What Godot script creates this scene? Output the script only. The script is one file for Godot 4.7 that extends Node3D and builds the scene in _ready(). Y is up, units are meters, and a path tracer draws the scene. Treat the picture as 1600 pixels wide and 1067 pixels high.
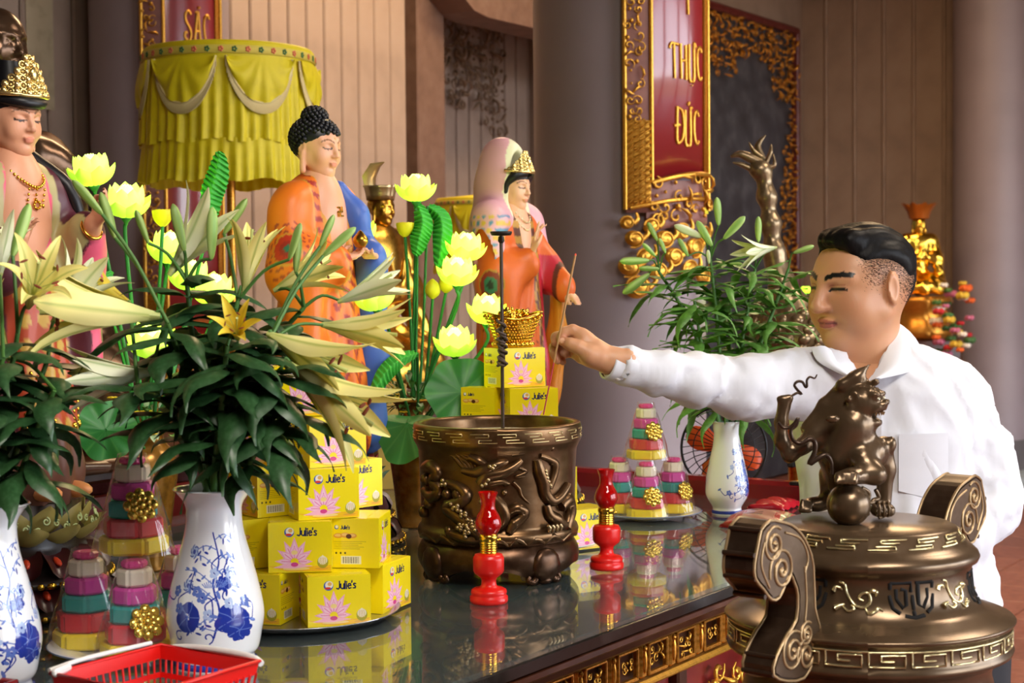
extends Node3D
# A temple hall: altar table along +X (front edge faces +Z), statues behind, a man offering incense, a bronze censer before him.
const FOCAL := 2500.0
const TOP := 1.08            # height of the altar's glass
var cam_xf := Transform3D.IDENTITY
var taken := {}
var M := {}
var rng := RandomNumberGenerator.new()

# ---------- places ----------
func W(px: float, py: float, d: float) -> Vector3:            # point seen at (px, py) of the 1600x1067 frame, d metres deep
	return cam_xf * (Vector3((px - 800.0) / FOCAL, (533.5 - py) / FOCAL, -1.0) * d)
func T(px: float, py: float, h: float = TOP) -> Vector3:      # the same on the level plane y = h
	var r: Vector3 = cam_xf.basis * Vector3((px - 800.0) / FOCAL, (533.5 - py) / FOCAL, -1.0)
	return cam_xf.origin + r * ((h - cam_xf.origin.y) / r.y)

# ---------- nodes ----------
func numbered(called: String) -> String:
	var n: int = taken.get(called, 0)
	taken[called] = n + 1
	return called if n == 0 else "%s_%03d" % [called, n]
func tag(o: Node3D, label: String, category: String, group := ""):
	o.set_meta("label", label); o.set_meta("category", category)
	if group: o.set_meta("group", group)
	return o
func thing(called: String, label: String, category: String, at := Vector3.ZERO, turn := 0.0, group := "") -> Node3D:
	var o := Node3D.new(); o.name = numbered(called); add_child(o)
	o.position = at; o.rotation.y = turn
	tag(o, label, category, group)
	return o
func part(parent: Node3D, called: String, mesh: Mesh, m: Material, xf := Transform3D.IDENTITY, label := "") -> MeshInstance3D:
	var o := MeshInstance3D.new(); o.name = called if parent != self else numbered(called); o.mesh = mesh; o.material_override = m; o.transform = xf
	parent.add_child(o, true)
	if label: o.set_meta("label", label)
	return o
func struct(called: String, mesh: Mesh, m: Material, at := Vector3.ZERO) -> MeshInstance3D:
	var o := part(self, called, mesh, m, Transform3D(Basis(), at))
	o.set_meta("kind", "structure")
	return o

# ---------- materials ----------
func mat(c: Color, rough := 0.6, metal := 0.0, o := {}) -> StandardMaterial3D:
	var m := StandardMaterial3D.new()
	m.albedo_color = c; m.roughness = rough; m.metallic = metal
	for k in o: m.set(k, o[k])
	return m
func vmat(rough := 0.6, metal := 0.0, o := {}) -> StandardMaterial3D:      # coloured by the mesh's vertex colours
	var m := mat(Color.WHITE, rough, metal, o)
	m.vertex_color_use_as_albedo = true
	return m
func noise_tex(freq: float, ramp: Array, sz := 256, sd := 1, normal := false, oct := 4) -> NoiseTexture2D:
	var n := FastNoiseLite.new(); n.noise_type = FastNoiseLite.TYPE_SIMPLEX_SMOOTH; n.frequency = freq; n.seed = sd; n.fractal_octaves = oct
	var t := NoiseTexture2D.new(); t.width = sz; t.height = sz; t.seamless = true; t.noise = n
	if normal: t.as_normal_map = true; t.bump_strength = 4.0
	else:
		var g := Gradient.new(); g.offsets = PackedFloat32Array(range(ramp.size()).map(func(i): return float(i) / (ramp.size() - 1))); g.colors = PackedColorArray(ramp)
		t.color_ramp = g
	return t
func mottled(c: Color, amount: float, rough: float, metal := 0.0, freq := 0.02, scale := 1.5, o := {}) -> StandardMaterial3D:
	var m := mat(Color.WHITE, rough, metal, o)
	m.albedo_texture = noise_tex(freq, [c.darkened(amount), c, c.lightened(amount * 0.6)], 256, int(c.r * 97 + c.g * 31 + 5))
	m.uv1_triplanar = true; m.uv1_scale = Vector3.ONE * scale
	return m
func L(c: Color) -> Color: return c.srgb_to_linear()
func H(s: String) -> Color: return Color(s)

# ---------- meshes ----------
func st_new() -> SurfaceTool:
	var s := SurfaceTool.new(); s.begin(Mesh.PRIMITIVE_TRIANGLES); return s
func done(s: SurfaceTool, smooth := true) -> ArrayMesh:
	s.generate_normals(); return s.commit()
func smooth_pts(p: Array, n := 6) -> Array:                   # Catmull-Rom through the points (Vector2 or Vector3)
	var out := []
	for i in p.size() - 1:
		var a = p[max(i - 1, 0)]; var b = p[i]; var c = p[i + 1]; var d = p[min(i + 2, p.size() - 1)]
		for k in n:
			var t := float(k) / n
			out.append(0.5 * ((2.0 * b) + (c - a) * t + (2.0 * a - 5.0 * b + 4.0 * c - d) * t * t + (3.0 * b - a - 3.0 * c + d) * t * t * t))
	out.append(p[-1])
	return out
func smooth_f(p: Array, n := 6) -> Array:
	return smooth_pts(p.map(func(x): return Vector2(x, 0)), n).map(func(v): return v.x)
# a grid of (nu+1) x (nv+1) points f(u, v) -> Vector3, colours cf(u, v) -> Color (linear)
func grid(s: SurfaceTool, nu: int, nv: int, f: Callable, cf = null, flip := false, group := 0) -> void:
	var p := PackedVector3Array(); var c := PackedColorArray(); var has := cf != null
	for i in nu + 1:
		for j in nv + 1:
			p.append(f.call(float(i) / nu, float(j) / nv))
			if has: c.append(cf.call(float(i) / nu, float(j) / nv))
	s.set_smooth_group(group)
	for i in nu:
		for j in nv:
			var a := i * (nv + 1) + j; var b := a + nv + 1
			for q in ([a, a + 1, b, b, a + 1, b + 1] if flip else [a, b, a + 1, a + 1, b, b + 1]):
				if has: s.set_color(c[q])
				s.set_uv(Vector2(float(q / (nv + 1)) / nu, float(q % (nv + 1)) / nv))
				s.add_vertex(p[q])
func quad(s: SurfaceTool, a: Vector3, b: Vector3, c: Vector3, d: Vector3) -> void:   # clockwise seen from outside
	s.set_smooth_group(-1)
	var uv := [Vector2(0, 0), Vector2(1, 0), Vector2(1, 1), Vector2(0, 1)]; var v := [a, b, c, d]
	for q in [0, 1, 2, 0, 2, 3]:
		s.set_uv(uv[q]); s.add_vertex(v[q])
func box(s: SurfaceTool, ce: Vector3, size: Vector3, bev := 0.0, xf := Transform3D.IDENTITY) -> void:   # chamfered box
	var h := size / 2.0; bev = min(bev, min(h.x, min(h.y, h.z)) * 0.95)
	var g := h - Vector3.ONE * bev
	s.set_smooth_group(-1)
	var ax := [Vector3.RIGHT, Vector3.UP, Vector3.BACK]
	for a in 3:
		var u: Vector3 = ax[(a + 1) % 3]; var v: Vector3 = ax[(a + 2) % 3]; var n: Vector3 = ax[a]
		for sg in [-1.0, 1.0]:
			var c: Vector3 = ce + n * h[a] * sg; var du: Vector3 = u * g[(a + 1) % 3]; var dv: Vector3 = v * g[(a + 2) % 3]
			var pts := [c - du - dv, c + du - dv, c + du + dv, c - du + dv]
			if sg > 0: pts.reverse()
			pts = pts.map(func(x): return xf * x)
			quad(s, pts[0], pts[1], pts[2], pts[3])
		if bev > 0.0:                                           # edges along axis a
			for su in [-1.0, 1.0]:
				for sv in [-1.0, 1.0]:
					var e: Vector3 = n * g[a]
					var p1: Vector3 = ce + u * su * h[(a + 1) % 3] + v * sv * g[(a + 2) % 3]; var p2: Vector3 = ce + u * su * g[(a + 1) % 3] + v * sv * h[(a + 2) % 3]
					var pts := [p1 - e, p1 + e, p2 + e, p2 - e]
					if su * sv > 0: pts.reverse()
					pts = pts.map(func(x): return xf * x)
					quad(s, pts[3], pts[2], pts[1], pts[0])
	if bev > 0.0:
		for sx in [-1.0, 1.0]:
			for sy in [-1.0, 1.0]:
				for sz in [-1.0, 1.0]:
					var v := [ce + Vector3(h.x * sx, g.y * sy, g.z * sz), ce + Vector3(g.x * sx, h.y * sy, g.z * sz), ce + Vector3(g.x * sx, g.y * sy, h.z * sz)]
					if sx * sy * sz > 0: v.reverse()
					for q in v: s.add_vertex(xf * q)
func box_mesh(size: Vector3, bev := 0.0, ce := Vector3.ZERO) -> ArrayMesh:
	var s := st_new(); box(s, ce, size, bev); return done(s)
# profile: Array of Vector2(r, y) from bottom to top; ang0..ang1 in radians
func lathe(s: SurfaceTool, prof: Array, n := 40, ce := Vector3.ZERO, wob = null, cf = null, a0 := 0.0, a1 := TAU) -> void:
	var m := prof.size() - 1
	grid(s, n, m, func(u, v):
		var k := int(round(v * m)); var q: Vector2 = prof[k]; var a: float = lerp(a0, a1, u); var r := q.x
		if wob != null: r = wob.call(a, q.y, r)
		return ce + Vector3(sin(a) * r, q.y, cos(a) * r), cf)
func lathe_mesh(prof: Array, n := 40, sub := 0, wob = null, cf = null) -> ArrayMesh:
	var s := st_new(); lathe(s, smooth_pts(prof, sub) if sub > 0 else prof, n, Vector3.ZERO, wob, cf); return done(s)
func frames(p: Array) -> Array:                                # parallel-transported [normal, binormal] along the points
	var out := []; var t0: Vector3 = (p[1] - p[0]).normalized()
	var nrm := t0.cross(Vector3.UP if absf(t0.y) < 0.9 else Vector3.RIGHT).normalized()
	for i in p.size():
		var t: Vector3 = (p[min(i + 1, p.size() - 1)] - p[max(i - 1, 0)]).normalized()
		nrm = (nrm - t * nrm.dot(t)).normalized()
		out.append([nrm, t.cross(nrm)])
	return out
func tube(s: SurfaceTool, p: Array, rad, n := 8, flat := 1.0, cap := true) -> void:   # rad: number or Array
	var fr := frames(p); var m := p.size() - 1
	var rr := func(i: int) -> float: return rad if typeof(rad) != TYPE_ARRAY else (rad[i] if rad.size() == m + 1 else lerp(float(rad[int(float(i) / m * (rad.size() - 1.001))]), float(rad[int(float(i) / m * (rad.size() - 1.001)) + 1]), fmod(float(i) / m * (rad.size() - 1.001), 1.0)))
	grid(s, n, m, func(u, v):
		var i := int(round(v * m)); var r: float = rr.call(i); var a: float = u * TAU
		return p[i] + fr[i][0] * cos(a) * r + fr[i][1] * sin(a) * r * flat, null, true)
	if cap:
		for e in [0, m]:
			var r: float = rr.call(e)
			if r < 0.0003: continue
			s.set_smooth_group(1 + int(e > 0))
			for k in n:
				var pts := [p[e], p[e] + fr[e][0] * cos(k * TAU / n) * r + fr[e][1] * sin(k * TAU / n) * r * flat, p[e] + fr[e][0] * cos((k + 1) * TAU / n) * r + fr[e][1] * sin((k + 1) * TAU / n) * r * flat]
				if e > 0: pts.reverse()
				for q in pts: s.set_uv(Vector2(0.5, 0.5)); s.add_vertex(q)
func tube_mesh(p: Array, rad, n := 8, sub := 0, flat := 1.0) -> ArrayMesh:
	var s := st_new(); tube(s, smooth_pts(p, sub) if sub > 0 else p, rad, n, flat); return done(s)
func ball(s: SurfaceTool, ce: Vector3, r: Vector3, n := 10, bas := Basis(), cf = null) -> void:
	var m := maxi(4, n / 2 + 1)
	grid(s, n, m, func(u, v): return ce + bas * (Vector3(sin(u * TAU) * sin(v * PI), -cos(v * PI), cos(u * TAU) * sin(v * PI)) * r), cf)
func ball_mesh(r: Vector3, n := 12) -> ArrayMesh:
	var s := st_new(); ball(s, Vector3.ZERO, r, n); return done(s)
func torus(s: SurfaceTool, ce: Vector3, R: float, r: float, n := 24, m := 8, bas := Basis(), sq := 1.0) -> void:
	grid(s, n, m, func(u, v): return ce + bas * (Vector3(sin(u * TAU), 0, cos(u * TAU)) * (R + cos(v * TAU) * r) + Vector3.UP * sin(v * TAU) * r * sq))
func prism(s: SurfaceTool, poly: Array, z0: float, z1: float, xf := Transform3D.IDENTITY, bev := 0.0) -> void:   # extruded outline (x, y), optionally with a chamfer on the z1 side
	var pp := PackedVector2Array(poly)
	if not Geometry2D.is_polygon_clockwise(pp): pp.reverse()
	var n := pp.size(); s.set_smooth_group(-1)
	var top := pp
	if bev > 0.0:
		var o := Geometry2D.offset_polygon(pp, -bev, Geometry2D.JOIN_MITER)
		bev = bev if o.size() == 1 and o[0].size() == n else 0.0
		if bev > 0.0:
			top = o[0]
			var best := 0
			for k in n:
				if top[k].distance_to(pp[0]) < top[best].distance_to(pp[0]): best = k
			var rot := PackedVector2Array()
			if Geometry2D.is_polygon_clockwise(top) != Geometry2D.is_polygon_clockwise(pp): top.reverse(); best = n - 1 - best
			for k in n: rot.append(top[(best + k) % n])
			top = rot
	var v3 := func(q: Vector2, z: float) -> Vector3: return xf * Vector3(q.x, q.y, z)
	for k in n:
		var a := pp[k]; var b := pp[(k + 1) % n]
		quad(s, v3.call(a, z0), v3.call(b, z0), v3.call(b, z1 - bev), v3.call(a, z1 - bev))
		if bev > 0.0: quad(s, v3.call(a, z1 - bev), v3.call(b, z1 - bev), v3.call(top[(k + 1) % n], z1), v3.call(top[k], z1))
	for side in [[pp, z0, true], [top, z1, false]]:
		var tri := Geometry2D.triangulate_polygon(side[0])
		for k in range(0, tri.size(), 3):
			var idx := [tri[k], tri[k + 1], tri[k + 2]]
			var A: Vector2 = side[0][idx[0]]; var B: Vector2 = side[0][idx[1]]; var C: Vector2 = side[0][idx[2]]
			var ccw := (B - A).cross(C - A) > 0.0
			if ccw != side[2]: idx.reverse()
			for q in idx: s.set_uv(side[0][q]); s.add_vertex(v3.call(side[0][q], side[1]))
# a leaf or petal: centre line p (Vector3s), half widths w, side = direction across at the base, cup = how far edges rise, ripple
func blade(s: SurfaceTool, p: Array, w: Array, side: Vector3, cup := 0.15, nv := 6, ripple := 0.0, cf = null, ph := 0.0) -> void:
	var m := p.size() - 1
	grid(s, nv, m, func(u, v):
		var i := int(round(v * m)); var t: Vector3 = (p[min(i + 1, m)] - p[max(i - 1, 0)]).normalized()
		var x := (side - t * side.dot(t)).normalized(); var y := x.cross(t); var e: float = u * 2.0 - 1.0
		var ww: float = w[i] if w.size() == m + 1 else smp(w, v)
		return p[i] + x * e * ww + y * (cup * ww * e * e + ripple * sin(v * 11.0 + ph + signf(e) * 1.3) * e * e), cf)
func smp(a: Array, t: float) -> float:
	var x: float = clampf(t, 0, 1) * (a.size() - 1); var i := mini(int(x), a.size() - 2)
	return lerp(float(a[i]), float(a[i + 1]), x - i)
func spiral(c: Vector2, r0: float, r1: float, a0: float, turns: float, n := 14) -> Array:
	var out := []
	for i in n + 1:
		var t := float(i) / n; var a := a0 + turns * TAU * t
		out.append(c + Vector2(cos(a), sin(a)) * lerp(r0, r1, t))
	return out
# carved scrollwork on a local plane (x, y), z out: C-scrolls, leaves and beads scattered inside the region
func scrollwork(s: SurfaceTool, inside: Callable, lo: Vector2, hi: Vector2, step: float, r: RandomNumberGenerator, depth := 0.012, xf = null) -> void:
	var put := func(q: Vector2, z: float) -> Vector3: return xf.call(q, z) if xf != null else Vector3(q.x, q.y, z)
	var y := lo.y
	while y < hi.y:
		var x := lo.x
		while x < hi.x:
			var c := Vector2(x + r.randf_range(-0.3, 0.3) * step, y + r.randf_range(-0.3, 0.3) * step)
			x += step
			if not inside.call(c): continue
			var k := r.randi() % 4
			if k < 2:
				var sp := spiral(c, step * 0.1, step * r.randf_range(0.45, 0.7), r.randf() * TAU, r.randf_range(0.8, 1.3) * (1 if r.randf() < 0.5 else -1), 10)
				var zz := r.randf_range(0.3, 0.8) * depth
				tube(s, sp.map(func(q): return put.call(q, zz)), [step * 0.14, step * 0.13, step * 0.05], 5, 1.0, false)
			elif k == 2:
				var a := r.randf() * TAU; var d := Vector2(cos(a), sin(a)) * step * 0.75
				tube(s, [put.call(c - d, 0.2 * depth), put.call(c - d * 0.4 + d.orthogonal() * 0.3, depth), put.call(c + d * 0.3 + d.orthogonal() * 0.2, depth), put.call(c + d, 0.3 * depth)], [0.001, step * 0.2, step * 0.18, 0.001], 5, 0.8, false)
			else:
				ball(s, put.call(c, depth * 0.6), Vector3.ONE * step * r.randf_range(0.14, 0.3), 6)
		y += step

# ---------- signed distance fields, meshed as surface nets ----------
class Sdf:
	var o: Vector3; var h: float; var nx: int; var ny: int; var nz: int
	var d: PackedFloat32Array; var c: PackedColorArray; var col := Color(1, 1, 1)
	func _init(lo: Vector3, hi: Vector3, cell: float):
		o = lo; h = cell
		nx = int(ceil((hi.x - lo.x) / h)) + 1; ny = int(ceil((hi.y - lo.y) / h)) + 1; nz = int(ceil((hi.z - lo.z) / h)) + 1
		d.resize(nx * ny * nz); d.fill(1.0); c.resize(nx * ny * nz)
	func cap(a: Vector3, b: Vector3, ra: float, rb: float, k := 0.02, cut := false) -> void:
		var m := maxf(ra, rb) + k + 2.5 * h; var v3 := Vector3.ONE * m
		var lo := ((a.min(b) - v3 - o) / h).floor(); var hi := ((a.max(b) + v3 - o) / h).ceil()
		var ba := b - a; var bb := maxf(ba.dot(ba), 1e-9); var dr := rb - ra
		for z in range(maxi(int(lo.z), 0), mini(int(hi.z), nz - 1) + 1):
			for y in range(maxi(int(lo.y), 0), mini(int(hi.y), ny - 1) + 1):
				var i := (z * ny + y) * nx + maxi(int(lo.x), 0)
				var p := o + Vector3(maxi(int(lo.x), 0), y, z) * h - a
				for x in range(maxi(int(lo.x), 0), mini(int(hi.x), nx - 1) + 1):
					var t := clampf(p.dot(ba) / bb, 0.0, 1.0)
					var e := (p - ba * t).length() - ra - dr * t
					var q := d[i]
					if cut:
						var g := maxf(k - absf(q + e), 0.0)
						d[i] = maxf(q, -e) + g * g * 0.25 / k
					else:
						var g := maxf(k - absf(q - e), 0.0)
						if e < q: c[i] = col
						d[i] = minf(q, e) - g * g * 0.25 / k
					i += 1; p.x += h
	func chain(p: Array, r: Array, k := 0.02) -> void:
		for i in p.size() - 1: cap(p[i], p[i + 1], r[i], r[i + 1], k)
	func ell(ce: Vector3, r: Vector3, k := 0.02, bas := Basis(), cut := false) -> void:
		var R := maxf(r.x, maxf(r.y, r.z)); var v3 := Vector3.ONE * (R + k + 2.5 * h); var inv := bas.inverse()
		var lo := ((ce - v3 - o) / h).floor(); var hi := ((ce + v3 - o) / h).ceil(); var r2 := r * r
		for z in range(maxi(int(lo.z), 0), mini(int(hi.z), nz - 1) + 1):
			for y in range(maxi(int(lo.y), 0), mini(int(hi.y), ny - 1) + 1):
				var i := (z * ny + y) * nx + maxi(int(lo.x), 0)
				for x in range(maxi(int(lo.x), 0), mini(int(hi.x), nx - 1) + 1):
					var p := inv * (o + Vector3(x, y, z) * h - ce)
					var k0 := (p / r).length(); var k1 := (p / r2).length()
					var e := k0 * (k0 - 1.0) / maxf(k1, 1e-6) if k0 > 1e-4 else -minf(r.x, minf(r.y, r.z))
					var q := d[i]
					if cut:
						var g := maxf(k - absf(q + e), 0.0)
						d[i] = maxf(q, -e) + g * g * 0.25 / k
					else:
						var g := maxf(k - absf(q - e), 0.0)
						if e < q: c[i] = col
						d[i] = minf(q, e) - g * g * 0.25 / k
					i += 1
	func plane_cut(pt: Vector3, n: Vector3, k := 0.004) -> void:      # removes what lies on the side n points to
		for z in nz:
			for y in ny:
				for x in nx:
					var i := (z * ny + y) * nx + x; var e := (o + Vector3(x, y, z) * h - pt).dot(n)
					d[i] = maxf(d[i], e)
	func mesh(disp = null, paint = null) -> ArrayMesh:
		var idx := {}; var v := PackedVector3Array(); var cc := PackedColorArray(); var tri := PackedInt32Array()
		var sx := 1; var sy := nx; var sz := nx * ny; var far := 3.0 * h
		var off := [0, sx, sy, sx + sy, sz, sx + sz, sy + sz, sx + sy + sz]
		var ed := [0, 1, 0, 2, 0, 4, 1, 3, 1, 5, 2, 3, 2, 6, 3, 7, 4, 5, 4, 6, 5, 7, 6, 7]
		var cp := []
		for q in 8: cp.append(Vector3(q & 1, (q >> 1) & 1, (q >> 2) & 1))
		for z in nz - 1:
			for y in ny - 1:
				var i := (z * ny + y) * nx - 1
				for x in nx - 1:
					i += 1
					if absf(d[i]) > far: continue
					var msk := 0
					for q in 8:
						if d[i + off[q]] < 0.0: msk |= 1 << q
					if msk == 0 or msk == 255: continue
					var s := Vector3.ZERO; var n := 0
					for e in range(0, 24, 2):
						var a: int = ed[e]; var b: int = ed[e + 1]
						if ((msk >> a) & 1) != ((msk >> b) & 1):
							var da := d[i + off[a]]; var db := d[i + off[b]]
							s += cp[a].lerp(cp[b], da / (da - db)); n += 1
					idx[i] = v.size(); v.append(o + (Vector3(x, y, z) + s / n) * h)
					var best := 1e9; var bc := Color.WHITE
					for q in 8:
						var w := absf(d[i + off[q]])
						if d[i + off[q]] < h and w < best: best = w; bc = c[i + off[q]]
					cc.append(bc)
		var axes := [[sx, sy, sz], [sy, sz, sx], [sz, sx, sy]]
		for i in idx:
			for a in axes:
				var A := d[i] < 0.0
				if i + a[0] >= d.size() or A == (d[i + a[0]] < 0.0): continue
				var q0: int = i; var q1: int = i - a[1]; var q2: int = i - a[1] - a[2]; var q3: int = i - a[2]
				if not (idx.has(q1) and idx.has(q2) and idx.has(q3)): continue
				var w := [idx[q0], idx[q1], idx[q2], idx[q3]]
				if A: w.reverse()
				for k in [0, 1, 2, 0, 2, 3]: tri.append(w[k])
		for it in (2 if disp != null else 1):
			var nr := PackedVector3Array(); nr.resize(v.size())
			for k in range(0, tri.size(), 3):
				var fn := (v[tri[k + 2]] - v[tri[k]]).cross(v[tri[k + 1]] - v[tri[k]])
				nr[tri[k]] += fn; nr[tri[k + 1]] += fn; nr[tri[k + 2]] += fn
			for k in nr.size(): nr[k] = nr[k].normalized()
			if it == 0 and disp != null:
				for k in v.size(): v[k] = disp.call(v[k], nr[k])
				continue
			if paint != null:
				for k in v.size(): cc[k] = paint.call(v[k], nr[k], cc[k])
			var arr := []; arr.resize(Mesh.ARRAY_MAX)
			arr[Mesh.ARRAY_VERTEX] = v; arr[Mesh.ARRAY_NORMAL] = nr; arr[Mesh.ARRAY_COLOR] = cc; arr[Mesh.ARRAY_INDEX] = tri
			var am := ArrayMesh.new()
			if v.size() > 0: am.add_surface_from_arrays(Mesh.PRIMITIVE_TRIANGLES, arr)
			return am
		return null

# ---------- drawing on images ----------
class Pen:
	var im: Image; var w: int; var h: int
	func _init(ww: int, hh: int, bg: Color):
		w = ww; h = hh; im = Image.create(w, h, false, Image.FORMAT_RGBA8); im.fill(bg)
	func disc(x: float, y: float, rx: float, ry: float, c: Color, rot := 0.0) -> void:
		var R := maxf(rx, ry); var cs := cos(rot); var sn := sin(rot)
		for j in range(maxi(0, int(y - R)), mini(h - 1, int(y + R) + 1) + 1):
			for i in range(maxi(0, int(x - R)), mini(w - 1, int(x + R) + 1) + 1):
				var dx := i - x; var dy := j - y; var a := (dx * cs + dy * sn) / rx; var b := (dy * cs - dx * sn) / ry
				if a * a + b * b <= 1.0: im.set_pixel(i, j, c if c.a >= 1.0 else im.get_pixel(i, j).blend(c))
	func poly(pts: Array, c: Color) -> void:
		var y0 := h; var y1 := 0
		for p in pts: y0 = mini(y0, int(p.y)); y1 = maxi(y1, int(p.y) + 1)
		for j in range(maxi(0, y0), mini(h - 1, y1) + 1):
			var xs := []
			for k in pts.size():
				var a: Vector2 = pts[k]; var b: Vector2 = pts[(k + 1) % pts.size()]
				if (a.y <= j) != (b.y <= j): xs.append(a.x + (j - a.y) / (b.y - a.y) * (b.x - a.x))
			xs.sort()
			for k in range(0, xs.size() - 1, 2):
				for i in range(maxi(0, int(ceil(xs[k]))), mini(w - 1, int(xs[k + 1])) + 1): im.set_pixel(i, j, c if c.a >= 1.0 else im.get_pixel(i, j).blend(c))
	func line(pts: Array, r: float, c: Color) -> void:
		for k in pts.size() - 1:
			var a: Vector2 = pts[k]; var b: Vector2 = pts[k + 1]; var n := int(a.distance_to(b) / maxf(r * 0.6, 0.7)) + 1
			for i in n + 1: disc(lerpf(a.x, b.x, float(i) / n), lerpf(a.y, b.y, float(i) / n), r, r, c)
	func tex() -> ImageTexture:
		im.generate_mipmaps(); return ImageTexture.create_from_image(im)

# ================= the hall =================
func _ready():
	rng.seed = 7
	# ---- camera, sky, lamps, exposure ----
	var cam := Camera3D.new(); cam.name = "camera"
	cam.fov = rad_to_deg(2.0 * atan(533.5 / FOCAL)); cam.near = 0.1; cam.far = 100.0
	cam.position = Vector3(0, 1.6, 0); cam.rotation_degrees = Vector3(-2.14, -56.35, -0.5)
	add_child(cam); cam.current = true
	cam_xf = cam.transform
	var at := CameraAttributesPhysical.new()
	at.frustum_focal_length = 56.23; at.exposure_aperture = 9.0; at.frustum_focus_distance = 2.75; cam.attributes = at
	var we := WorldEnvironment.new(); we.name = "environment"; var env := Environment.new(); we.environment = env
	env.background_mode = Environment.BG_SKY
	var sky := Sky.new(); var sm := ProceduralSkyMaterial.new()
	sm.sky_top_color = Color(0.86, 0.92, 1.0); sm.sky_horizon_color = Color(0.98, 0.985, 1.0); sm.ground_bottom_color = Color(0.5, 0.47, 0.43); sm.ground_horizon_color = Color(0.62, 0.6, 0.56)
	sm.energy_multiplier = 10.0
	sky.sky_material = sm; env.sky = sky
	env.ambient_light_source = Environment.AMBIENT_SOURCE_DISABLED
	env.tonemap_mode = Environment.TONE_MAPPER_LINEAR; env.tonemap_exposure = 1.04
	env.sdfgi_enabled = true; env.ssao_enabled = true; env.ssil_enabled = true
	add_child(we)
	materials()
	unseen_ceiling_lamp(Vector3(0.3, 4.2, 1.0), Vector2(1.9, 1.2), Color(1.0, 0.96, 0.91), 15.0, "unseen wide white ceiling panel added to brighten the near end of the altar")  # added for frontal light on the foreground
	unseen_ceiling_lamp(Vector3(5.2, 4.6, 0.4), Vector2(1.9, 1.2), Color(1.0, 0.93, 0.84), 10.0, "unseen wide white ceiling panel added before the big column")
	unseen_ceiling_lamp(Vector3(6.3, 4.6, -4.1), Vector2(1.9, 0.9), Color(1.0, 0.84, 0.64), 9.5, "unseen narrow warm ceiling panel added to light the boarded back wall")
	unseen_ceiling_lamp(Vector3(8.6, 4.6, -2.6), Vector2(1.9, 0.9), Color(1.0, 0.84, 0.64), 11.0, "unseen narrow warm ceiling panel added beyond the big column")
	room()
	altar()
	tabletop()
	flowers()
	statues()
	background()
	censer()
	person()

func unseen_ceiling_lamp(at: Vector3, size: Vector2, c: Color, energy: float, label: String) -> void:  # panel out of view, added to light the hall
	var t := thing("unseen_ceiling_lamp", label, "lamp", at, 0.0, "unseen added ceiling panels")
	part(t, "housing", box_mesh(Vector3(size.x + 0.06, 0.06, size.y + 0.06), 0.01, Vector3(0, 0.035, 0)), M.white_paint)
	part(t, "diffuser", box_mesh(Vector3(size.x, 0.012, size.y), 0.0, Vector3(0, -0.002, 0)), mat(Color(1, 1, 1), 0.5, 0.0, {"emission_enabled": true, "emission": c, "emission_energy_multiplier": 2.0}))
	for k in 2: part(t, "hanger", tube_mesh([Vector3((k - 0.5) * size.x * 0.8, 0.06, 0), Vector3((k - 0.5) * size.x * 0.8, 1.0, 0)], 0.008), M.black_metal)
	var a := AreaLight3D.new(); a.name = "lamp_light"; a.position = Vector3(0, -0.02, 0); a.rotation_degrees.x = -90
	a.area_size = size; a.light_color = c; a.light_energy = energy; a.shadow_enabled = true; a.area_range = 30.0; a.area_attenuation = 2.0
	t.add_child(a)

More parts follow.
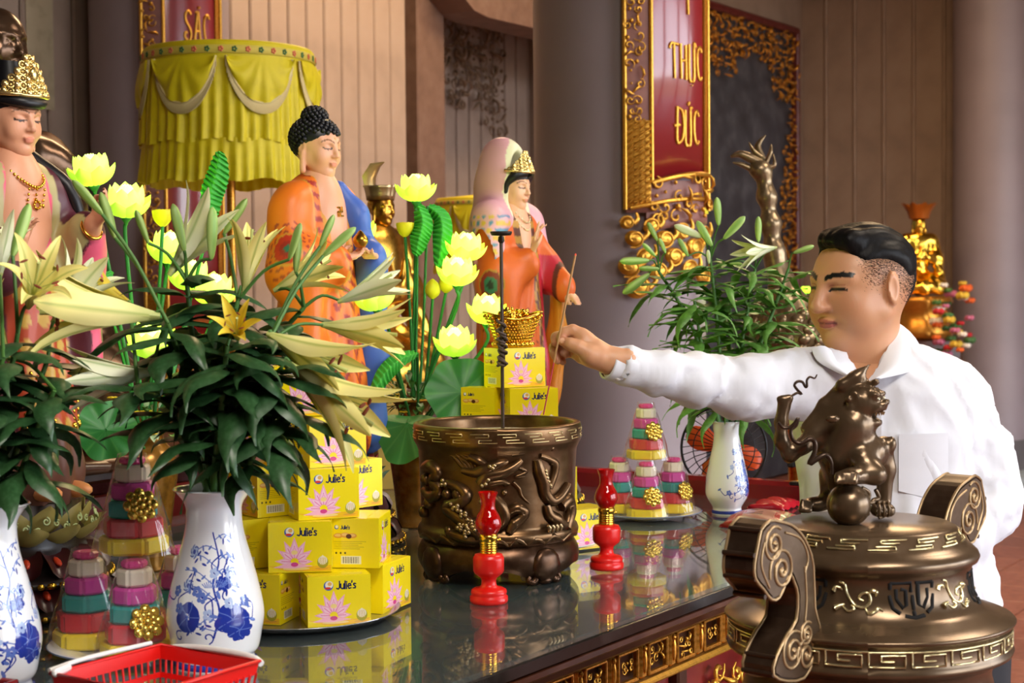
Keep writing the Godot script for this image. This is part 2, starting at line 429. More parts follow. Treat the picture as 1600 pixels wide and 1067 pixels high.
func materials() -> void:
	M.white_paint = mat(H("e8e6e0"), 0.6)
	M.black_metal = mat(H("17171a"), 0.45, 0.3)
	M.board = mottled(H("a38f81"), 0.07, 0.62, 0.0, 0.015, 0.8)
	M.board_far = mottled(H("8d7869"), 0.08, 0.6, 0.0, 0.015, 0.8)
	M.groove = mat(H("5d4a40"), 0.8)
	M.jamb = mottled(H("6d5347"), 0.1, 0.65)
	M.column = mottled(H("918488"), 0.05, 0.5, 0.0, 0.01, 0.7)
	M.tile = mottled(H("8a5547"), 0.16, 0.38, 0.0, 0.02, 2.0)
	M.grout = mat(H("5e4a42"), 0.9)
	M.plaster = mat(H("b9aca0"), 0.8)
	M.red_lacquer = mat(H("8e2428"), 0.22, 0.0, {"clearcoat_enabled": true, "clearcoat": 0.6, "clearcoat_roughness": 0.08})
	M.red_wood = mottled(H("7c1c18"), 0.15, 0.35)
	M.dark_wood = mottled(H("4a2514"), 0.25, 0.3)
	M.gilt = mottled(H("e0a63c"), 0.22, 0.3, 0.75, 0.05, 9.0)
	M.gilt_old = mottled(H("c9862c"), 0.35, 0.33, 0.8, 0.05, 9.0)
	M.gilt_field = mottled(H("8e5e55"), 0.15, 0.5)
	M.gold = mat(H("f0c24a"), 0.18, 1.0)
	M.gold_dull = mottled(H("cf9a3a"), 0.2, 0.28, 1.0, 0.04, 6.0)
	M.bronze = mottled(H("6b4f33"), 0.22, 0.3, 0.85, 0.03, 5.0)
	M.bronze_hi = mottled(H("5a4230"), 0.2, 0.24, 0.7, 0.02, 3.0)
	M.bronze_dark = mottled(H("4d3524"), 0.25, 0.3, 0.8, 0.03, 6.0)
	M.bronze_key = mat(H("d5c08e"), 0.28, 0.9)
	M.brass_pale = mat(H("e6dab8"), 0.3, 0.8)
	M.red_plastic = mat(H("dd1a14"), 0.3)
	M.red_glass = mat(Color(0.75, 0.01, 0.02, 0.6), 0.03, 0.0, {"transparency": BaseMaterial3D.TRANSPARENCY_ALPHA, "cull_mode": BaseMaterial3D.CULL_DISABLED})
	M.porcelain = mat(H("eef0f2"), 0.12, 0.0, {"clearcoat_enabled": true, "clearcoat": 0.7, "clearcoat_roughness": 0.05})
	M.leaf = mottled(H("4a7a33"), 0.25, 0.4, 0.0, 0.03, 14.0, {"backlight_enabled": true, "backlight": Color(0.25, 0.4, 0.1)})
	M.lily_leaf = mottled(H("2a5029"), 0.25, 0.38, 0.0, 0.03, 14.0, {"backlight_enabled": true, "backlight": Color(0.16, 0.3, 0.08)})
	M.young_leaf = mottled(H("62953f"), 0.22, 0.42, 0.0, 0.03, 14.0, {"backlight_enabled": true, "backlight": Color(0.3, 0.45, 0.12)})
	M.stem = mat(H("4c7a36"), 0.5)
	M.steel = mat(H("b9b9b6"), 0.25, 0.9)

# ---- walls, columns, floor ----
func room() -> void:
	# floor: a bed with tiles laid on it where they can be told apart
	var fl := struct("floor", box_mesh(Vector3(21, 0.2, 14), 0.0), M.tile, Vector3(4.5, -0.112, -0.2))
	var tm := []
	for k in 3: tm.append(mottled(H(["8a5547", "915b4b", "815043"][k]), 0.16, 0.36, 0.0, 0.02, 2.0 + k))
	var one := box_mesh(Vector3(0.394, 0.012, 0.394), 0.003)
	for i in 19:
		for j in 12:
			part(fl, "tile", one, tm[(i * 7 + j * 5 + i * j) % 3], Transform3D(Basis(), Vector3(4.9 + i * 0.4, -0.006, -4.4 + j * 0.4) - fl.position))
	var grout := part(fl, "grout_bed", box_mesh(Vector3(7.7, 0.004, 4.9)), M.grout, Transform3D(Basis(), Vector3(8.5, -0.011, -2.2) - fl.position))
	struct("ceiling", box_mesh(Vector3(21, 0.2, 14)), M.jamb, Vector3(4.5, 5.7, -0.2))
	# back wall (faces +Z): backing, boards, a recessed bay between the columns
	var wb := struct("wall_back", box_mesh(Vector3(21, 5.8, 0.2)), M.groove, Vector3(4.5, 2.8, -6.72))
	var b1 := box_mesh(Vector3(0.132, 5.6, 0.16), 0.008)
	for i in 44:                                             # boarded part left of the recess
		var x := 1.2 + i * 0.14
		if x > 7.2: break
		part(wb, "board", b1, M.board, Transform3D(Basis(), Vector3(x, 2.8, -5.53) - wb.position))
	part(wb, "backing", box_mesh(Vector3(13.0, 5.6, 1.0)), M.groove, Transform3D(Basis(), Vector3(0.72, 2.8, -6.1) - wb.position))
	part(wb, "jamb", box_mesh(Vector3(0.26, 5.6, 1.1), 0.01), M.jamb, Transform3D(Basis(), Vector3(7.36, 2.8, -5.98) - wb.position))
	for i in 26:                                             # boards at the back of the recess
		part(wb, "board", b1, M.board, Transform3D(Basis(), Vector3(7.56 + i * 0.15, 2.8, -6.5) - wb.position))
	part(wb, "panel", box_mesh(Vector3(3.0, 5.6, 1.1), 0.01), M.board_far, Transform3D(Basis(), Vector3(11.4, 2.8, -5.97) - wb.position))
	# beam over the recess, its near end rounded
	var s := st_new()
	var pr := [Vector2(7.25, 5.6), Vector2(7.25, 3.5), Vector2(7.27, 3.32), Vector2(7.34, 3.2), Vector2(7.46, 3.13), Vector2(7.6, 3.11), Vector2(10.2, 3.11), Vector2(10.2, 5.6)]
	prism(s, pr, -5.45, -5.2)
	struct("trim_1", done(s), M.jamb)
	# end wall (faces -X): backing, boards with raised beads between
	var we := struct("wall_end", box_mesh(Vector3(0.2, 5.8, 14)), M.groove, Vector3(12.72, 2.8, -0.2))
	var b2 := box_mesh(Vector3(0.06, 5.6, 0.232), 0.012); var bead := tube_mesh([Vector3(0, 0, 0), Vector3(0, 5.6, 0)], 0.017, 8)
	for i in 14:
		part(we, "board", b2, M.board_far, Transform3D(Basis(), Vector3(12.6, 2.8, -5.34 + i * 0.25) - we.position))
		part(we, "bead", bead, M.board_far, Transform3D(Basis(), Vector3(12.575, 0.0, -5.215 + i * 0.25) - we.position))
	struct("wall_near", box_mesh(Vector3(0.2, 5.8, 14)), M.jamb, Vector3(-5.9, 2.8, -0.2))  # wall out of view, coloured dark to cut reflected light
	# front side: piers and a lintel, daylight comes in between the piers
	struct("trim_2", box_mesh(Vector3(21, 1.4, 0.3)), M.plaster, Vector3(4.5, 4.9, 6.65))
	struct("wall_front_added", box_mesh(Vector3(6.4, 5.6, 0.24)), M.jamb, Vector3(-2.8, 2.8, 6.65))  # solid stretch added out of view to block daylight on this side
	for i in 5:
		struct("trim_%d" % (3 + i), box_mesh(Vector3(0.5, 4.3, 0.3), 0.02), M.plaster, Vector3(0.9 + i * 3.4, 2.1, 6.65))
	# columns: plastered shafts on stone bases
	for q in [[Vector3(5.0, 0, -2.86), 0.305], [Vector3(5.0, 0, -5.16), 0.3], [Vector3(12.35, 0, -3.78), 0.275]]:
		var st := st_new(); var r: float = q[1]
		lathe(st, [Vector2(r, 0.0), Vector2(r, 5.6)], 64)
		var c := struct("trim_8" if taken.get("trim_8", 0) == 0 else ("trim_9" if taken.get("trim_9", 0) == 0 else "trim_10"), done(st), M.column, q[0])
		part(c, "plinth", lathe_mesh([Vector2(0.0, 0.0), Vector2(r * 1.35, 0.0), Vector2(r * 1.38, 0.06), Vector2(r * 1.3, 0.1), Vector2(r * 1.08, 0.12), Vector2(r * 1.001, 0.13)], 48), mat(H("8d918f"), 0.6))
		part(c, "skirting", lathe_mesh([Vector2(r * 1.004, 0.12), Vector2(r * 1.004, 0.36)], 48), mat(H("5b5555"), 0.6))

# ================= the altar table =================
func altar() -> void:
	var t := thing("altar_table", "long carved and gilded altar table under a dark glass top", "table", Vector3(2.2, 0, -1.86))
	var x0 := 0.85 - 2.2; var x1 := 3.47 - 2.2; var z1 := -1.21 + 1.86; var z0 := -2.62 + 1.86; var cx := (x0 + x1) / 2; var wx := x1 - x0; var wz := z1 - z0; var cz := (z0 + z1) / 2
	part(t, "glass_sheet", box_mesh(Vector3(wx, 0.008, wz), 0.0015, Vector3(cx, TOP - 0.004, cz)), mat(Color(0.75, 0.86, 0.88, 0.05), 0.015, 0.0, {"transparency": BaseMaterial3D.TRANSPARENCY_ALPHA}), Transform3D.IDENTITY, "clear glass sheet covering the table top")
	part(t, "top_board", box_mesh(Vector3(wx - 0.004, 0.022, wz - 0.004), 0.003, Vector3(cx, TOP - 0.0195, cz)), mottled(H("1d1a18"), 0.2, 0.12, 0.0, 0.02, 3.0))
	var s := st_new()                                        # moulded edge under the top
	var pr := [Vector2(0, 0), Vector2(0.0, -0.008), Vector2(-0.014, -0.016), Vector2(-0.018, -0.026), Vector2(-0.03, -0.034), Vector2(-0.06, -0.034), Vector2(-0.06, 0)]
	prism(s, pr, x0, x1, Transform3D(Basis(Vector3(0, 0, 1), Vector3(0, 1, 0), Vector3(-1, 0, 0)), Vector3(0, TOP - 0.031, z1)).scaled_local(Vector3(1, 1, -1)))
	part(t, "edge_moulding", done(s), M.dark_wood)
	part(t, "carcass", box_mesh(Vector3(wx - 0.16, TOP - 0.065, wz - 0.14), 0.004, Vector3(cx, (TOP - 0.065) / 2, cz - 0.02)), M.red_wood)
	# frieze of small openwork panels between posts
	var r := RandomNumberGenerator.new(); r.seed = 3
	var fz := z1 - 0.045; var fy := TOP - 0.095
	part(t, "frieze_back", box_mesh(Vector3(wx - 0.04, 0.06, 0.012), 0.0, Vector3(cx, fy, fz - 0.02)), M.dark_wood)
	var pan := []
	for k in 3:
		s = st_new(); var rr := RandomNumberGenerator.new(); rr.seed = 40 + k
		scrollwork(s, func(q): return absf(q.x) < 0.025 and absf(q.y) < 0.018, Vector2(-0.026, -0.018), Vector2(0.026, 0.02), 0.0135, rr, 0.008)
		pan.append(done(s))
	s = st_new()
	for e in [[0, 0.0245, 0.066, 0.006], [0, -0.0245, 0.066, 0.006]]: box(s, Vector3(e[0], e[1], 0.004), Vector3(e[2], e[3], 0.01), 0.002)
	for e in [-0.031, 0.031]: box(s, Vector3(e, 0, 0.004), Vector3(0.006, 0.05, 0.01), 0.002)
	var frame := done(s)
	s = st_new(); box(s, Vector3(0, 0, 0.002), Vector3(0.02, 0.056, 0.014), 0.004); ball(s, Vector3(0, 0.0, 0.01), Vector3(0.005, 0.02, 0.004), 8); ball(s, Vector3(0, 0.021, 0.01), Vector3(0.006, 0.005, 0.004), 6)
	var post := done(s)
	var n := int(wx / 0.1)
	for i in n:
		var px := x0 + 0.05 + i * 0.1
		var p := part(t, "frieze_panel", frame, M.gilt_old, Transform3D(Basis(), Vector3(px, fy, fz)))
		part(p, "carving", pan[i % 3], M.gilt)
		part(t, "frieze_post", post, M.gilt_old, Transform3D(Basis(), Vector3(px + 0.05, fy, fz)))
	part(t, "gilt_rail", box_mesh(Vector3(wx - 0.03, 0.012, 0.03), 0.004, Vector3(cx, fy - 0.037, fz - 0.002)), M.gilt)
	# large carved panels below the rail, red ground
	var ph := 0.42; var py := fy - 0.045 - ph / 2
	for i in 5:
		var px := x0 + 0.29 + i * 0.51
		var f := part(t, "carved_panel", box_mesh(Vector3(0.47, ph, 0.012), 0.002), M.red_wood, Transform3D(Basis(), Vector3(px, py, fz - 0.03)))
		s = st_new(); var rr := RandomNumberGenerator.new(); rr.seed = 70 + i
		scrollwork(s, func(q): return absf(q.x) < 0.2 and absf(q.y) < ph / 2 - 0.03 and q.length() > 0.02 * sin(q.angle() * 5.0), Vector2(-0.2, -ph / 2), Vector2(0.2, ph / 2), 0.036, rr, 0.03)
		part(f, "carving", done(s), M.gilt, Transform3D(Basis(), Vector3(0, 0, 0.005)))
		part(t, "stile", box_mesh(Vector3(0.034, ph, 0.026), 0.004), M.dark_wood, Transform3D(Basis(), Vector3(px - 0.255, py, fz - 0.02)))
	part(t, "lower_rail", box_mesh(Vector3(wx - 0.03, 0.05, 0.04), 0.006, Vector3(cx, py - ph / 2 - 0.025, fz - 0.01)), M.gilt_old)
	for k in 4:                                              # stout legs
		s = st_new(); box(s, Vector3(0, 0.225, 0), Vector3(0.11, 0.45, 0.11), 0.01)
		part(t, "leg", done(s), M.dark_wood, Transform3D(Basis(), Vector3([x0 + 0.07, x1 - 0.07][k % 2], 0, [z0 + 0.07, z1 - 0.08][k / 2])))
	# raised red ledge along the far end
	var lg := thing("table_ledge", "glossy dark red raised ledge along the end of the altar table", "ledge", Vector3(3.497, 0, -1.915))
	part(lg, "board", box_mesh(Vector3(0.05, 0.135, 1.41), 0.01, Vector3(0, TOP - 0.024, 0)), M.red_lacquer)
	for k in 2: part(lg, "post", box_mesh(Vector3(0.045, TOP - 0.09, 0.045), 0.004, Vector3(0, (TOP - 0.09) / 2, -0.6 + k * 1.2)), M.red_wood)

# ================= things on the table =================
func on_drum(a: float, y: float, r: float) -> Vector3: return Vector3(sin(a) * r, y, cos(a) * r)
func key_band(n: int, r: float, y0: float, y1: float, unit: Array, th: float, r1 := -1.0) -> ArrayMesh:   # a raised meander round a drum
	var s := st_new()
	if r1 < 0: r1 = r
	for k in n:
		for line in unit:
			var pts := []
			for i in line.size() - 1:
				var a: Vector2 = line[i]; var b: Vector2 = line[i + 1]
				for q in 3: pts.append(a.lerp(b, q / 3.0))
			pts.append(line[-1])
			tube(s, pts.map(func(q): return on_drum((k + q.x) * TAU / n, lerpf(y0, y1, q.y), lerpf(r, r1, q.y))), th, 4)
	return done(s)
const KEY_T := [[Vector2(0.0, 0.94), Vector2(0.68, 0.94), Vector2(0.68, 0.64), Vector2(0.2, 0.64)], [Vector2(1.0, 0.06), Vector2(0.32, 0.06), Vector2(0.32, 0.36), Vector2(0.8, 0.36)]]
const KEY_S := [[Vector2(0.02, 0.02), Vector2(0.02, 0.98), Vector2(0.86, 0.98), Vector2(0.86, 0.22), Vector2(0.3, 0.22), Vector2(0.3, 0.62), Vector2(0.6, 0.62)], [Vector2(0.02, 0.02), Vector2(1.02, 0.02)]]

func tabletop() -> void:
	incense_urn()
	red_lamp(T(764, 941), "red oil lamp with ruby chimney before the bronze incense urn")
	red_lamp(T(948, 888), "red oil lamp with ruby chimney beside the cellophane cone plate")
	boxes()
	cones()
	vases()
	sundries()

func incense_urn() -> void:
	var at := W(779, 894, 2.86); at.y = TOP
	var t := thing("incense_urn", "dark bronze drum urn with dragon relief and key pattern rim", "urn", at, atan2(-at.x, -at.z))
	var s := st_new()
	var body := [Vector2(0.128, 0.066), Vector2(0.137, 0.069), Vector2(0.1425, 0.076), Vector2(0.1435, 0.083), Vector2(0.141, 0.09), Vector2(0.1365, 0.094), Vector2(0.1365, 0.1), Vector2(0.1375, 0.14), Vector2(0.139, 0.19), Vector2(0.141, 0.225), Vector2(0.1455, 0.235), Vector2(0.148, 0.239), Vector2(0.1495, 0.243), Vector2(0.1495, 0.266), Vector2(0.1485, 0.27), Vector2(0.146, 0.2715), Vector2(0.1375, 0.2715), Vector2(0.1355, 0.269), Vector2(0.134, 0.262), Vector2(0.132, 0.2), Vector2(0.0, 0.2)]
	lathe(s, body, 72)
	part(t, "drum", done(s), M.bronze)
	s = st_new()                                             # skirt with four scrolled feet, arched between
	var low := func(a: float) -> float: return 0.002 + 0.026 * clampf(1.35 * absf(sin(2.0 * (a - 0.62))) - 0.22, 0.0, 1.0) - 0.004 * clampf(cos(4.0 * (a - 0.62) + PI) * 1.5 - 0.9, 0.0, 1.0)
	grid(s, 120, 10, func(u, v):
		var a: float = u * TAU; var y: float = lerp(low.call(a), 0.07, v); var q := y / 0.07
		return on_drum(a, y, 0.128 + 0.019 * pow(maxf(sin(clampf(q, 0, 1) * PI), 0.0), 0.7) - 0.006 * (1.0 - q)))
	grid(s, 120, 1, func(u, v): return on_drum(u * TAU, low.call(u * TAU) if v < 0.5 else 0.066, lerp(0.1225, 0.11, v)), null, true)
	grid(s, 120, 1, func(u, v): return on_drum(u * TAU, low.call(u * TAU), lerp(0.1225, 0.1235, v)))
	part(t, "skirt", done(s), M.bronze_dark)
	for k in 4:
		s = st_new(); var a0 := 0.62 + k * PI / 2
		for sg in [-1.0, 1.0]:
			tube(s, smooth_pts([Vector2(0.34, 0.03), Vector2(0.22, 0.03), Vector2(0.13, 0.016), Vector2(0.17, 0.006), Vector2(0.24, 0.009), Vector2(0.22, 0.016)], 4).map(func(q): return on_drum(a0 + sg * q.x, q.y, 0.137)), [0.003, 0.006, 0.007, 0.004], 6)
		ball(s, on_drum(a0, 0.034, 0.14), Vector3(0.03, 0.03, 0.012), 10, Basis(Vector3.UP, a0))
		ball(s, on_drum(a0, 0.008, 0.136), Vector3(0.016, 0.008, 0.012), 8, Basis(Vector3.UP, a0))
		part(t, "foot", done(s), M.bronze_dark)
	part(t, "key_band", key_band(20, 0.1497, 0.246, 0.263, KEY_T, 0.0011), M.bronze_key, Transform3D.IDENTITY, "pale brass key pattern inlay round the rim")
	part(t, "ash", lathe_mesh([Vector2(0.133, 0.248), Vector2(0.1, 0.252), Vector2(0.05, 0.25), Vector2(0.0, 0.253)], 40, 0, func(a, y, r): return r), mottled(H("a79c8c"), 0.25, 0.95, 0.0, 0.05, 12.0))
	# relief, laid out in a flat picture 1030 x 1067 of the drum's front
	var at2 := func(q: Vector2, off: float) -> Vector3:
		var x := clampf((q.x - 508.0) / 482.0, -1.0, 1.0)
		return on_drum(asin(x * 0.985), 0.271 - (q.y - 70.0) / 920.0 * 0.262, 0.1385 + off)
	var S := [st_new()]
	var rel := func(pts: Array, rr: Array, off := 0.0, sub := 4) -> void:
		tube(S[0], smooth_pts(pts.map(func(q): return Vector2(q[0], q[1])), sub).map(func(q): return at2.call(q, off)), rr, 6)
	var dot := func(x: float, y: float, r: float, off := 0.002) -> void: ball(S[0], at2.call(Vector2(x, y), off), Vector3.ONE * r, 7)
	S[0] = st_new()                                             # dragon head and mane
	for k in 6:
		var o := k * 26.0
		rel.call([[330 + k * 14, 320 + k * 10], [290 - o * 0.1 + k * 22, 270 - k * 6 + 20], [230 + o * 0.55, 235 + k * 2 - 20 * (k % 2)], [190 + o * 0.9, 300 - o * 0.72]], [0.005, 0.0045, 0.003, 0.0008])
	rel.call([[300, 320], [380, 330], [440, 310], [520, 280], [570, 265]], [0.006, 0.010, 0.012, 0.010, 0.005], 0.003)
	rel.call([[400, 400], [450, 350], [540, 330], [600, 300], [650, 262]], [0.009, 0.012, 0.011, 0.009, 0.006], 0.004)
	rel.call([[410, 410], [470, 395], [530, 385], [575, 400]], [0.007, 0.008, 0.006, 0.003], 0.005)
	rel.call([[620, 300], [680, 330], [610, 360], [670, 360]], [0.004, 0.003, 0.003, 0.001], 0.002)
	rel.call([[595, 230], [640, 225], [700, 215], [760, 205], [840, 190]], [0.003, 0.003, 0.003, 0.005, 0.006], 0.001)
	rel.call([[600, 390], [635, 430], [650, 475], [695, 520]], [0.004, 0.0035, 0.0025, 0.001], 0.001)
	rel.call([[340, 240], [400, 262], [450, 290]], [0.007, 0.009, 0.004], 0.003)
	for q in [[830, 200, 0.006], [545, 450, 0.006], [400, 250, 0.005], [550, 395, 0.006]]: dot.call(q[0], q[1], q[2])
	part(t, "dragon_head", done(S[0]), M.bronze)
	S[0] = st_new()                                             # coils, clouds
	rel.call([[190, 400], [270, 420], [320, 470], [270, 520], [200, 545], [260, 590], [330, 640], [390, 700], [380, 745]], [0.006, 0.010, 0.013, 0.012, 0.011, 0.013, 0.014, 0.012, 0.006], 0.002)
	rel.call([[400, 490], [470, 480], [520, 530], [545, 590], [520, 640], [440, 660], [360, 620]], [0.007, 0.012, 0.013, 0.012, 0.010, 0.009, 0.006], 0.002)
	rel.call([[60, 330], [110, 310], [150, 350], [120, 400], [160, 450], [110, 500], [60, 470]], [0.008, 0.013, 0.012, 0.011, 0.010, 0.012, 0.008], 0.002)
	rel.call([[210, 700], [280, 720], [360, 735], [420, 730]], [0.009, 0.011, 0.01, 0.006], 0.001)
	rel.call([[570, 570], [620, 545], [665, 575], [640, 610], [600, 640], [570, 690]], [0.008, 0.011, 0.010, 0.009, 0.010, 0.007], 0.002)
	rel.call([[740, 260], [755, 330], [780, 400], [790, 470], [830, 520], [880, 500], [930, 440]], [0.008, 0.012, 0.013, 0.011, 0.010, 0.009, 0.008], 0.003)
	rel.call([[760, 240], [820, 270], [850, 300], [845, 360], [815, 440]], [0.005, 0.007, 0.008, 0.007, 0.006], 0.003)
	rel.call([[800, 540], [815, 600], [860, 640], [900, 680], [940, 660]], [0.007, 0.01, 0.012, 0.010, 0.006], 0.002)
	rel.call([[880, 560], [930, 530], [945, 610], [920, 700]], [0.012, 0.014, 0.013, 0.01], 0.002)
	for k in 9: rel.call([[20 + k * 110, 775], [60 + k * 110, 742 - 6 * (k % 2)], [100 + k * 110, 750], [130 + k * 110, 778]], [0.003, 0.007, 0.006, 0.002], 0.0)
	for q in [[205, 470, 0.01], [270, 465, 0.011], [215, 690, 0.009], [600, 640, 0.01], [655, 570, 0.009], [790, 370, 0.007], [860, 630, 0.009], [890, 680, 0.009], [740, 290, 0.008], [835, 285, 0.008], [75, 400, 0.012], [90, 540, 0.011], [60, 600, 0.012]]: dot.call(q[0], q[1], q[2])
	part(t, "dragon_coils", done(S[0]), M.bronze)
	S[0] = st_new()                                             # raised scales in a paler brass
	for k in 34:
		var u := k / 33.0; var q: Vector2 = smooth_pts([Vector2(262, 530), Vector2(320, 585), Vector2(390, 660), Vector2(300, 650), Vector2(345, 710)], 10)[int(u * 39)]
		dot.call(q.x + (k % 3 - 1) * 15.0, q.y + (k % 2) * 16.0 - 8.0, 0.0042, 0.0125)
	for q in [[200, 385], [215, 405], [195, 410], [435, 490], [415, 500], [500, 600], [495, 570], [465, 290], [490, 285], [480, 300], [775, 330], [778, 350], [783, 372], [790, 395], [800, 420], [420, 405], [440, 395], [455, 370]]: dot.call(q[0], q[1], 0.0042, 0.0115)
	for k in 4: rel.call([[790 + k * 22, 660], [800 + k * 22, 680], [795 + k * 22, 705]], [0.003, 0.004, 0.002], 0.010)
	part(t, "scale", done(S[0]), mottled(H("b39a70"), 0.2, 0.3, 0.9, 0.05, 20.0), Transform3D.IDENTITY, "pale brass scales on the dragon")
	# what stands in the ash
	var b := at + Vector3(0, 0.24, 0)
	var top := W(783, 366, 2.85)
	var p := thing("incense_holder", "thin dark iron rod with small round tray standing in the urn's ash", "incense holder", Vector3(top.x, b.y, top.z))
	var h := top.y - b.y
	part(p, "rod", tube_mesh([Vector3.ZERO, Vector3(0, h, 0)], 0.0032, 8), mat(H("4a3c34"), 0.5, 0.5))
	part(p, "tray", lathe_mesh([Vector2(0, h - 0.003), Vector2(0.017, h - 0.002), Vector2(0.0195, h + 0.002), Vector2(0.0195, h + 0.005), Vector2(0.017, h + 0.004), Vector2(0, h + 0.003)], 20), mat(H("2e2522"), 0.45, 0.5))
	part(p, "collar", lathe_mesh([Vector2(0.0032, h - 0.016), Vector2(0.006, h - 0.012), Vector2(0.005, h - 0.004)], 12), mat(H("2e2522"), 0.45, 0.5))
	s = st_new(); var y0 := W(783, 572, 2.85).y - b.y; var y1 := W(783, 500, 2.85).y - b.y
	for k in 3:
		var pts := []
		for i in 22: pts.append(Vector3(0, lerpf(y0, y1 - k * 0.012, i / 21.0), 0) + Vector3(cos(i * 1.1 + k * 2.1), 0, sin(i * 1.1 + k * 2.1)) * (0.0065 + 0.003 * sin(i * 0.7 + k)))
		tube(s, pts, 0.0026, 5)
	part(p, "wound_wire", done(s), mottled(H("5b4a40"), 0.3, 0.7))

func red_lamp(at: Vector3, label: String) -> void:
	var t := thing("oil_lamp", label, "lamp", at, 0.0, "red altar lamps")
	part(t, "base", lathe_mesh([Vector2(0, 0), Vector2(0.0295, 0), Vector2(0.031, 0.003), Vector2(0.031, 0.010), Vector2(0.0285, 0.0125), Vector2(0.0285, 0.014), Vector2(0.0295, 0.017), Vector2(0.0285, 0.021), Vector2(0.0245, 0.0235), Vector2(0.0155, 0.025), Vector2(0.0125, 0.029), Vector2(0.0118, 0.035), Vector2(0.013, 0.04), Vector2(0.0165, 0.043), Vector2(0.0225, 0.0475), Vector2(0.025, 0.052), Vector2(0.0253, 0.071), Vector2(0.0247, 0.0745), Vector2(0.023, 0.0765), Vector2(0.0225, 0.0785), Vector2(0.013, 0.08), Vector2(0, 0.08)], 40), M.red_plastic)
	var pr := [Vector2(0.0128, 0.079)]
	for k in 5: pr.append_array([Vector2(0.0142, 0.081 + k * 0.0038), Vector2(0.0142, 0.0832 + k * 0.0038), Vector2(0.0131, 0.084 + k * 0.0038)])
	pr.append_array([Vector2(0.0138, 0.101), Vector2(0.0152, 0.103), Vector2(0.0155, 0.108), Vector2(0.0142, 0.1115), Vector2(0.0, 0.1118)])
	part(t, "collar", lathe_mesh(pr, 32), M.gold, Transform3D.IDENTITY, "ribbed brass collar")
	var s := st_new(); tube(s, [Vector3(0.012, 0.1, 0.004), Vector3(0.021, 0.1, 0.007)], 0.0012, 6); ball(s, Vector3(0.022, 0.1, 0.0073), Vector3(0.003, 0.003, 0.002), 8)
	part(t, "wick_knob", done(s), M.gold)
	var g := smooth_pts([Vector2(0.0125, 0.111), Vector2(0.016, 0.115), Vector2(0.0205, 0.123), Vector2(0.0215, 0.13), Vector2(0.0185, 0.141), Vector2(0.0135, 0.15), Vector2(0.0115, 0.158), Vector2(0.0125, 0.168), Vector2(0.0165, 0.18)], 3)
	s = st_new(); lathe(s, g, 36)
	var inner := g.duplicate(); inner.reverse()
	lathe(s, inner.map(func(q): return Vector2(q.x - 0.0016, q.y)), 36)
	part(t, "chimney", done(s), M.red_glass, Transform3D.IDENTITY, "ruby red glass chimney with flared mouth")
	part(t, "flame_bulb", lathe_mesh([Vector2(0.007, 0.1115), Vector2(0.0085, 0.117), Vector2(0.0055, 0.126), Vector2(0.0, 0.134)], 16, 3), mat(H("c8140f"), 0.3))

# ---- biscuit boxes ----
func pen_text(p: Pen, x: float, y: float, h: float, c: Color, r: float) -> void:      # Julie's, letter strokes on a 1-high grid
	var g := [[[Vector2(0.45, 0), Vector2(0.45, 0.8), Vector2(0.3, 1), Vector2(0.08, 0.9)], 0.62], [[Vector2(0, 0.35), Vector2(0, 0.85), Vector2(0.2, 1), Vector2(0.38, 0.85), Vector2(0.4, 0.35), Vector2(0.4, 1)], 0.56], [[Vector2(0, 0), Vector2(0, 1)], 0.2], [[Vector2(0, 0.35), Vector2(0, 1)], 0.18], [[Vector2(0, 0.65), Vector2(0.38, 0.62), Vector2(0.3, 0.38), Vector2(0.08, 0.38), Vector2(0, 0.7), Vector2(0.12, 1), Vector2(0.38, 0.92)], 0.52], [[Vector2(0, 0), Vector2(-0.03, 0.22)], 0.15], [[Vector2(0.32, 0.42), Vector2(0.1, 0.36), Vector2(0.03, 0.52), Vector2(0.3, 0.76), Vector2(0.26, 0.96), Vector2(0, 0.95)], 0.4]]
	for k in g.size():
		p.line(g[k][0].map(func(q): return Vector2(x + q.x * h, y + q.y * h)), r, c)
		if k == 3: p.disc(x, y + h * 0.12, r * 1.2, r * 1.2, c)
		x += g[k][1] * h
func pen_lotus(p: Pen, cx: float, cy: float, s: float) -> void:
	for q in [[-1.0, 0.05, 0.55, 0.2], [1.0, 0.0, 0.5, 0.2], [-0.75, 0.55, 0.6, 0.2], [0.75, 0.5, 0.6, 0.2], [-0.45, 0.95, 0.7, 0.24], [0.5, 0.95, 0.7, 0.24], [0.0, 1.1, 0.75, 0.28], [-0.3, 0.25, 0.5, 0.24], [0.35, 0.2, 0.5, 0.24], [0.0, 0.1, 0.4, 0.26]]:
		var d := Vector2(q[0], -q[1]).normalized(); var l: float = s * q[2]; var o := Vector2(cx, cy) + d * s * 0.18; var n = d.orthogonal() * s * q[3] * 0.75
		var tip := o + d * l * 1.25
		p.poly([o - n * 0.3, o + d * l * 0.45 - n, tip, o + d * l * 0.45 + n, o + n * 0.3], H("f4a9cc"))
		p.poly([o - n * 0.15, o + d * l * 0.45 - n * 0.72, tip - d * l * 0.2, o + d * l * 0.45 + n * 0.72, o + n * 0.15], H("f9cde0"))
		p.line([o, o + d * l * 0.7], s * 0.018, H("e67bb0"))
	p.poly([Vector2(cx - s * 0.95, cy + s * 0.25), Vector2(cx - s * 0.2, cy + s * 0.02), Vector2(cx + s * 0.8, cy + s * 0.2), Vector2(cx, cy + s * 0.3)], H("f7b9d2"))
	p.disc(cx, cy + s * 0.12, s * 0.16, s * 0.1, H("d6488e"))
	p.disc(cx, cy - s * 0.42, s * 0.14, s * 0.1, H("f5d98a"))
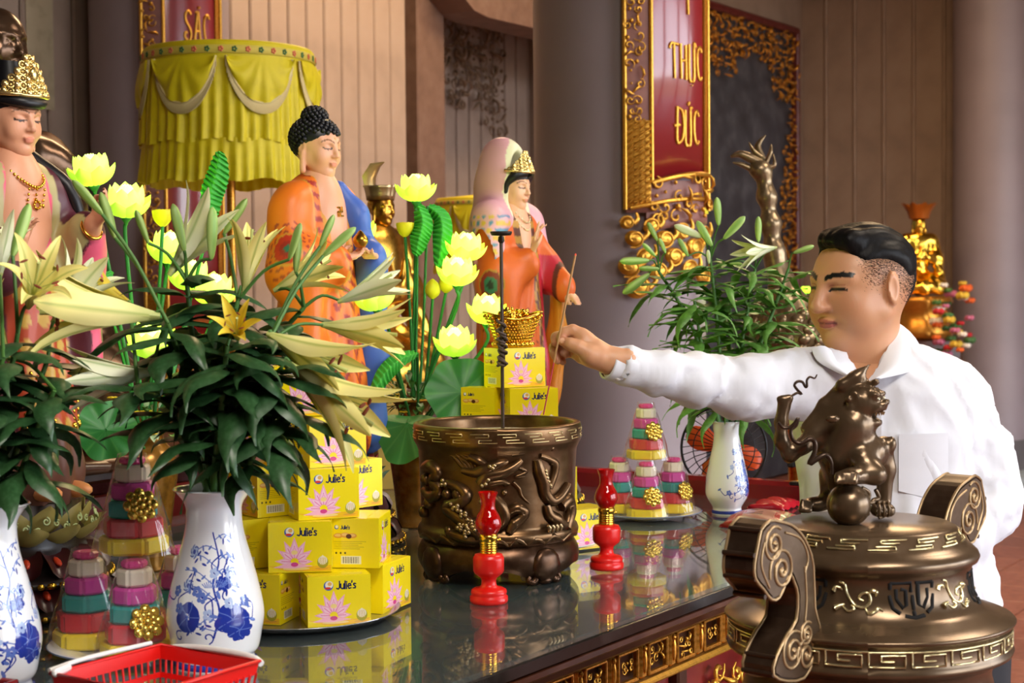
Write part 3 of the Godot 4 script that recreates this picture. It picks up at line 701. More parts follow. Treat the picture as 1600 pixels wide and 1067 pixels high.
func box_mesh_printed(w: float, h: float, d: float) -> ArrayMesh:       # front and back print left in the atlas, sides right, plain strip below
	var s := st_new(); var x := w / 2; var z := d / 2; s.set_smooth_group(-1)
	var face := func(v: Array, u0: float, u1: float, v0: float, v1: float) -> void:
		var uv := [Vector2(u0, v0), Vector2(u1, v0), Vector2(u1, v1), Vector2(u0, v1)]
		for q in [0, 1, 2, 0, 2, 3]: s.set_uv(uv[q]); s.add_vertex(v[q])
	face.call([Vector3(-x, h, z), Vector3(x, h, z), Vector3(x, 0, z), Vector3(-x, 0, z)], 0.0, 0.56, 0.0, 0.9)
	face.call([Vector3(x, h, -z), Vector3(-x, h, -z), Vector3(-x, 0, -z), Vector3(x, 0, -z)], 0.0, 0.56, 0.0, 0.9)
	face.call([Vector3(-x, h, -z), Vector3(-x, h, z), Vector3(-x, 0, z), Vector3(-x, 0, -z)], 0.56, 1.0, 0.0, 0.9)
	face.call([Vector3(x, h, z), Vector3(x, h, -z), Vector3(x, 0, -z), Vector3(x, 0, z)], 0.56, 1.0, 0.0, 0.9)
	face.call([Vector3(-x, h, -z), Vector3(x, h, -z), Vector3(x, h, z), Vector3(-x, h, z)], 0.1, 0.5, 0.92, 0.99)
	face.call([Vector3(-x, 0, z), Vector3(x, 0, z), Vector3(x, 0, -z), Vector3(-x, 0, -z)], 0.1, 0.5, 0.92, 0.99)
	return done(s)
func boxes() -> void:
	var p := Pen.new(1024, 512, H("f6e112"))
	var warm := H("f3b52a")
	for k in 9: p.line([Vector2(10 + k * 20, 400 + k * 6), Vector2(200 + k * 30, 412 + k * 5), Vector2(560, 404 + k * 6)], 3.0, warm.lerp(H("f6d31c"), (k % 3) * 0.4))
	p.disc(250, 425, 120, 14, H("f7d98c")); p.disc(480, 428, 60, 10, H("e2a63a"))
	p.disc(190, 88, 44, 44, H("2b5cae")); p.disc(195, 80, 36, 35, H("f4ecd8")); p.disc(201, 72, 19, 18, H("e6b45c")); p.disc(184, 110, 28, 11, H("d9362b"))
	pen_text(p, 258, 52, 70.0, H("1d2350"), 6.4)
	pen_lotus(p, 235, 362, 205.0)
	p.disc(490, 370, 50, 56, H("a8a432")); p.disc(490, 354, 42, 40, H("e9e2c0")); p.poly([Vector2(460, 335), Vector2(490, 305), Vector2(522, 335), Vector2(508, 380), Vector2(472, 380)], H("f3e8d2"))
	for k in 4: p.line([Vector2(470 + k * 13, 330), Vector2(462 + k * 19, 400)], 2.2, H("c9a74a"))
	# side print: name, biscuits, lines of small text, bar code
	p.disc(625, 80, 20, 20, H("2b5cae")); p.disc(627, 77, 15, 15, H("f4ecd8"))
	pen_text(p, 662, 64, 34.0, H("1d2350"), 3.4)
	for k in 3: p.disc(640 + k * 66, 160 - (k % 2) * 6, 44, 24, H("e3a23e")); p.disc(638 + k * 66, 156 - (k % 2) * 6, 32, 13, H("f0c878"))
	p.disc(740, 166, 26, 22, H("5a2e16"))
	for k in 5: p.line([Vector2(600, 215 + k * 17), Vector2(900 - (k * 37) % 90, 215 + k * 17)], 2.0, H("7d7420"))
	for k in 3: p.disc(620 + k * 42, 322, 9, 10, H("54501c"))
	p.im.fill_rect(Rect2i(665, 350, 190, 76), H("f1eed8"))
	for k in 26: p.im.fill_rect(Rect2i(675 + k * 6 + (k * 5) % 3, 358, 1 + (k * 7) % 4, 60), H("55524a"))
	p.im.fill_rect(Rect2i(590, 0, 3, 460), H("d8c40e"))
	var m := mat(Color.WHITE, 0.26, 0.0, {"albedo_texture": p.tex()})
	var w := 0.096; var h := 0.0762; var d := 0.075
	var mesh := box_mesh_printed(w, h, d)
	var flap := st_new(); box(flap, Vector3(0, h + 0.0004, d / 2 - 0.010), Vector3(w * 0.94, 0.0008, 0.018)); var flap_mesh := done(flap)
	var put := func(pos: Vector3, yaw: float, label: String, group: String) -> void:
		var t := thing("biscuit_box", label, "box", pos, atan2(-pos.x, -pos.z) + deg_to_rad(yaw), group)
		part(t, "carton", mesh, m)
		part(t, "tuck_flap", flap_mesh, mat(H("f2dc10"), 0.3))
	# the pyramid on the steel tray
	var c := T(468, 962)
	var tr := thing("round_tray", "round steel tray carrying the tall yellow biscuit box pyramid", "tray", c)
	part(tr, "dish", lathe_mesh([Vector2(0, 0), Vector2(0.13, 0), Vector2(0.142, 0.003), Vector2(0.1575, 0.0115), Vector2(0.1585, 0.0125), Vector2(0.1575, 0.0135), Vector2(0.141, 0.006), Vector2(0.128, 0.003), Vector2(0, 0.003)], 64), M.steel)
	var y := TOP + 0.0035
	var G := "biscuit boxes of the pyramid on the steel tray"
	var rows := [
		[[404, 2.46, -24, "yellow biscuit box in the pyramid's bottom tier, behind the blue and white vase"], [521, 2.44, 9, "yellow biscuit box at the front of the pyramid's bottom tier"], [585, 2.545, 62, "yellow biscuit box turned sideways at the tray's rim in the bottom tier"], [470, 2.585, 4, ""]],
		[[369, 2.50, -70, "yellow biscuit box in the second tier showing its text panel beside the vase"], [468, 2.465, -2, "yellow biscuit box with lotus print facing out in the pyramid's second tier"], [563, 2.51, 78, "yellow biscuit box in the second tier with biscuits and bar code facing out"]],
		[[412, 2.53, -62, "yellow biscuit box in the third tier showing its text panel"], [503, 2.49, 15, "yellow biscuit box with lotus print facing out in the third tier"], [538, 2.60, 40, ""]],
		[[427, 2.545, -40, "yellow biscuit box in the fourth tier half hidden by lily leaves"], [513, 2.52, 24, "yellow biscuit box with lotus print facing out in the fourth tier"]],
		[[476, 2.54, 2, "yellow biscuit box alone on top of the pyramid under lily blossom"]]]
	for i in rows.size():
		for b in rows[i]:
			if b[3] == "": b[3] = "yellow biscuit box tucked behind the others in tier %s of the pyramid" % ["one", "two", "three"][i]
			var q := W(b[0], 700, b[1]); q.y = y + i * (h + 0.0012)
			put.call(q, b[2], b[3], G)
	# the second stack behind the urn
	var c2 := W(815, 850, 3.18); c2.y = TOP
	var pl := thing("round_tray", "round white rimmed tray under the biscuit boxes behind the bronze urn", "tray", c2)
	part(pl, "dish", lathe_mesh([Vector2(0, 0), Vector2(0.13, 0), Vector2(0.142, 0.003), Vector2(0.165, 0.0115), Vector2(0.166, 0.0125), Vector2(0.164, 0.0135), Vector2(0.141, 0.006), Vector2(0.128, 0.003), Vector2(0, 0.003)], 64), M.porcelain)
	var G2 := "biscuit boxes stacked behind the bronze urn"
	for b in [[905, 3.115, 34, 0, "yellow biscuit box low on the tray just right of the bronze urn"], [735, 3.15, -20, 0, "yellow biscuit box low on the tray hidden behind the bronze urn"], [830, 3.28, 0, 0, "yellow biscuit box at the back of the tray behind the urn"],
			[855, 3.15, 20, 1, "yellow biscuit box in the second layer behind the urn, right one"], [765, 3.17, -10, 1, "yellow biscuit box in the second layer behind the urn, left one"],
			[850, 3.17, 25, 2, "yellow biscuit box in the third layer behind the urn, right one"], [760, 3.19, 15, 2, "yellow biscuit box in the third layer behind the urn, left one"],
			[828, 3.15, 14, 3, "yellow biscuit box just above the urn's rim, lotus print facing out"], [765, 3.20, 62, 3, "yellow biscuit box just above the urn's rim, text panel facing out"],
			[805, 3.18, 32, 4, "yellow biscuit box carrying the golden ingot basket"]]:
		var q := W(b[0], 700, b[1]); q.y = TOP + 0.0035 + b[3] * (h + 0.0012) - (0.0 if b[3] < 4 else 0.0)
		put.call(q, b[2], b[4], G2)
	# golden ingot basket on the top box
	var gp := W(803, 700, 3.18); gp.y = TOP + 0.0035 + 5 * (h + 0.0012)
	var g := thing("ingot_basket", "shiny golden basket heaped with ingots on top of a biscuit box", "basket", gp, atan2(-gp.x, -gp.z) + 0.2)
	var bowl := func(a: float, yy: float, r: float) -> float: return r * (1.0 + 0.14 * smoothstep(0.02, 0.062, yy) * cos(2.0 * a + PI))
	var s := st_new()
	grid(s, 48, 14, func(u, v):
		var a: float = u * TAU; var yy: float = 0.010 + v * 0.044; var r: float = bowl.call(a, yy, lerpf(0.033, 0.051, pow(v, 0.7)))
		return on_drum(a, yy + 0.012 * v * absf(sin(a)) * absf(sin(a)), r))
	grid(s, 48, 4, func(u, v): return on_drum(u * TAU, 0.054 + 0.012 * pow(sin(u * TAU), 2.0) - v * 0.01, bowl.call(u * TAU, 0.054, 0.051) * (1.0 - v)), null, true)
	lathe(s, [Vector2(0, 0), Vector2(0.037, 0.0), Vector2(0.04, 0.006), Vector2(0.034, 0.013)], 32)
	part(g, "bowl", done(s), M.gold)
	s = st_new()
	for row in 7:
		for k in 44:
			var a := (k + 0.5 * (row % 2)) * TAU / 44; var v := (row + 0.7) / 8.0; var yy := 0.010 + v * 0.044
			ball(s, on_drum(a, yy + 0.012 * v * pow(sin(a), 2.0), bowl.call(a, yy, lerpf(0.033, 0.051, pow(v, 0.7)))), Vector3(0.0028, 0.002, 0.0028), 5)
	part(g, "weave", done(s), M.gold).set_meta("kind", "stuff")
	s = st_new()
	var rim := []
	for k in 49: rim.append(on_drum(k * TAU / 48, 0.0555 + 0.014 * pow(sin(k * TAU / 48), 2.0), bowl.call(k * TAU / 48, 0.056, 0.0515)))
	tube(s, rim, 0.0026, 8, 1.0, false)
	for k in 24: ball(s, on_drum(k * TAU / 24, 0.05 + 0.012 * pow(sin(k * TAU / 24), 2.0), bowl.call(k * TAU / 24, 0.05, 0.0515)), Vector3(0.004, 0.0025, 0.003), 6)
	for k in 22: ball(s, on_drum(k * TAU / 22, 0.006, 0.039), Vector3(0.0055, 0.005, 0.004), 6, Basis(Vector3.UP, k * TAU / 22))
	part(g, "rim", done(s), M.gold)
	var ingot := st_new(); ball(ingot, Vector3.ZERO, Vector3(0.013, 0.006, 0.007), 10); ball(ingot, Vector3(0, 0.004, 0), Vector3(0.006, 0.006, 0.005), 8)
	for e in [-1.0, 1.0]: ball(ingot, Vector3(e * 0.011, 0.004, 0), Vector3(0.004, 0.006, 0.005), 8)
	var im := done(ingot)
	for k in 9: part(g, "ingot", im, M.gold, Transform3D(Basis(Vector3.UP, k * 1.7) * Basis(Vector3.RIGHT, 0.2 * sin(k * 3.0)), Vector3(0.026 * cos(k * 2.4) * (0.3 + 0.7 * (k % 3) / 2.0), 0.058 + 0.004 * (k % 3), 0.02 * sin(k * 2.4))))
	part(g, "ingot", im, M.gold, Transform3D(Basis().scaled(Vector3.ONE * 0.9), Vector3(-0.012, 0.071, 0.002)))

# ---- cellophane cones of wrapped cakes ----
func cones() -> void:
	var cols := [H("e23a92"), H("efe6d2"), H("d63fa6"), H("1f9c98"), H("cf2430"), H("f2d81e")]
	var hs := [0.010, 0.022, 0.022, 0.022, 0.024, 0.021]; var names := ["pink_cap", "cream_cake", "magenta_cake", "teal_cake", "red_cake", "yellow_cake"]
	var meshes := []; var mats := []; var y := 0.0; var H0 := 0.121
	for k in range(5, -1, -1):
		var f := func(yy: float) -> float: return lerpf(0.0425, 0.0145, yy / H0)
		var s := st_new(); var r0: float = f.call(y) ; var r1: float = f.call(y + hs[k] * 0.3)
		var n := 6                                            # six wrapped pieces ring each tier
		for q in n:
			var bas := Basis(Vector3.UP, q * TAU / n + k * 0.17)
			box(s, Vector3(0, y + hs[k] / 2, r0 * 0.62), Vector3(r0 * 0.96, hs[k] - 0.0006, r0 * 0.62), 0.003, Transform3D(bas, Vector3.ZERO))
		box(s, Vector3(0, y + hs[k] / 2, 0), Vector3(r0, hs[k] - 0.001, r0), 0.002)
		meshes.append(done(s)); mats.append(mat(cols[k], 0.25))
		y += hs[k]
	var film := mat(Color(0.95, 0.97, 1.0, 0.05), 0.05, 0.0, {"transparency": BaseMaterial3D.TRANSPARENCY_ALPHA, "cull_mode": BaseMaterial3D.CULL_DISABLED})
	var s := st_new()
	grid(s, 28, 8, func(u, v):
		var a: float = u * TAU; var r: float = lerpf(0.053, 0.017, v) * (1.0 + 0.045 * sin(a * 7.0 + v * 5.0) + 0.03 * sin(a * 13.0 - v * 9.0))
		return on_drum(a, -0.001 + v * 0.126, r))
	var film_mesh := done(s)
	s = st_new()
	for k in 8:
		var a := k * TAU / 8; ball(s, Vector3(cos(a) * 0.0115, sin(a) * 0.0115, 0), Vector3(0.0052, 0.0052, 0.0025), 8)
		ball(s, Vector3(cos(a + 0.4) * 0.0065, sin(a + 0.4) * 0.0065, 0.002), Vector3(0.004, 0.004, 0.002), 6)
	ball(s, Vector3(0, 0, 0.003), Vector3(0.004, 0.004, 0.002), 8)
	var ros := done(s)
	var cone := func(pos: Vector3, label: String, group: String, ros_yaw: float, ros_y: float, sc := 1.0) -> void:
		var t := thing("cake_cone", label, "offering", pos, atan2(-pos.x, -pos.z), group); t.scale = Vector3.ONE * sc
		for k in 6: part(t, names[5 - k], meshes[k], mats[k])
		part(t, "cellophane", film_mesh, film, Transform3D.IDENTITY, "clear crinkled cellophane wrap")
		if ros_y > 0.0:
			var r := lerpf(0.05, 0.017, ros_y / 0.126) + 0.003
			part(t, "rosette", ros, mat(H("ecca60"), 0.25, 0.85), Transform3D(Basis(Vector3.UP, ros_yaw).scaled(Vector3.ONE * 1.35) * Basis(Vector3.RIGHT, -0.32), on_drum(ros_yaw, ros_y, r)), "gold foil rosette")
	for g in [[T(212, 1016), "left", "under the lily leaves beside the tall vase", 1.12], [T(1010, 806), "far", "on the white plate beside the slender vase", 1.0]]:
		var c: Vector3 = g[0]; var sc: float = g[3]
		var pl := thing("offering_plate", "round white plate holding four cellophane cake cones %s" % g[2], "plate", c)
		part(pl, "dish", lathe_mesh([Vector2(0, 0), Vector2(0.07, 0), Vector2(0.085, 0.004), Vector2(0.122, 0.012), Vector2(0.1225, 0.0135), Vector2(0.12, 0.0145), Vector2(0.084, 0.007), Vector2(0.07, 0.004), Vector2(0, 0.004)], 56), M.porcelain)
		part(pl, "rim_line", lathe_mesh([Vector2(0.1225, 0.0128), Vector2(0.1232, 0.0135), Vector2(0.1222, 0.0145)], 56), mat(H("6d7fa8"), 0.3))
		var toc := Vector3(-c.x, 0, -c.z).normalized(); var right := Vector3(-toc.z, 0, toc.x) * -1.0
		if right.dot(cam_xf.basis.x) < 0: right = -right
		var lay := [[0.0, 0.06, "front"], [-0.06, -0.026, "outer"], [0.06, -0.028, "inner"]]
		for q in lay:
			var yaw: float = {"front": 0.35, "outer": -9.0, "inner": 0.75}[q[2]]
			var l: String = "striped cellophane cake cone, lower tier " + {"front": "with gold rosette before its neighbours ", "outer": "without rosette on show ", "inner": "turned aside "}[q[2]] + ("by the tall vase" if g[1] == "left" else "on the far plate")
			cone.call(c + (right * q[0] + toc * q[1]) * sc + Vector3(0, 0.006, 0), l, "cake cones " + g[1], yaw, 0.05 if q[2] != "outer" else -1.0, sc)
		cone.call(c + Vector3(0, 0.006 + 0.1225 * sc, 0) + toc * 0.01, "striped cake cone in cellophane standing on top of " + ("three others by the tall vase" if g[1] == "left" else "three others on the far plate"), "cake cones " + g[1], 0.25 if g[1] == "left" else 0.5, 0.063, sc)

# ---- blue and white vases ----
func vase_tex(sd: int, wide: bool) -> ImageTexture:
	var p := Pen.new(1024, 512, H("eef1f4")); var r := RandomNumberGenerator.new(); r.seed = sd
	var blue := H("24389a"); var mid := H("5f78c4"); var pale := H("a9bde2")
	for rep in 2:
		var x0 := 120.0 + rep * 512.0
		var stem := smooth_pts([Vector2(x0 + 150, 470), Vector2(x0 + 170, 380), Vector2(x0 + 150, 290), Vector2(x0 + 175, 210), Vector2(x0 + 150, 120)], 6)
		p.line(stem, 3.5, blue)
		for k in 12:
			var b: Vector2 = stem[2 + k * 2 % 22]; var sg := 1.0 if k % 2 == 0 else -1.0
			var e := b + Vector2(sg * r.randf_range(50, 130), r.randf_range(-60, 20))
			p.line(smooth_pts([b, b.lerp(e, 0.5) + Vector2(0, -18), e], 6), 1.8, mid)
			for j in 5: p.disc(b.lerp(e, 0.3 + j * 0.15).x, b.lerp(e, 0.3 + j * 0.15).y - 10.0 + (j % 2) * 16.0, 11, 4, blue if j % 2 else mid, sg * 0.7 + j)
			if k % 3 == 0:
				for j in 6: p.disc(e.x + cos(j * TAU / 6) * 13, e.y + sin(j * TAU / 6) * 13, 10, 10, pale); p.line(spiral(e, 14, 24, j * TAU / 6 - 0.4, 0.13, 4), 1.6, blue)
				p.disc(e.x, e.y, 8, 8, blue)
		for q in ([[60, 400, 46, 64], [215, 410, 62, 50], [240, 450, 50, 34], [190, 290, 34, 20]] if wide else [[150, 330, 50, 48], [215, 380, 52, 46], [195, 440, 62, 40], [240, 420, 46, 52], [160, 255, 34, 26]]):
			var base: Color = blue if wide else mid
			for j in 9:
				var a: float = j * 0.7 + q[0]; p.disc(x0 + q[0] + cos(a) * q[2] * 0.55, q[1] + sin(a) * q[3] * 0.5, q[2] * r.randf_range(0.3, 0.55), q[3] * r.randf_range(0.35, 0.55), base if j % 3 else blue, a)
			for j in 5: p.line(smooth_pts([Vector2(x0 + q[0], q[1]), Vector2(x0 + q[0] + cos(j * 1.26 + 0.3) * q[2] * 0.5, q[1] + sin(j * 1.26) * q[3] * 0.5), Vector2(x0 + q[0] + cos(j * 1.26) * q[2] * 0.95, q[1] + sin(j * 1.26) * q[3] * 0.9)], 4), 1.6, mid if wide else pale)
		for k in 9:
			var a := r.randf() * TAU; var e := Vector2(x0 - 40 + r.randf() * 360, 250 + r.randf() * 200)
			p.line(smooth_pts([e, e + Vector2(cos(a), sin(a)) * 34, e + Vector2(cos(a + 0.8), sin(a + 0.8)) * 70], 5), 2.4, blue); p.disc(e.x + cos(a + 0.8) * 74, e.y + sin(a + 0.8) * 74, 15, 6, mid, a)
			for j in 5: p.disc(e.x + cos(j * 1.26) * 12, e.y + sin(j * 1.26) * 12, 8, 8, pale if k % 2 else mid)
		for k in 5: p.line(spiral(Vector2(x0 + 20 + k * 55, 470 - (k % 2) * 40), 6, 22, k * 1.3, 0.8, 10), 2.4, blue)
		for k in 14: p.line([Vector2(x0 + 120 + k * 5, 300), Vector2(x0 + 108 + k * 8, 268 + absf(k - 7) * 3)], 1.6, mid)
	return p.tex()
func vases() -> void:
	# profile runs bottom to top; the paint's v runs along it
	var make := func(at: Vector3, hgt: float, belly: float, neck: float, mouth: float, tex: ImageTexture, label: String, turn: float, base_r: float) -> void:
		var t := thing("porcelain_vase", label, "vase", at, turn)
		var pr := smooth_pts([Vector2(base_r, 0.0), Vector2(base_r * 1.03, 0.02), Vector2(base_r * 0.96, 0.07), Vector2(base_r * 1.08, 0.11), Vector2(belly * 0.95, 0.2), Vector2(belly, 0.29), Vector2(belly * 0.95, 0.4), Vector2(lerpf(belly, neck, 0.5), 0.58), Vector2(neck * 1.08, 0.75), Vector2(neck, 0.86), Vector2(neck * 1.05, 0.92), Vector2(mouth * 0.92, 0.985), Vector2(mouth, 1.0)].map(func(q): return Vector2(q.x, q.y * hgt)), 4)
		var n := pr.size() - 1; var s := st_new()
		grid(s, 64, n, func(u, v): return on_drum(u * TAU, pr[int(round(v * n))].y, pr[int(round(v * n))].x))
		var mesh := done(s)
		# paint coordinates follow the height
		var md := MeshDataTool.new(); md.create_from_surface(mesh, 0)
		for k in md.get_vertex_count(): md.set_vertex_uv(k, Vector2(md.get_vertex_uv(k).x, 1.18 - md.get_vertex(k).y / hgt * 1.22))
		var m2 := ArrayMesh.new(); md.commit_to_surface(m2)
		var vm := mat(Color.WHITE, 0.12, 0.0, {"albedo_texture": tex, "clearcoat_enabled": true, "clearcoat": 0.7, "clearcoat_roughness": 0.05}); vm.texture_repeat = false
		part(t, "body", m2, vm)
		part(t, "lip", lathe_mesh([Vector2(mouth, hgt), Vector2(mouth * 0.97, hgt + 0.0018), Vector2(mouth * 0.93, hgt), Vector2(neck * 0.9, hgt * 0.93), Vector2(neck * 0.85, hgt * 0.8), Vector2(neck * 0.9, hgt * 0.6)], 56), M.porcelain)
		part(t, "foot_ring", lathe_mesh([Vector2(base_r * 1.012, hgt * 0.012), Vector2(base_r * 1.042, hgt * 0.02), Vector2(base_r * 1.03, hgt * 0.045), Vector2(base_r * 0.99, hgt * 0.052)], 56), mat(H("2b3f9c"), 0.15))
		part(t, "water", lathe_mesh([Vector2(neck * 0.86, hgt * 0.72), Vector2(0, hgt * 0.72)], 32), mat(H("1c2a1a"), 0.1))
	make.call(T(338, 1040), 0.243, 0.066, 0.0375, 0.055, vase_tex(5, true), "tall blue and white porcelain vase of yellow lilies beside the biscuit pyramid", -2.5, 0.054)
	make.call(T(-16, 1085), 0.243, 0.066, 0.0375, 0.055, vase_tex(6, true), "blue and white porcelain vase of lilies beside the painted lotus pedestal", -1.9, 0.054)
	make.call(T(1136, 803), 0.206, 0.0485, 0.0285, 0.0335, vase_tex(9, false), "slender blue and white porcelain vase holding green lily buds by the red ledge", -1.75, 0.033)

# ---- basket, packets, clamp ----
func sundries() -> void:
	var b := thing("plastic_basket", "small red plastic basket with white folded handles at the table's near corner", "basket", Vector3(1.322, TOP, -1.387))
	var hx := 0.086; var hz := 0.083; var hh := 0.07
	part(b, "floor_panel", box_mesh(Vector3(hx * 1.7, 0.003, hz * 1.7), 0.001, Vector3(0, 0.0016, 0)), M.red_plastic)
	for k in 4:
		var s := st_new(); var L0 := (hx if k % 2 == 0 else hz); var D0 := (hz if k % 2 == 0 else hx)
		var xf := Transform3D(Basis(Vector3.UP, k * PI / 2), Vector3.ZERO)
		var q := func(u: float, y: float) -> Vector3: return Vector3(u * L0 * lerpf(0.86, 1.0, y / hh), y, D0 * lerpf(0.86, 1.0, y / hh))
		for band in [[0.0, 0.016], [0.032, 0.038], [0.054, hh]]:
			grid(s, 1, 1, func(u, v): return xf * q.call(u * 2.0 - 1.0, lerpf(band[0], band[1], v)))
			grid(s, 1, 1, func(u, v): return xf * (q.call(u * 2.0 - 1.0, lerpf(band[0], band[1], v)) - Vector3(0, 0, 0.002)), null, true)
		for i in 17:
			var u := -1.0 + (i + 0.0) / 8.0
			tube(s, [xf * q.call(u, 0.014), xf * q.call(u, 0.056)], 0.0019, 4)
		part(b, "side_panel", done(s), M.red_plastic)
	var s := st_new()
	tube(s, [Vector3(-hx, hh, -hz), Vector3(hx, hh, -hz), Vector3(hx, hh, hz), Vector3(-hx, hh, hz), Vector3(-hx, hh, -hz), Vector3(hx, hh, -hz)], 0.0035, 6, 0.7)
	part(b, "rim", done(s), M.red_plastic)
	var white := mat(H("f1eeea"), 0.35)
	part(b, "handle", tube_mesh([Vector3(hx + 0.004, hh - 0.004, -hz * 0.9), Vector3(hx + 0.007, hh + 0.002, -hz * 0.3), Vector3(hx + 0.007, hh + 0.002, hz * 0.7), Vector3(hx + 0.004, hh - 0.004, hz)], 0.0042, 8, 3), white)
	part(b, "handle", tube_mesh([Vector3(-hx, hh + 0.003, -hz - 0.003), Vector3(-hx * 0.3, hh + 0.006, -hz - 0.004), Vector3(hx * 0.85, hh + 0.004, -hz - 0.003)], 0.003, 8, 3), white)
	part(b, "handle_hinge", box_mesh(Vector3(0.034, 0.010, 0.009), 0.003), white, Transform3D(Basis(Vector3.UP, 0.3), Vector3(-hx + 0.012, hh + 0.002, -hz + 0.004)))
	# lacquer tray beside the basket, only a corner shows
	var t := thing("lacquer_tray", "dark red lacquer tray whose rim shows beside the lily vase", "tray", Vector3(1.2, TOP, -1.66), 0.15)
	s = st_new(); box(s, Vector3(0, 0.004, 0), Vector3(0.17, 0.008, 0.15), 0.002)
	for e in [[0, 0.072, 0.17, 0.006], [0, -0.072, 0.17, 0.006]]: box(s, Vector3(e[0], 0.019, e[1]), Vector3(e[2], 0.03, e[3]), 0.002)
	for e in [-0.082, 0.082]: box(s, Vector3(e, 0.019, 0), Vector3(0.006, 0.03, 0.15), 0.002)
	part(t, "tray_body", done(s), M.red_lacquer)
	# red incense packets
	var pen := Pen.new(512, 256, H("c2222f"))
	for k in 30: pen.line([Vector2(rng.randf() * 512, rng.randf() * 256), Vector2(rng.randf() * 512, rng.randf() * 256)], 1.5, Color(0.9, 0.75, 0.7, 0.5))
	pen.im.fill_rect(Rect2i(40, 70, 440, 110), H("cf8f86")); pen.im.fill_rect(Rect2i(0, 205, 512, 14), H("d9d2a8")); pen.im.fill_rect(Rect2i(0, 221, 512, 8), H("7f8f4a"))
	var lx := 150.0
	for ch in [[[0, 0], [0, 1]], [[0, 1], [0, 0], [0.5, 1], [0.5, 0]], [[0, 0], [0, 1]], [[0.5, 0], [0, 0.5], [0.5, 1]], [[0, 0], [0, 1]], [[0, 1], [0, 0], [0.5, 1], [0.5, 0]], [[0.5, 0.1], [0.1, 0], [0, 0.5], [0.1, 1], [0.5, 0.9], [0.5, 0.5]]]:
		pen.line(ch.map(func(q): return Vector2(lx + q[0] * 34 + (1 - q[1]) * 8, 88 + q[1] * 44)), 4.5, H("3a1a16")); lx += 42.0
	var pm := mat(Color.WHITE, 0.2, 0.0, {"albedo_texture": pen.tex(), "clearcoat_enabled": true, "clearcoat": 0.8})
	for k in 2:
		var at := T(1190 + k * 22, 818 - k * 26); at.y = TOP + 0.001
		var pk := thing("incense_packet", ["red and pink foil incense packet lying on the glass beside the slender vase", "plain red foil packet tucked against the red ledge"][k], "packet", at, 0.25 - k * 0.2)
		s = st_new(); var pw := 0.085 - 0.02 * k; var pd := 0.075 - 0.03 * k; var ph := 0.026 - 0.006 * k
		for side in [1.0, -1.0]:
			grid(s, 16, 12, func(u, v):
				var e := pow(maxf(sin(u * PI), 0.0), 0.45) * pow(maxf(sin(v * PI), 0.0), 0.4)
				return Vector3((u - 0.5) * 2 * pw, (ph * e * (1.0 + 0.12 * sin(u * 17 + v * 9)) if side > 0 else 0.0) + 0.0004 + 0.004 * (1.0 - e) * maxf(sin(u * 23.0), 0.0), (v - 0.5) * 2 * pd), null, side > 0)
		part(pk, "foil", done(s), pm if k == 0 else mat(H("c41f2f"), 0.22))
	# black clamp on the ledge
	var cp := W(1236, 752, 3.68)
	var c := thing("black_clamp", "small black clamp with metal screw fixed on the red ledge", "clamp", Vector3(3.44, TOP + 0.043, cp.z))
	part(c, "jaw", box_mesh(Vector3(0.022, 0.034, 0.018), 0.003, Vector3(0, 0.058, -0.012)), M.black_metal)
	part(c, "body", box_mesh(Vector3(0.024, 0.02, 0.034), 0.003, Vector3(0, 0.056, 0.022)), M.black_metal)
	part(c, "post", box_mesh(Vector3(0.016, 0.05, 0.014), 0.003, Vector3(0, 0.025, 0.022)), M.black_metal)
	part(c, "screw", tube_mesh([Vector3(0, 0.058, -0.004), Vector3(0, 0.058, 0.008)], 0.003, 8), M.steel)
	part(c, "foot", box_mesh(Vector3(0.026, 0.008, 0.05), 0.002, Vector3(0, 0.004, 0.01)), M.black_metal)

# ================= lilies, lotus lamps =================
var petal_mesh := {}; var leaf_mesh := []; var bud_mesh := []
func petal_line(open: float, ln: float) -> Array:             # centre line of one petal: up the axis (+Y), flaring out along +Z
	var pts := []; var p := Vector3(0, 0, 0.004); var a := 0.16 + 0.1 * open
	for i in 13:
		pts.append(p)
		var t := i / 12.0
		a += (0.035 + open * 0.2 * smoothstep(0.25, 1.0, t) + open * open * 0.18 * smoothstep(0.6, 1.0, t)) * (1.0 if t > 0.12 else 0.4) - 0.05 * (1.0 - open) * smoothstep(0.3, 0.8, t)
		p += Vector3(0, cos(a), sin(a)) * ln / 12.0
	return pts
func lily_petal(open: float, wide: float, tone: int) -> ArrayMesh:
	var key := "%.2f_%.2f_%d" % [open, wide, tone]
	if petal_mesh.has(key): return petal_mesh[key]
	var ln := 0.13; var s := st_new()
	var rib: Color = L([H("9db03e"), H("9dbb6a"), H("e8c62a")][tone]); var mid: Color = L([H("fbf4ae"), H("f5f8de"), H("f9e258")][tone]); var tip: Color = L([H("f9ee8e"), H("f1f6cc"), H("f5d840")][tone])
	blade(s, petal_line(open, ln), [0.004, 0.008, 0.012, 0.015, 0.0155, 0.014, 0.011, 0.007, 0.001].map(func(x): return x * wide), Vector3.RIGHT, -0.4, 8, 0.0022 * open, func(u, v):
		var e: float = absf(u * 2.0 - 1.0); var c := mid.lerp(tip, v)
		c = c.lerp(rib, (1.0 - smoothstep(0.0, 0.28, e)) * 0.75)
		return c.lerp(rib, (1.0 - smoothstep(0.0, 0.35, v)) * 0.6))
	petal_mesh[key] = done(s); return petal_mesh[key]
func facing(dir: Vector3, roll := 0.0) -> Basis:               # +Y along dir
	var y := dir.normalized(); var x := y.cross(Vector3.FORWARD if absf(y.z) < 0.9 else Vector3.RIGHT).normalized()
	return Basis(x, y, x.cross(y)) * Basis(Vector3.UP, roll)
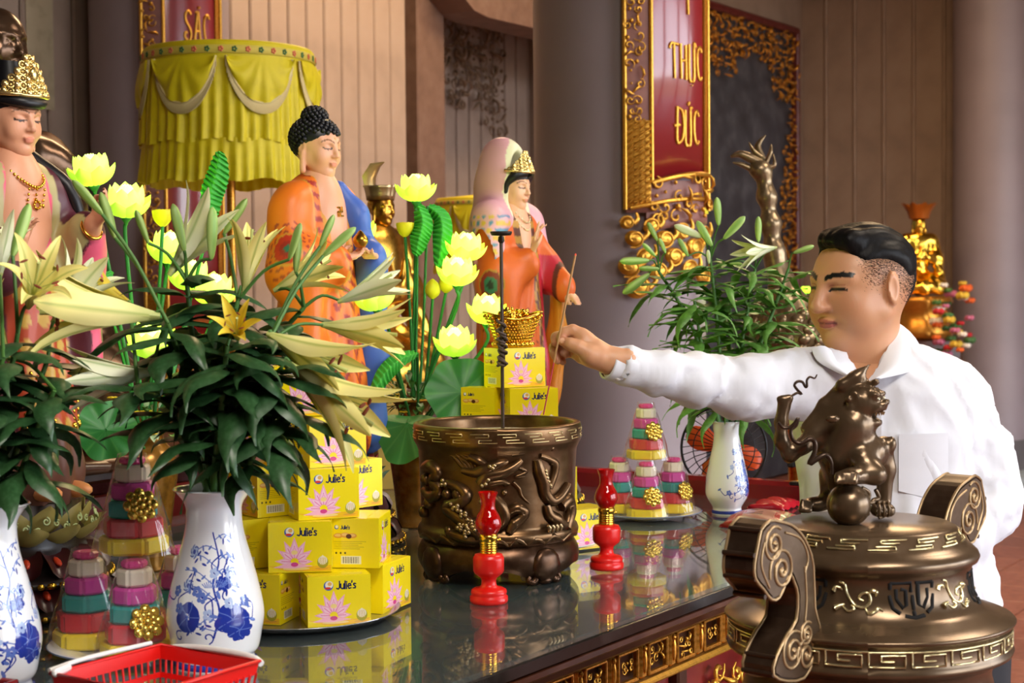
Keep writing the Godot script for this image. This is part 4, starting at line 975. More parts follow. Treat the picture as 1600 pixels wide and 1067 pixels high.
func lily(parent: Node3D, base: Vector3, tip: Vector3, open: float, tone := 0, inside := true) -> void:
	var ln := base.distance_to(tip) / lerpf(1.0, 0.62, open); var sc := ln / 0.13
	var xf := Transform3D(facing(tip - base, rng.randf() * TAU).scaled_local(Vector3.ONE * sc), base - parent.position)
	var s := st_new()
	tube(s, [Vector3(0, -0.006, 0), Vector3(0, 0.004, 0), Vector3(0, 0.02, 0)], [0.0035, 0.0055, 0.003], 8)
	if inside: tube(s, smooth_pts([Vector3(0, 0.01, 0), Vector3(0.002, 0.06, 0), Vector3(0.006, 0.105, 0.002)], 4), [0.0014, 0.0014, 0.003], 6)
	var f := part(parent, "blossom", done(s), M.pistil, xf)
	for k in 6:
		var inner := k % 2
		part(f, "petal", lily_petal(open * (1.0 - 0.08 * inner), 1.02 if inner else 0.82, tone), M.petal, Transform3D(Basis(Vector3.UP, k * TAU / 6 + 0.05 * sin(k * 5.0)) * Basis(Vector3.RIGHT, 0.06 * sin(k * 2.3 + sc)), Vector3.ZERO))
	if inside and open > 0.3:
		for k in 6:
			s = st_new(); var a := k * TAU / 6 + 0.3; var d := Vector3(sin(a), 0, cos(a))
			var e := d * (0.012 + 0.02 * open) + Vector3(0, 0.088, 0)
			tube(s, smooth_pts([Vector3(0, 0.01, 0), d * 0.006 + Vector3(0, 0.05, 0), e], 3), 0.0008, 5)
			var fil := part(f, "stamen", done(s), M.pistil)
			s = st_new(); ball(s, e, Vector3(0.0022, 0.0022, 0.008), 6, Basis(Vector3.UP, a + 1.2)); part(f, "anther", done(s), M.anther)
func bud(parent: Node3D, base: Vector3, tip: Vector3, tone := 0, fat := 1.0) -> void:
	var ln := base.distance_to(tip)
	if bud_mesh.is_empty():
		for k in 3:
			var s := st_new(); var c0: Color = L([H("70923e"), H("86b254"), H("ccd8a0")][k]); var c1: Color = L([H("9cb866"), H("b4d47e"), H("e9ecca")][k])
			var pr := smooth_pts([Vector2(0.03, 0), Vector2(0.06, 0.08), Vector2(0.085, 0.25), Vector2(0.105, 0.5), Vector2(0.105, 0.7), Vector2(0.08, 0.88), Vector2(0.035, 0.97), Vector2(0.004, 1.0)], 3)
			lathe(s, pr, 24, Vector3.ZERO, func(a, y, r): return r * (1.0 + 0.09 * absf(cos(a * 1.5)) - 0.05), func(u, v): return c0.lerp(c1, 0.5 + 0.5 * cos(u * TAU * 3.0)))
			bud_mesh.append(done(s))
	part(parent, "bud", bud_mesh[tone], M.bud, Transform3D(facing(tip - base, rng.randf() * 6.0).scaled_local(Vector3(ln * fat, ln, ln * fat)), base - parent.position))
func make_leaves() -> void:
	for k in 9:                                              # 0-3 broad, 4-8 narrow and long
		var wide := k < 4; var ln = [0.115, 0.13, 0.105, 0.12, 0.11, 0.13, 0.12, 0.14, 0.1][k]; var bend: float = [0.08, 0.13, 0.16, 0.10, 0.06, 0.14, 0.10, 0.17, 0.03][k]
		var pts := []; var p := Vector3.ZERO; var a := 0.12
		for i in 11:
			pts.append(p); a += bend * (0.6 + i / 10.0); p += Vector3(0.004 * sin(i * 0.8 + k), cos(a) * ln / 10.0, sin(a) * ln / 10.0)
		var s := st_new(); var w := 0.0185 if wide else 0.0115
		blade(s, pts, [0.25, 0.62, 0.9, 1.0, 0.94, 0.76, 0.48, 0.2, 0.02].map(func(x): return x * w), Vector3.RIGHT, 0.35, 4, 0.0018, null, k)
		leaf_mesh.append(done(s))
# one cut stem standing in a vase: a bent stalk from base to top with leaves; flowers are added by the caller
func lily_stem(called: String, label: String, group: String, base: Vector3, mid: Vector3, top: Vector3, leaves: int, kinds: Array, lm: Array, t0 := 0.12, droop := 0.0, size := 1.0) -> Node3D:
	var t := thing(called, label, "flower", base, 0.0, group)
	var line := smooth_pts([base, mid, top], 10)
	part(t, "stalk", tube_mesh(line.map(func(q): return q - base), [0.0042 * size, 0.0038 * size, 0.003 * size], 7), M.stem)
	for k in leaves:
		var u := lerpf(t0, 0.98, (k + rng.randf() * 0.5) / leaves); var q: Vector3 = line[int(u * (line.size() - 1))]
		var az := k * 2.4 + rng.randf() * 0.8; var out := Vector3(cos(az), rng.randf_range(0.15, 0.75) - droop * (1.0 - u), sin(az)).normalized()
		var z := (Vector3.DOWN - out * Vector3.DOWN.dot(out)).normalized(); var x := out.cross(z).normalized()
		part(t, "leaf", leaf_mesh[kinds[rng.randi() % kinds.size()]], lm[rng.randi() % lm.size()], Transform3D(Basis(x, out, x.cross(out)).scaled_local(Vector3.ONE * rng.randf_range(0.75, 1.15) * size), q - base))
	return t
func stalk(t: Node3D, a: Vector3, b: Vector3, r := 0.0024) -> void:       # a short flower stalk
	part(t, "flower_stalk", tube_mesh([a, a.lerp(b, 0.5) + Vector3(0, 0.012, 0), b].map(func(q): return q - t.position), [r * 1.15, r, r], 6, 4), M.stem)

func flowers() -> void:
	M.petal = vmat(0.5, 0.0, {"backlight_enabled": true, "backlight": Color(0.5, 0.48, 0.28)})
	M.bud = vmat(0.45); M.pistil = mat(H("b9c273"), 0.5); M.anther = mat(H("7a3418"), 0.8)
	make_leaves()
	var B := T(338, 1040); var bb := B + Vector3(0, 0.2, 0)
	var D := 2.2
	var leafage := [M.lily_leaf]
	var G := "lily stems in the tall blue and white vase"
	# [label, mid(px,py,d), top(px,py,d), leaves, [flowers: base, tip, depths, open, tone], [buds]]
	var stems := [
		["lily stem leaning out with a long yellow trumpet blossom towards the painted statue", [300, 620, 2.16], [262, 505, 2.1], 17, [[[240, 493, 2.1], [62, 478, 2.06], 0.5, 0], [[238, 582, 2.12], [100, 592, 2.1], 0.12, 1]], [[[180, 372, 2.13], [157, 300, 2.13], 0], [[160, 335, 2.12], [113, 281, 2.1], 0]]],
		["lily stem with a big pale upright blossom rising among green buds", [305, 560, 2.22], [292, 440, 2.22], 16, [[[268, 425, 2.22], [345, 322, 2.24], 0.3, 1]], [[[288, 392, 2.2], [270, 318, 2.2], 0], [[330, 405, 2.2], [332, 323, 2.2], 1], [[232, 380, 2.2], [212, 328, 2.2], 0]]],
		["lily stem with a tall upright yellow blossom in the middle of the bunch", [350, 570, 2.2], [372, 470, 2.2], 15, [[[382, 452, 2.2], [398, 352, 2.2], 0.36, 0]], [[[350, 365, 2.24], [386, 310, 2.24], 0], [[452, 405, 2.18], [470, 348, 2.18], 0]]],
		["lily stem with two striped blossoms reaching over the biscuit boxes", [375, 600, 2.15], [420, 535, 2.12], 17, [[[424, 524, 2.12], [548, 588, 2.1], 0.34, 0], [[508, 508, 2.16], [632, 520, 2.16], 0.3, 0]], [[[505, 400, 2.2], [556, 355, 2.2], 1], [[500, 385, 2.22], [522, 335, 2.22], 1]]],
		["lily stem with a drooping blossom showing rust brown anthers over the boxes", [385, 640, 2.13], [440, 575, 2.1], 17, [[[455, 572, 2.1], [588, 672, 2.08], 0.36, 0]], []],
		["lily stem with a half open pale blossom pointing at the orange robed statue", [390, 590, 2.24], [475, 480, 2.24], 14, [[[532, 470, 2.24], [628, 428, 2.24], 0.16, 1], [[432, 452, 2.26], [520, 408, 2.27], 0.46, 0]], [[[462, 425, 2.2], [466, 362, 2.2], 0]]],
		["short lily stem with a small opening blossom facing out of the dark leaves", [345, 640, 2.1], [355, 540, 2.08], 18, [[[372, 530, 2.1], [366, 498, 2.05], 0.55, 2]], []],
		["leafy lily stem hanging low over the vase's mouth towards the cake cones", [285, 660, 2.14], [215, 600, 2.1], 16, [[[200, 470, 2.18], [140, 440, 2.16], 0.5, 2]], []],
		["leafy lily stem hanging low over the biscuit pyramid", [410, 690, 2.14], [455, 640, 2.12], 14, [], []]]
	for q in stems:
		var j := Vector3(rng.randf_range(-0.018, 0.018), 0, rng.randf_range(-0.018, 0.018))
		var top := W(q[2][0], q[2][1], q[2][2])
		var t := lily_stem("lily_stem", q[0], G, bb + j, W(q[1][0], q[1][1], q[1][2]), top, q[3] + 4, [0, 1, 2, 3], leafage, 0.34, 0.55, 1.08)
		for f in q[4]:
			var b := W(f[0][0], f[0][1], f[0][2]); stalk(t, top, b); lily(t, b, W(f[1][0], f[1][1], f[1][2]), f[2], f[3])
		for f in q[5]:
			var b := W(f[0][0], f[0][1], f[0][2]); stalk(t, top, b); bud(t, b, W(f[1][0], f[1][1], f[1][2]), f[2])
	# the bunch in the vase at the table's near end
	var C := T(-16, 1085) + Vector3(0, 0.2, 0)
	for q in [["lily stem with a wide open yellow blossom beside the crowned statue", [10, 640, 2.05], [28, 520, 2.03], [[[45, 478, 2.03], [62, 425, 1.98], 0.86, 0]], [[[20, 400, 2.06], [46, 318, 2.08], 1]]],
			["lily stem with a pale blossom turned away under the crowned statue", [40, 660, 2.08], [75, 560, 2.1], [[[85, 500, 2.12], [150, 410, 2.14], 0.5, 1]], []],
			["leafy lily stem bowing over the painted lotus pedestal", [50, 690, 2.04], [85, 610, 2.02], [[[12, 560, 2.1], [-40, 470, 2.08], 0.5, 0]], []],
			["leafy lily stem close to the vase's outer side", [-20, 660, 2.0], [5, 560, 1.98], [[[0, 430, 2.1], [10, 345, 2.12], 0.4, 1]], []]]:
		var top := W(q[2][0], q[2][1], q[2][2])
		var t := lily_stem("lily_stem", q[0], "lily stems in the vase at the table's near end", C + Vector3(rng.randf_range(-0.015, 0.015), 0, rng.randf_range(-0.015, 0.015)), W(q[1][0], q[1][1], q[1][2]), top, 15, [0, 1, 2, 3], leafage, 0.3, 0.55, 1.05)
		for f in q[3]:
			var b := W(f[0][0], f[0][1], f[0][2]); stalk(t, top, b); lily(t, b, W(f[1][0], f[1][1], f[1][2]), f[2], f[3])
		for f in q[4]:
			var b := W(f[0][0], f[0][1], f[0][2]); stalk(t, top, b); bud(t, b, W(f[1][0], f[1][1], f[1][2]), f[2])
	# the green bunch by the ledge
	var E := T(1136, 803) + Vector3(0, 0.17, 0); var gr := [M.young_leaf]
	for q in [["green lily stem leaning out with a fan of closed buds", [1085, 520, 3.55], [1030, 425, 3.53], 24, [[1014, 407, 968, 408, 1], [1014, 428, 973, 459, 0], [1024, 400, 1004, 380, 1], [1027, 376, 1012, 347, 0], [1030, 420, 998, 419, 0], [1040, 395, 1030, 372, 1]]],
			["green lily stem topped by a cluster of long closed buds", [1120, 500, 3.56], [1110, 405, 3.56], 26, [[1097, 370, 1053, 352, 2], [1112, 384, 1089, 345, 1], [1131, 373, 1164, 338, 1], [1123, 352, 1120, 308, 1], [1108, 412, 1106, 390, 2], [1075, 400, 1060, 372, 1]]],
			["green lily stem with a single white trumpet and upright bud", [1165, 500, 3.58], [1180, 420, 3.58], 22, [[1185, 378, 1185, 338, 1], [1140, 412, 1160, 412, 1]]],
			["green lily stem with spread young leaves near the man's brow", [1195, 520, 3.6], [1232, 420, 3.6], 24, [[1240, 395, 1272, 384, 1]]],
			["bushy green lily stem in the slender vase", [1100, 560, 3.52], [1085, 470, 3.5], 22, []],
			["bushy green lily stem behind the reaching arm", [1170, 570, 3.6], [1205, 500, 3.62], 22, []],
			["green lily stem leaning along the wall of leaves", [1140, 560, 3.64], [1140, 440, 3.66], 22, []]]:
		var top := W(q[2][0], q[2][1], q[2][2])
		var t := lily_stem("lily_stem", q[0], "green lily stems in the slender vase", E + Vector3(rng.randf_range(-0.012, 0.012), 0, rng.randf_range(-0.012, 0.012)), W(q[1][0], q[1][1], q[1][2]), top, q[3] + 14, [4, 5, 6, 7, 8, 8], gr, 0.2, 0.1, 1.12)
		for f in q[4]:
			var d: float = q[2][2] - 0.03; var b := W(f[0], f[1], d); stalk(t, top, b, 0.002); bud(t, b, W(f[2], f[3], d - 0.01), f[4], 1.25)
		if q[0].contains("trumpet"):
			var b := W(1211, 387, 3.55); stalk(t, top, b, 0.002); lily(t, b, W(1156, 396, 3.52), 0.3, 1, false)
	lotus_lamps()

# ---- lotus lamps: silk lotus heads lit from inside on green stalks ----
func lotus_lamps() -> void:
	# lotus lamp silk: bulb glow put into ring emission, white to lime outward
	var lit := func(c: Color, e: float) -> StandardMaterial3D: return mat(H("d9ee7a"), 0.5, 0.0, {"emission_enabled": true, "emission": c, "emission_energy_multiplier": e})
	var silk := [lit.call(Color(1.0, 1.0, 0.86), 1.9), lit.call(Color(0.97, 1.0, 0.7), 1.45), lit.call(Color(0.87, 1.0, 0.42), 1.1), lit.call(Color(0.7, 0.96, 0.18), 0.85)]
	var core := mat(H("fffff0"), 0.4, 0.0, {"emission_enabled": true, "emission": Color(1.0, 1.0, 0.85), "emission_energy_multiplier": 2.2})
	var cloth := mottled(H("3fb53c"), 0.25, 0.6, 0.0, 0.08, 30.0)
	var pod := mottled(H("e3d31c"), 0.12, 0.5); var green := mat(H("2c7a37"), 0.45)
	var rings := []
	for q in [[0.3, 0.054, 0.022, 6], [0.58, 0.062, 0.026, 8], [0.92, 0.064, 0.026, 9], [1.35, 0.054, 0.021, 8]]:       # tilt, length, half width, count
		var s := st_new(); var pts := []; var p := Vector3(0, 0.002, 0.006 + 0.004 * q[0]); var a: float = q[0]
		for i in 9: pts.append(p); p += Vector3(0, cos(a), sin(a)) * q[1] / 8.0; a -= 0.17
		blade(s, pts, [0.35, 0.72, 0.95, 1.0, 0.85, 0.5, 0.03].map(func(x): return x * q[2]), Vector3.RIGHT, -0.45, 6)
		rings.append([done(s), q[3]])
	var bulb := ball_mesh(Vector3(0.014, 0.018, 0.014), 12)
	var cup := lathe_mesh([Vector2(0.002, -0.012), Vector2(0.006, -0.006), Vector2(0.012, 0.003), Vector2(0.006, 0.006)], 14, 2)
	var lamp := func(h: Vector3, dir: Vector3, foot: Vector3, label: String, group: String, sc := 1.0, power := 0.02) -> void:
		var t := thing("lotus_lamp", label, "lamp", foot, 0.0, group)
		var rel := h - foot; var n := dir.normalized()
		part(t, "stalk", tube_mesh([Vector3.ZERO, rel * 0.35 + Vector3(0, 0.02, 0) - n * 0.02, rel - n * 0.05, rel - n * 0.01], 0.0036 * sc, 8, 6), green)
		var hd := part(t, "calyx", cup, green, Transform3D(facing(n).scaled_local(Vector3.ONE * sc), rel))
		part(hd, "bulb", bulb, core, Transform3D(Basis(), Vector3(0, 0.018, 0)))
		for r in rings.size():
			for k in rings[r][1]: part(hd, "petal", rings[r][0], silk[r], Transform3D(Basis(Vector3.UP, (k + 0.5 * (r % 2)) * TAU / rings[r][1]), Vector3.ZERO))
		var o := OmniLight3D.new(); o.name = "glow_light"; o.position = rel + n * 0.02 * sc; o.light_color = Color(0.88, 1.0, 0.45); o.light_energy = power; o.light_size = 0.012; o.omni_range = 8.0; o.omni_attenuation = 2.0; o.shadow_enabled = true
		t.add_child(o)
	var podded := func(h: Vector3, foot: Vector3, label: String, flat: bool, group: String) -> void:
		var t := thing("lotus_pod" if flat else "lotus_bud", label, "flower", foot, 0.0, group); var rel := h - foot
		part(t, "stalk", tube_mesh([Vector3.ZERO, rel * 0.4 + Vector3(0.006, 0.01, 0), rel - Vector3(0, 0.012, 0)], 0.0032, 8, 6), green)
		part(t, "head", lathe_mesh([Vector2(0.004, -0.014), Vector2(0.013, -0.006), Vector2(0.018, 0.006), Vector2(0.019, 0.014), Vector2(0.017, 0.016), Vector2(0, 0.0165)] if flat else [Vector2(0.003, -0.016), Vector2(0.013, -0.008), Vector2(0.016, 0.004), Vector2(0.011, 0.018), Vector2(0.001, 0.026)], 18, 2), pod, Transform3D(Basis(), rel))
		if flat:
			var s := st_new()
			for k in 12: ball(s, Vector3(cos(k * 2.4) * 0.0042 * sqrt(k + 0.4), 0.0165, sin(k * 2.4) * 0.0042 * sqrt(k + 0.4)), Vector3(0.002, 0.0012, 0.002), 6)
			part(t, "seed", done(s), mat(H("c9b512"), 0.5), Transform3D(Basis(), rel))
	var furled := func(pts: Array, w: float, foot: Vector3, label: String, group: String) -> void:      # crinkled silk leaf, folded lengthwise
		var t := thing("silk_leaf", label, "leaf", foot, 0.0, group)
		var line := smooth_pts(pts, 26); var s := st_new(); var m := line.size() - 1
		grid(s, 14, m, func(u, v):
			var i := int(round(v * m)); var tg: Vector3 = (line[min(i + 1, m)] - line[max(i - 1, 0)]).normalized(); var x := tg.cross(cam_xf.basis.z).normalized(); var z := x.cross(tg)
			var ww := w * pow(maxf(sin(PI * clampf(v * 0.93 + 0.05, 0.0, 1.0)), 0.0), 0.6); var e: float = u * 2.0 - 1.0
			return line[i] + x * e * ww - z * (absf(e) * ww * 0.9) + z * 0.004 * sin(v * 85.0 + e * 5.0) * (0.4 + absf(e)) - foot)
		part(t, "blade", done(s), cloth)
		part(t, "stalk", tube_mesh([Vector3.ZERO, (line[0] - foot) * 0.5 + Vector3(0.004, 0, 0), line[0] - foot], 0.003, 8, 5), green)
	var Dp := 3.36; var foot := T(648, 822) + Vector3(0, 0.2, 0); var up := Vector3.UP; var cz := cam_xf.basis.z; var cx := cam_xf.basis.x
	var G1 := "lit lotus heads in the brown vase"
	for q in [[650, 316, 3.36, 0.0, 0.1, "lit lotus lamp standing highest of the brown vase's bunch"], [726, 408, 3.34, 0.1, 0.2, "lit lotus lamp beside the veiled statue's sleeve"], [714, 446, 3.3, 0.05, 0.3, "lit lotus lamp just under another, above two yellow buds"], [760, 506, 3.28, 0.1, 0.3, "lit lotus lamp beside the golden ingot basket"], [711, 556, 3.24, 0.0, 0.3, "lit lotus lamp over the big round lotus leaf"], [564, 384, 3.3, -0.3, 0.3, "lit lotus lamp at the orange robed statue's hand"], [590, 486, 3.2, -0.2, 0.1, "lit lotus lamp beside the blue robe's edge"]]:
		lamp.call(W(q[0], q[1], q[2]), up + cx * q[3] + cz * q[4], foot + Vector3(0.01 * sin(q[0]), -0.02, 0.01 * cos(q[0])), q[5], G1, 1.0)
	podded.call(W(633, 360, 3.35), foot, "flat topped yellow lotus pod on a tall green stalk beside the gilded statue", true, G1)
	podded.call(W(676, 455, 3.32), foot + Vector3(0.01, 0, 0.01), "plump yellow lotus bud on a curved green stalk", false, G1)
	podded.call(W(697, 446, 3.36), foot + Vector3(0, 0, 0.01), "yellow lotus bud half behind a lit lotus lamp", false, G1)
	furled.call([W(652, 318, 3.36), W(660, 345, 3.34), W(655, 372, 3.33), W(650, 400, 3.33)], 0.022, foot, "crinkled green silk leaf hanging under the highest lotus lamp", G1)
	furled.call([W(668, 322, 3.38), W(688, 340, 3.36), W(690, 375, 3.34), W(684, 418, 3.33)], 0.021, foot + Vector3(0, 0, 0.01), "crinkled green silk leaf bent over beside the highest lotus lamp", G1)
	furled.call([W(652, 552, 3.25), W(625, 562, 3.2), W(600, 585, 3.17), W(580, 622, 3.15)], 0.018, foot + Vector3(0.01, 0, 0), "curled green silk leaf drooping from the brown vase towards the blue robe", G1)
	furled.call([W(572, 380, 3.32), W(580, 405, 3.31), W(582, 440, 3.3)], 0.016, foot, "small green silk leaf under the lamp by the robed statue", G1)
	# vase of that bunch
	var vb := T(648, 822)
	var v := thing("brown_vase", "tall glazed brown gold vase behind the bronze urn", "vase", vb)
	part(v, "body", lathe_mesh([Vector2(0.0, 0.0), Vector2(0.035, 0.0), Vector2(0.037, 0.01), Vector2(0.04, 0.05), Vector2(0.047, 0.11), Vector2(0.055, 0.165), Vector2(0.057, 0.19), Vector2(0.05, 0.215), Vector2(0.036, 0.232), Vector2(0.032, 0.245), Vector2(0.04, 0.262), Vector2(0.056, 0.272), Vector2(0.05, 0.27), Vector2(0.03, 0.25), Vector2(0.028, 0.22)], 40, 3), mottled(H("96672a"), 0.35, 0.25, 0.5, 0.02, 6.0))
	part(v, "lip", lathe_mesh([Vector2(0.054, 0.269), Vector2(0.0585, 0.272), Vector2(0.054, 0.275)], 36), mat(H("c0812f"), 0.25, 0.4))
	# round lotus leaves
	var lotus_leaf := func(c: Vector3, n: Vector3, r: float, fold: float, ft: Vector3, label: String) -> void:
		var t := thing("lotus_leaf", label, "leaf", ft); var bas := facing(n); var s := st_new()
		grid(s, 80, 8, func(u, vv):
			var a: float = u * TAU; var rr: float = vv * r * (1.0 + 0.05 * sin(a * 6.0) * vv); var x := cos(a) * rr; var z := sin(a) * rr
			return bas * Vector3(x, 0.10 * rr * rr / r - fold * absf(x) + 0.004 * vv * sin(a * 7.0) * vv, z) + c - ft, func(u, vv): return L(H("2f7d3a").lerp(H("6aa758"), 0.4 * pow(absf(cos(u * TAU * 5.0)), 60.0) + 0.1 * vv)))
		part(t, "blade", done(s), vmat(0.45, 0.0, {"backlight_enabled": true, "backlight": Color(0.15, 0.35, 0.12)}))
		part(t, "stalk", tube_mesh([Vector3.ZERO, (c - ft) * 0.5 + Vector3(0, 0.02, 0), c - ft], 0.003, 8, 5), green)
	lotus_leaf.call(W(722, 612, 3.2), cz + up * 0.35, 0.072, 0.1, foot, "big round green lotus leaf facing out behind the urn's rim")
	lotus_leaf.call(W(636, 662, 3.2), cz * 0.6 + up * 0.8 - cx * 0.3, 0.07, 0.75, foot, "folded green lotus leaf drooping over the brown vase's shoulder")
	lotus_leaf.call(W(165, 672, 2.66), cz + up * 0.1 + cx * 0.2, 0.05, 0.35, W(225, 700, 2.8), "cupped green lotus leaf hanging behind the lilies near the crowned statue")
	# small filler foliage and yellow blossoms at the mouth
	posy(vb + Vector3(0, 0.262, 0), 0.085, 130, 17, "pale speckled filler greenery at the brown vase's mouth", 0.6)
	# second bunch, behind the lilies between the two standing statues
	var f2 := W(228, 690, 2.92); f2.y = TOP
	var v2 := thing("brown_vase", "glazed brown gold vase half hidden behind the lilies and cake cones", "vase", f2)
	part(v2, "body", lathe_mesh([Vector2(0.0, 0.0), Vector2(0.035, 0.0), Vector2(0.037, 0.01), Vector2(0.04, 0.05), Vector2(0.047, 0.11), Vector2(0.055, 0.165), Vector2(0.057, 0.19), Vector2(0.05, 0.215), Vector2(0.036, 0.232), Vector2(0.032, 0.245), Vector2(0.04, 0.262), Vector2(0.056, 0.272), Vector2(0.05, 0.27), Vector2(0.03, 0.25), Vector2(0.028, 0.22)], 40, 3), mottled(H("9c6c26"), 0.3, 0.25, 0.5, 0.02, 6.0))
	var foot2 := f2 + Vector3(0, 0.2, 0); var G2 := "lit lotus heads behind the lilies"
	for q in [[147, 292, 2.86, -0.1, 0.15, "lit lotus lamp beside the bronze seated statue's shoulder"], [197, 340, 2.82, 0.1, 0.3, "lit lotus lamp over the crowned statue's hand"], [262, 412, 2.95, 0.2, 0.2, "lit lotus lamp half behind a green lily bud"], [330, 478, 2.9, 0.2, 0.2, "lit lotus lamp deep among the dark lily leaves"], [296, 455, 3.0, 0.1, 0.1, "small lit lotus lamp glimpsed through the lily leaves"], [240, 555, 2.8, 0, 0.5, "lit lotus lamp low behind the lilies"]]:
		lamp.call(W(q[0], q[1], q[2]), up + cx * q[3] + cz * q[4], foot2 + Vector3(0.01 * sin(q[0]), -0.02, 0.01 * cos(q[0])), q[5], G2, 1.0)
	podded.call(W(254, 342, 2.88), foot2, "flat topped yellow lotus pod before the dark column", true, G2)
	furled.call([W(330, 340, 2.9), W(328, 305, 2.9), W(338, 270, 2.9), W(343, 236, 2.9)], 0.022, foot2, "crinkled green silk leaf standing upright before the yellow canopy", G2)
	furled.call([W(150, 400, 2.75), W(140, 425, 2.72), W(160, 450, 2.7)], 0.03, foot2, "crinkled green silk leaf beside the crowned statue's sleeve", G2)
	posy(f2 + Vector3(0, 0.262, 0), 0.085, 110, 23, "pale speckled filler greenery at the hidden vase's mouth", 0.5)
func posy(at: Vector3, r: float, n: int, sd: int, label: String, flat: float) -> void:
	var t := thing("filler_greenery", label, "plant", at); var q := RandomNumberGenerator.new(); q.seed = sd
	var leafs := st_new(); var pale := st_new(); var yel := st_new()
	for k in n:
		var d := Vector3(q.randf_range(-1, 1), q.randf_range(-0.25, 0.8), q.randf_range(-1, 1)).normalized(); var p := d * r * q.randf_range(0.35, 1.0) * Vector3(1, flat + 0.3, 1)
		var sd2 := d.cross(Vector3.UP).normalized()
		blade(leafs if k % 3 else pale, [p, p + d * 0.008 + Vector3(0, 0.003, 0), p + d * 0.016, p + d * 0.022 - Vector3(0, 0.004, 0)], [0.001, 0.006, 0.005, 0.0005], sd2, 0.3, 2)
		if k % 9 == 0:
			for j in 5: ball(yel, p + d * 0.016 + Vector3(cos(j * 1.26), 0.3, sin(j * 1.26)) * 0.006, Vector3(0.0045, 0.002, 0.0045), 6)
		if k % 6 == 0: tube(leafs, [Vector3(0, -0.03, 0), p * 0.5, p], 0.001, 4)
	part(t, "leaf_sprays", done(leafs), M.leaf).set_meta("kind", "stuff")
	part(t, "pale_sprays", done(pale), mat(H("a9bf9a"), 0.6)).set_meta("kind", "stuff")
	part(t, "yellow_blossoms", done(yel), mat(H("edcb2a"), 0.5)).set_meta("kind", "stuff")

# ================= statues =================
# head in units of its own height: chin at y -0.5, crown at 0.5, nose towards +Z
func head_sdf(f: Sdf, xf: Transform3D, lobes: bool, neck := true, jaw := 1.0) -> void:
	var s := xf.basis.get_scale().x; var b := xf.basis.orthonormalized()
	var E := func(c: Vector3, r: Vector3, k: float, cut := false) -> void: f.ell(xf * c, r * s, k * s, b, cut)
	var C := func(a: Vector3, c: Vector3, ra: float, rc: float, k: float) -> void: f.cap(xf * a, xf * c, ra * s, rc * s, k * s)
	E.call(Vector3(0, 0.1, -0.06), Vector3(0.375, 0.4, 0.45), 0.05)
	E.call(Vector3(0, -0.13, 0.07), Vector3(0.3 * jaw, 0.36, 0.32), 0.12)
	for e in [-1.0, 1.0]:
		E.call(Vector3(0.17 * e, -0.14, 0.24), Vector3(0.125, 0.13, 0.1), 0.1)
		C.call(Vector3(0.25 * e * jaw, -0.2, 0.0), Vector3(0.07 * e, -0.42, 0.22), 0.1, 0.09, 0.12)
		C.call(Vector3(0.06 * e, 0.115, 0.375), Vector3(0.23 * e, 0.12, 0.27), 0.03, 0.03, 0.06)
	C.call(Vector3(0, -0.4, 0.25), Vector3(0, -0.42, 0.22), 0.1, 0.09, 0.1)
	for e in [-1.0, 1.0]:
		E.call(Vector3(0.15 * e, 0.04, 0.39), Vector3(0.085, 0.04, 0.05), 0.05, true)
		E.call(Vector3(0.145 * e, 0.035, 0.3), Vector3(0.085, 0.05, 0.062), 0.02)
	C.call(Vector3(0, 0.1, 0.37), Vector3(0, -0.09, 0.45), 0.03, 0.045, 0.05)
	E.call(Vector3(0, -0.115, 0.44), Vector3(0.055, 0.042, 0.055), 0.03)
	for e in [-1.0, 1.0]: E.call(Vector3(0.055 * e, -0.125, 0.405), Vector3(0.035, 0.03, 0.04), 0.025)
	E.call(Vector3(0, -0.245, 0.385), Vector3(0.1, 0.026, 0.04), 0.02)
	E.call(Vector3(0, -0.29, 0.38), Vector3(0.082, 0.028, 0.04), 0.02)
	for e in [-1.0, 1.0]:
		E.call(Vector3(0.375 * e, -0.02, -0.05), Vector3(0.035, 0.125, 0.075), 0.03, false)
		E.call(Vector3(0.405 * e, -0.0, -0.03), Vector3(0.02, 0.07, 0.035), 0.02, true)
		if lobes: C.call(Vector3(0.375 * e, -0.1, -0.03), Vector3(0.37 * e, -0.4, 0.0), 0.045, 0.055, 0.04)
	if neck: C.call(Vector3(0, -0.25, -0.06), Vector3(0, -0.75, -0.07), 0.21, 0.23, 0.08)
func face_paint(xf: Transform3D, skin: Color, closed := true) -> Callable:       # painted brows, lids and lips of a statue
	var inv := xf.affine_inverse(); var sk := L(skin); var dark := L(H("3a2a24")); var brow := L(H("8a5a3c")); var lip := L(H("d9836c"))
	return func(v, n, c):
		var q: Vector3 = inv * v
		if q.z < 0.12: return sk
		var ax := absf(q.x); var out := sk
		if ax > 0.045 and ax < 0.27:
			var by := 0.115 + 0.05 * sin((ax - 0.045) / 0.225 * PI)
			if absf(q.y - by) < 0.014: out = brow
			var ey := 0.02 - 0.022 * sin(clampf((ax - 0.06) / 0.18, 0, 1) * PI)
			if ax > 0.06 and ax < 0.24 and absf(q.y - ey) < 0.013: out = dark
		var l1 := Vector2(q.x / 0.095, (q.y + 0.265) / 0.045).length()
		if l1 < 1.0: out = sk.lerp(lip, 0.75)
		if Vector2(q.x, q.y - 0.19).length() < 0.022: out = L(H("c99a5a"))
		return out
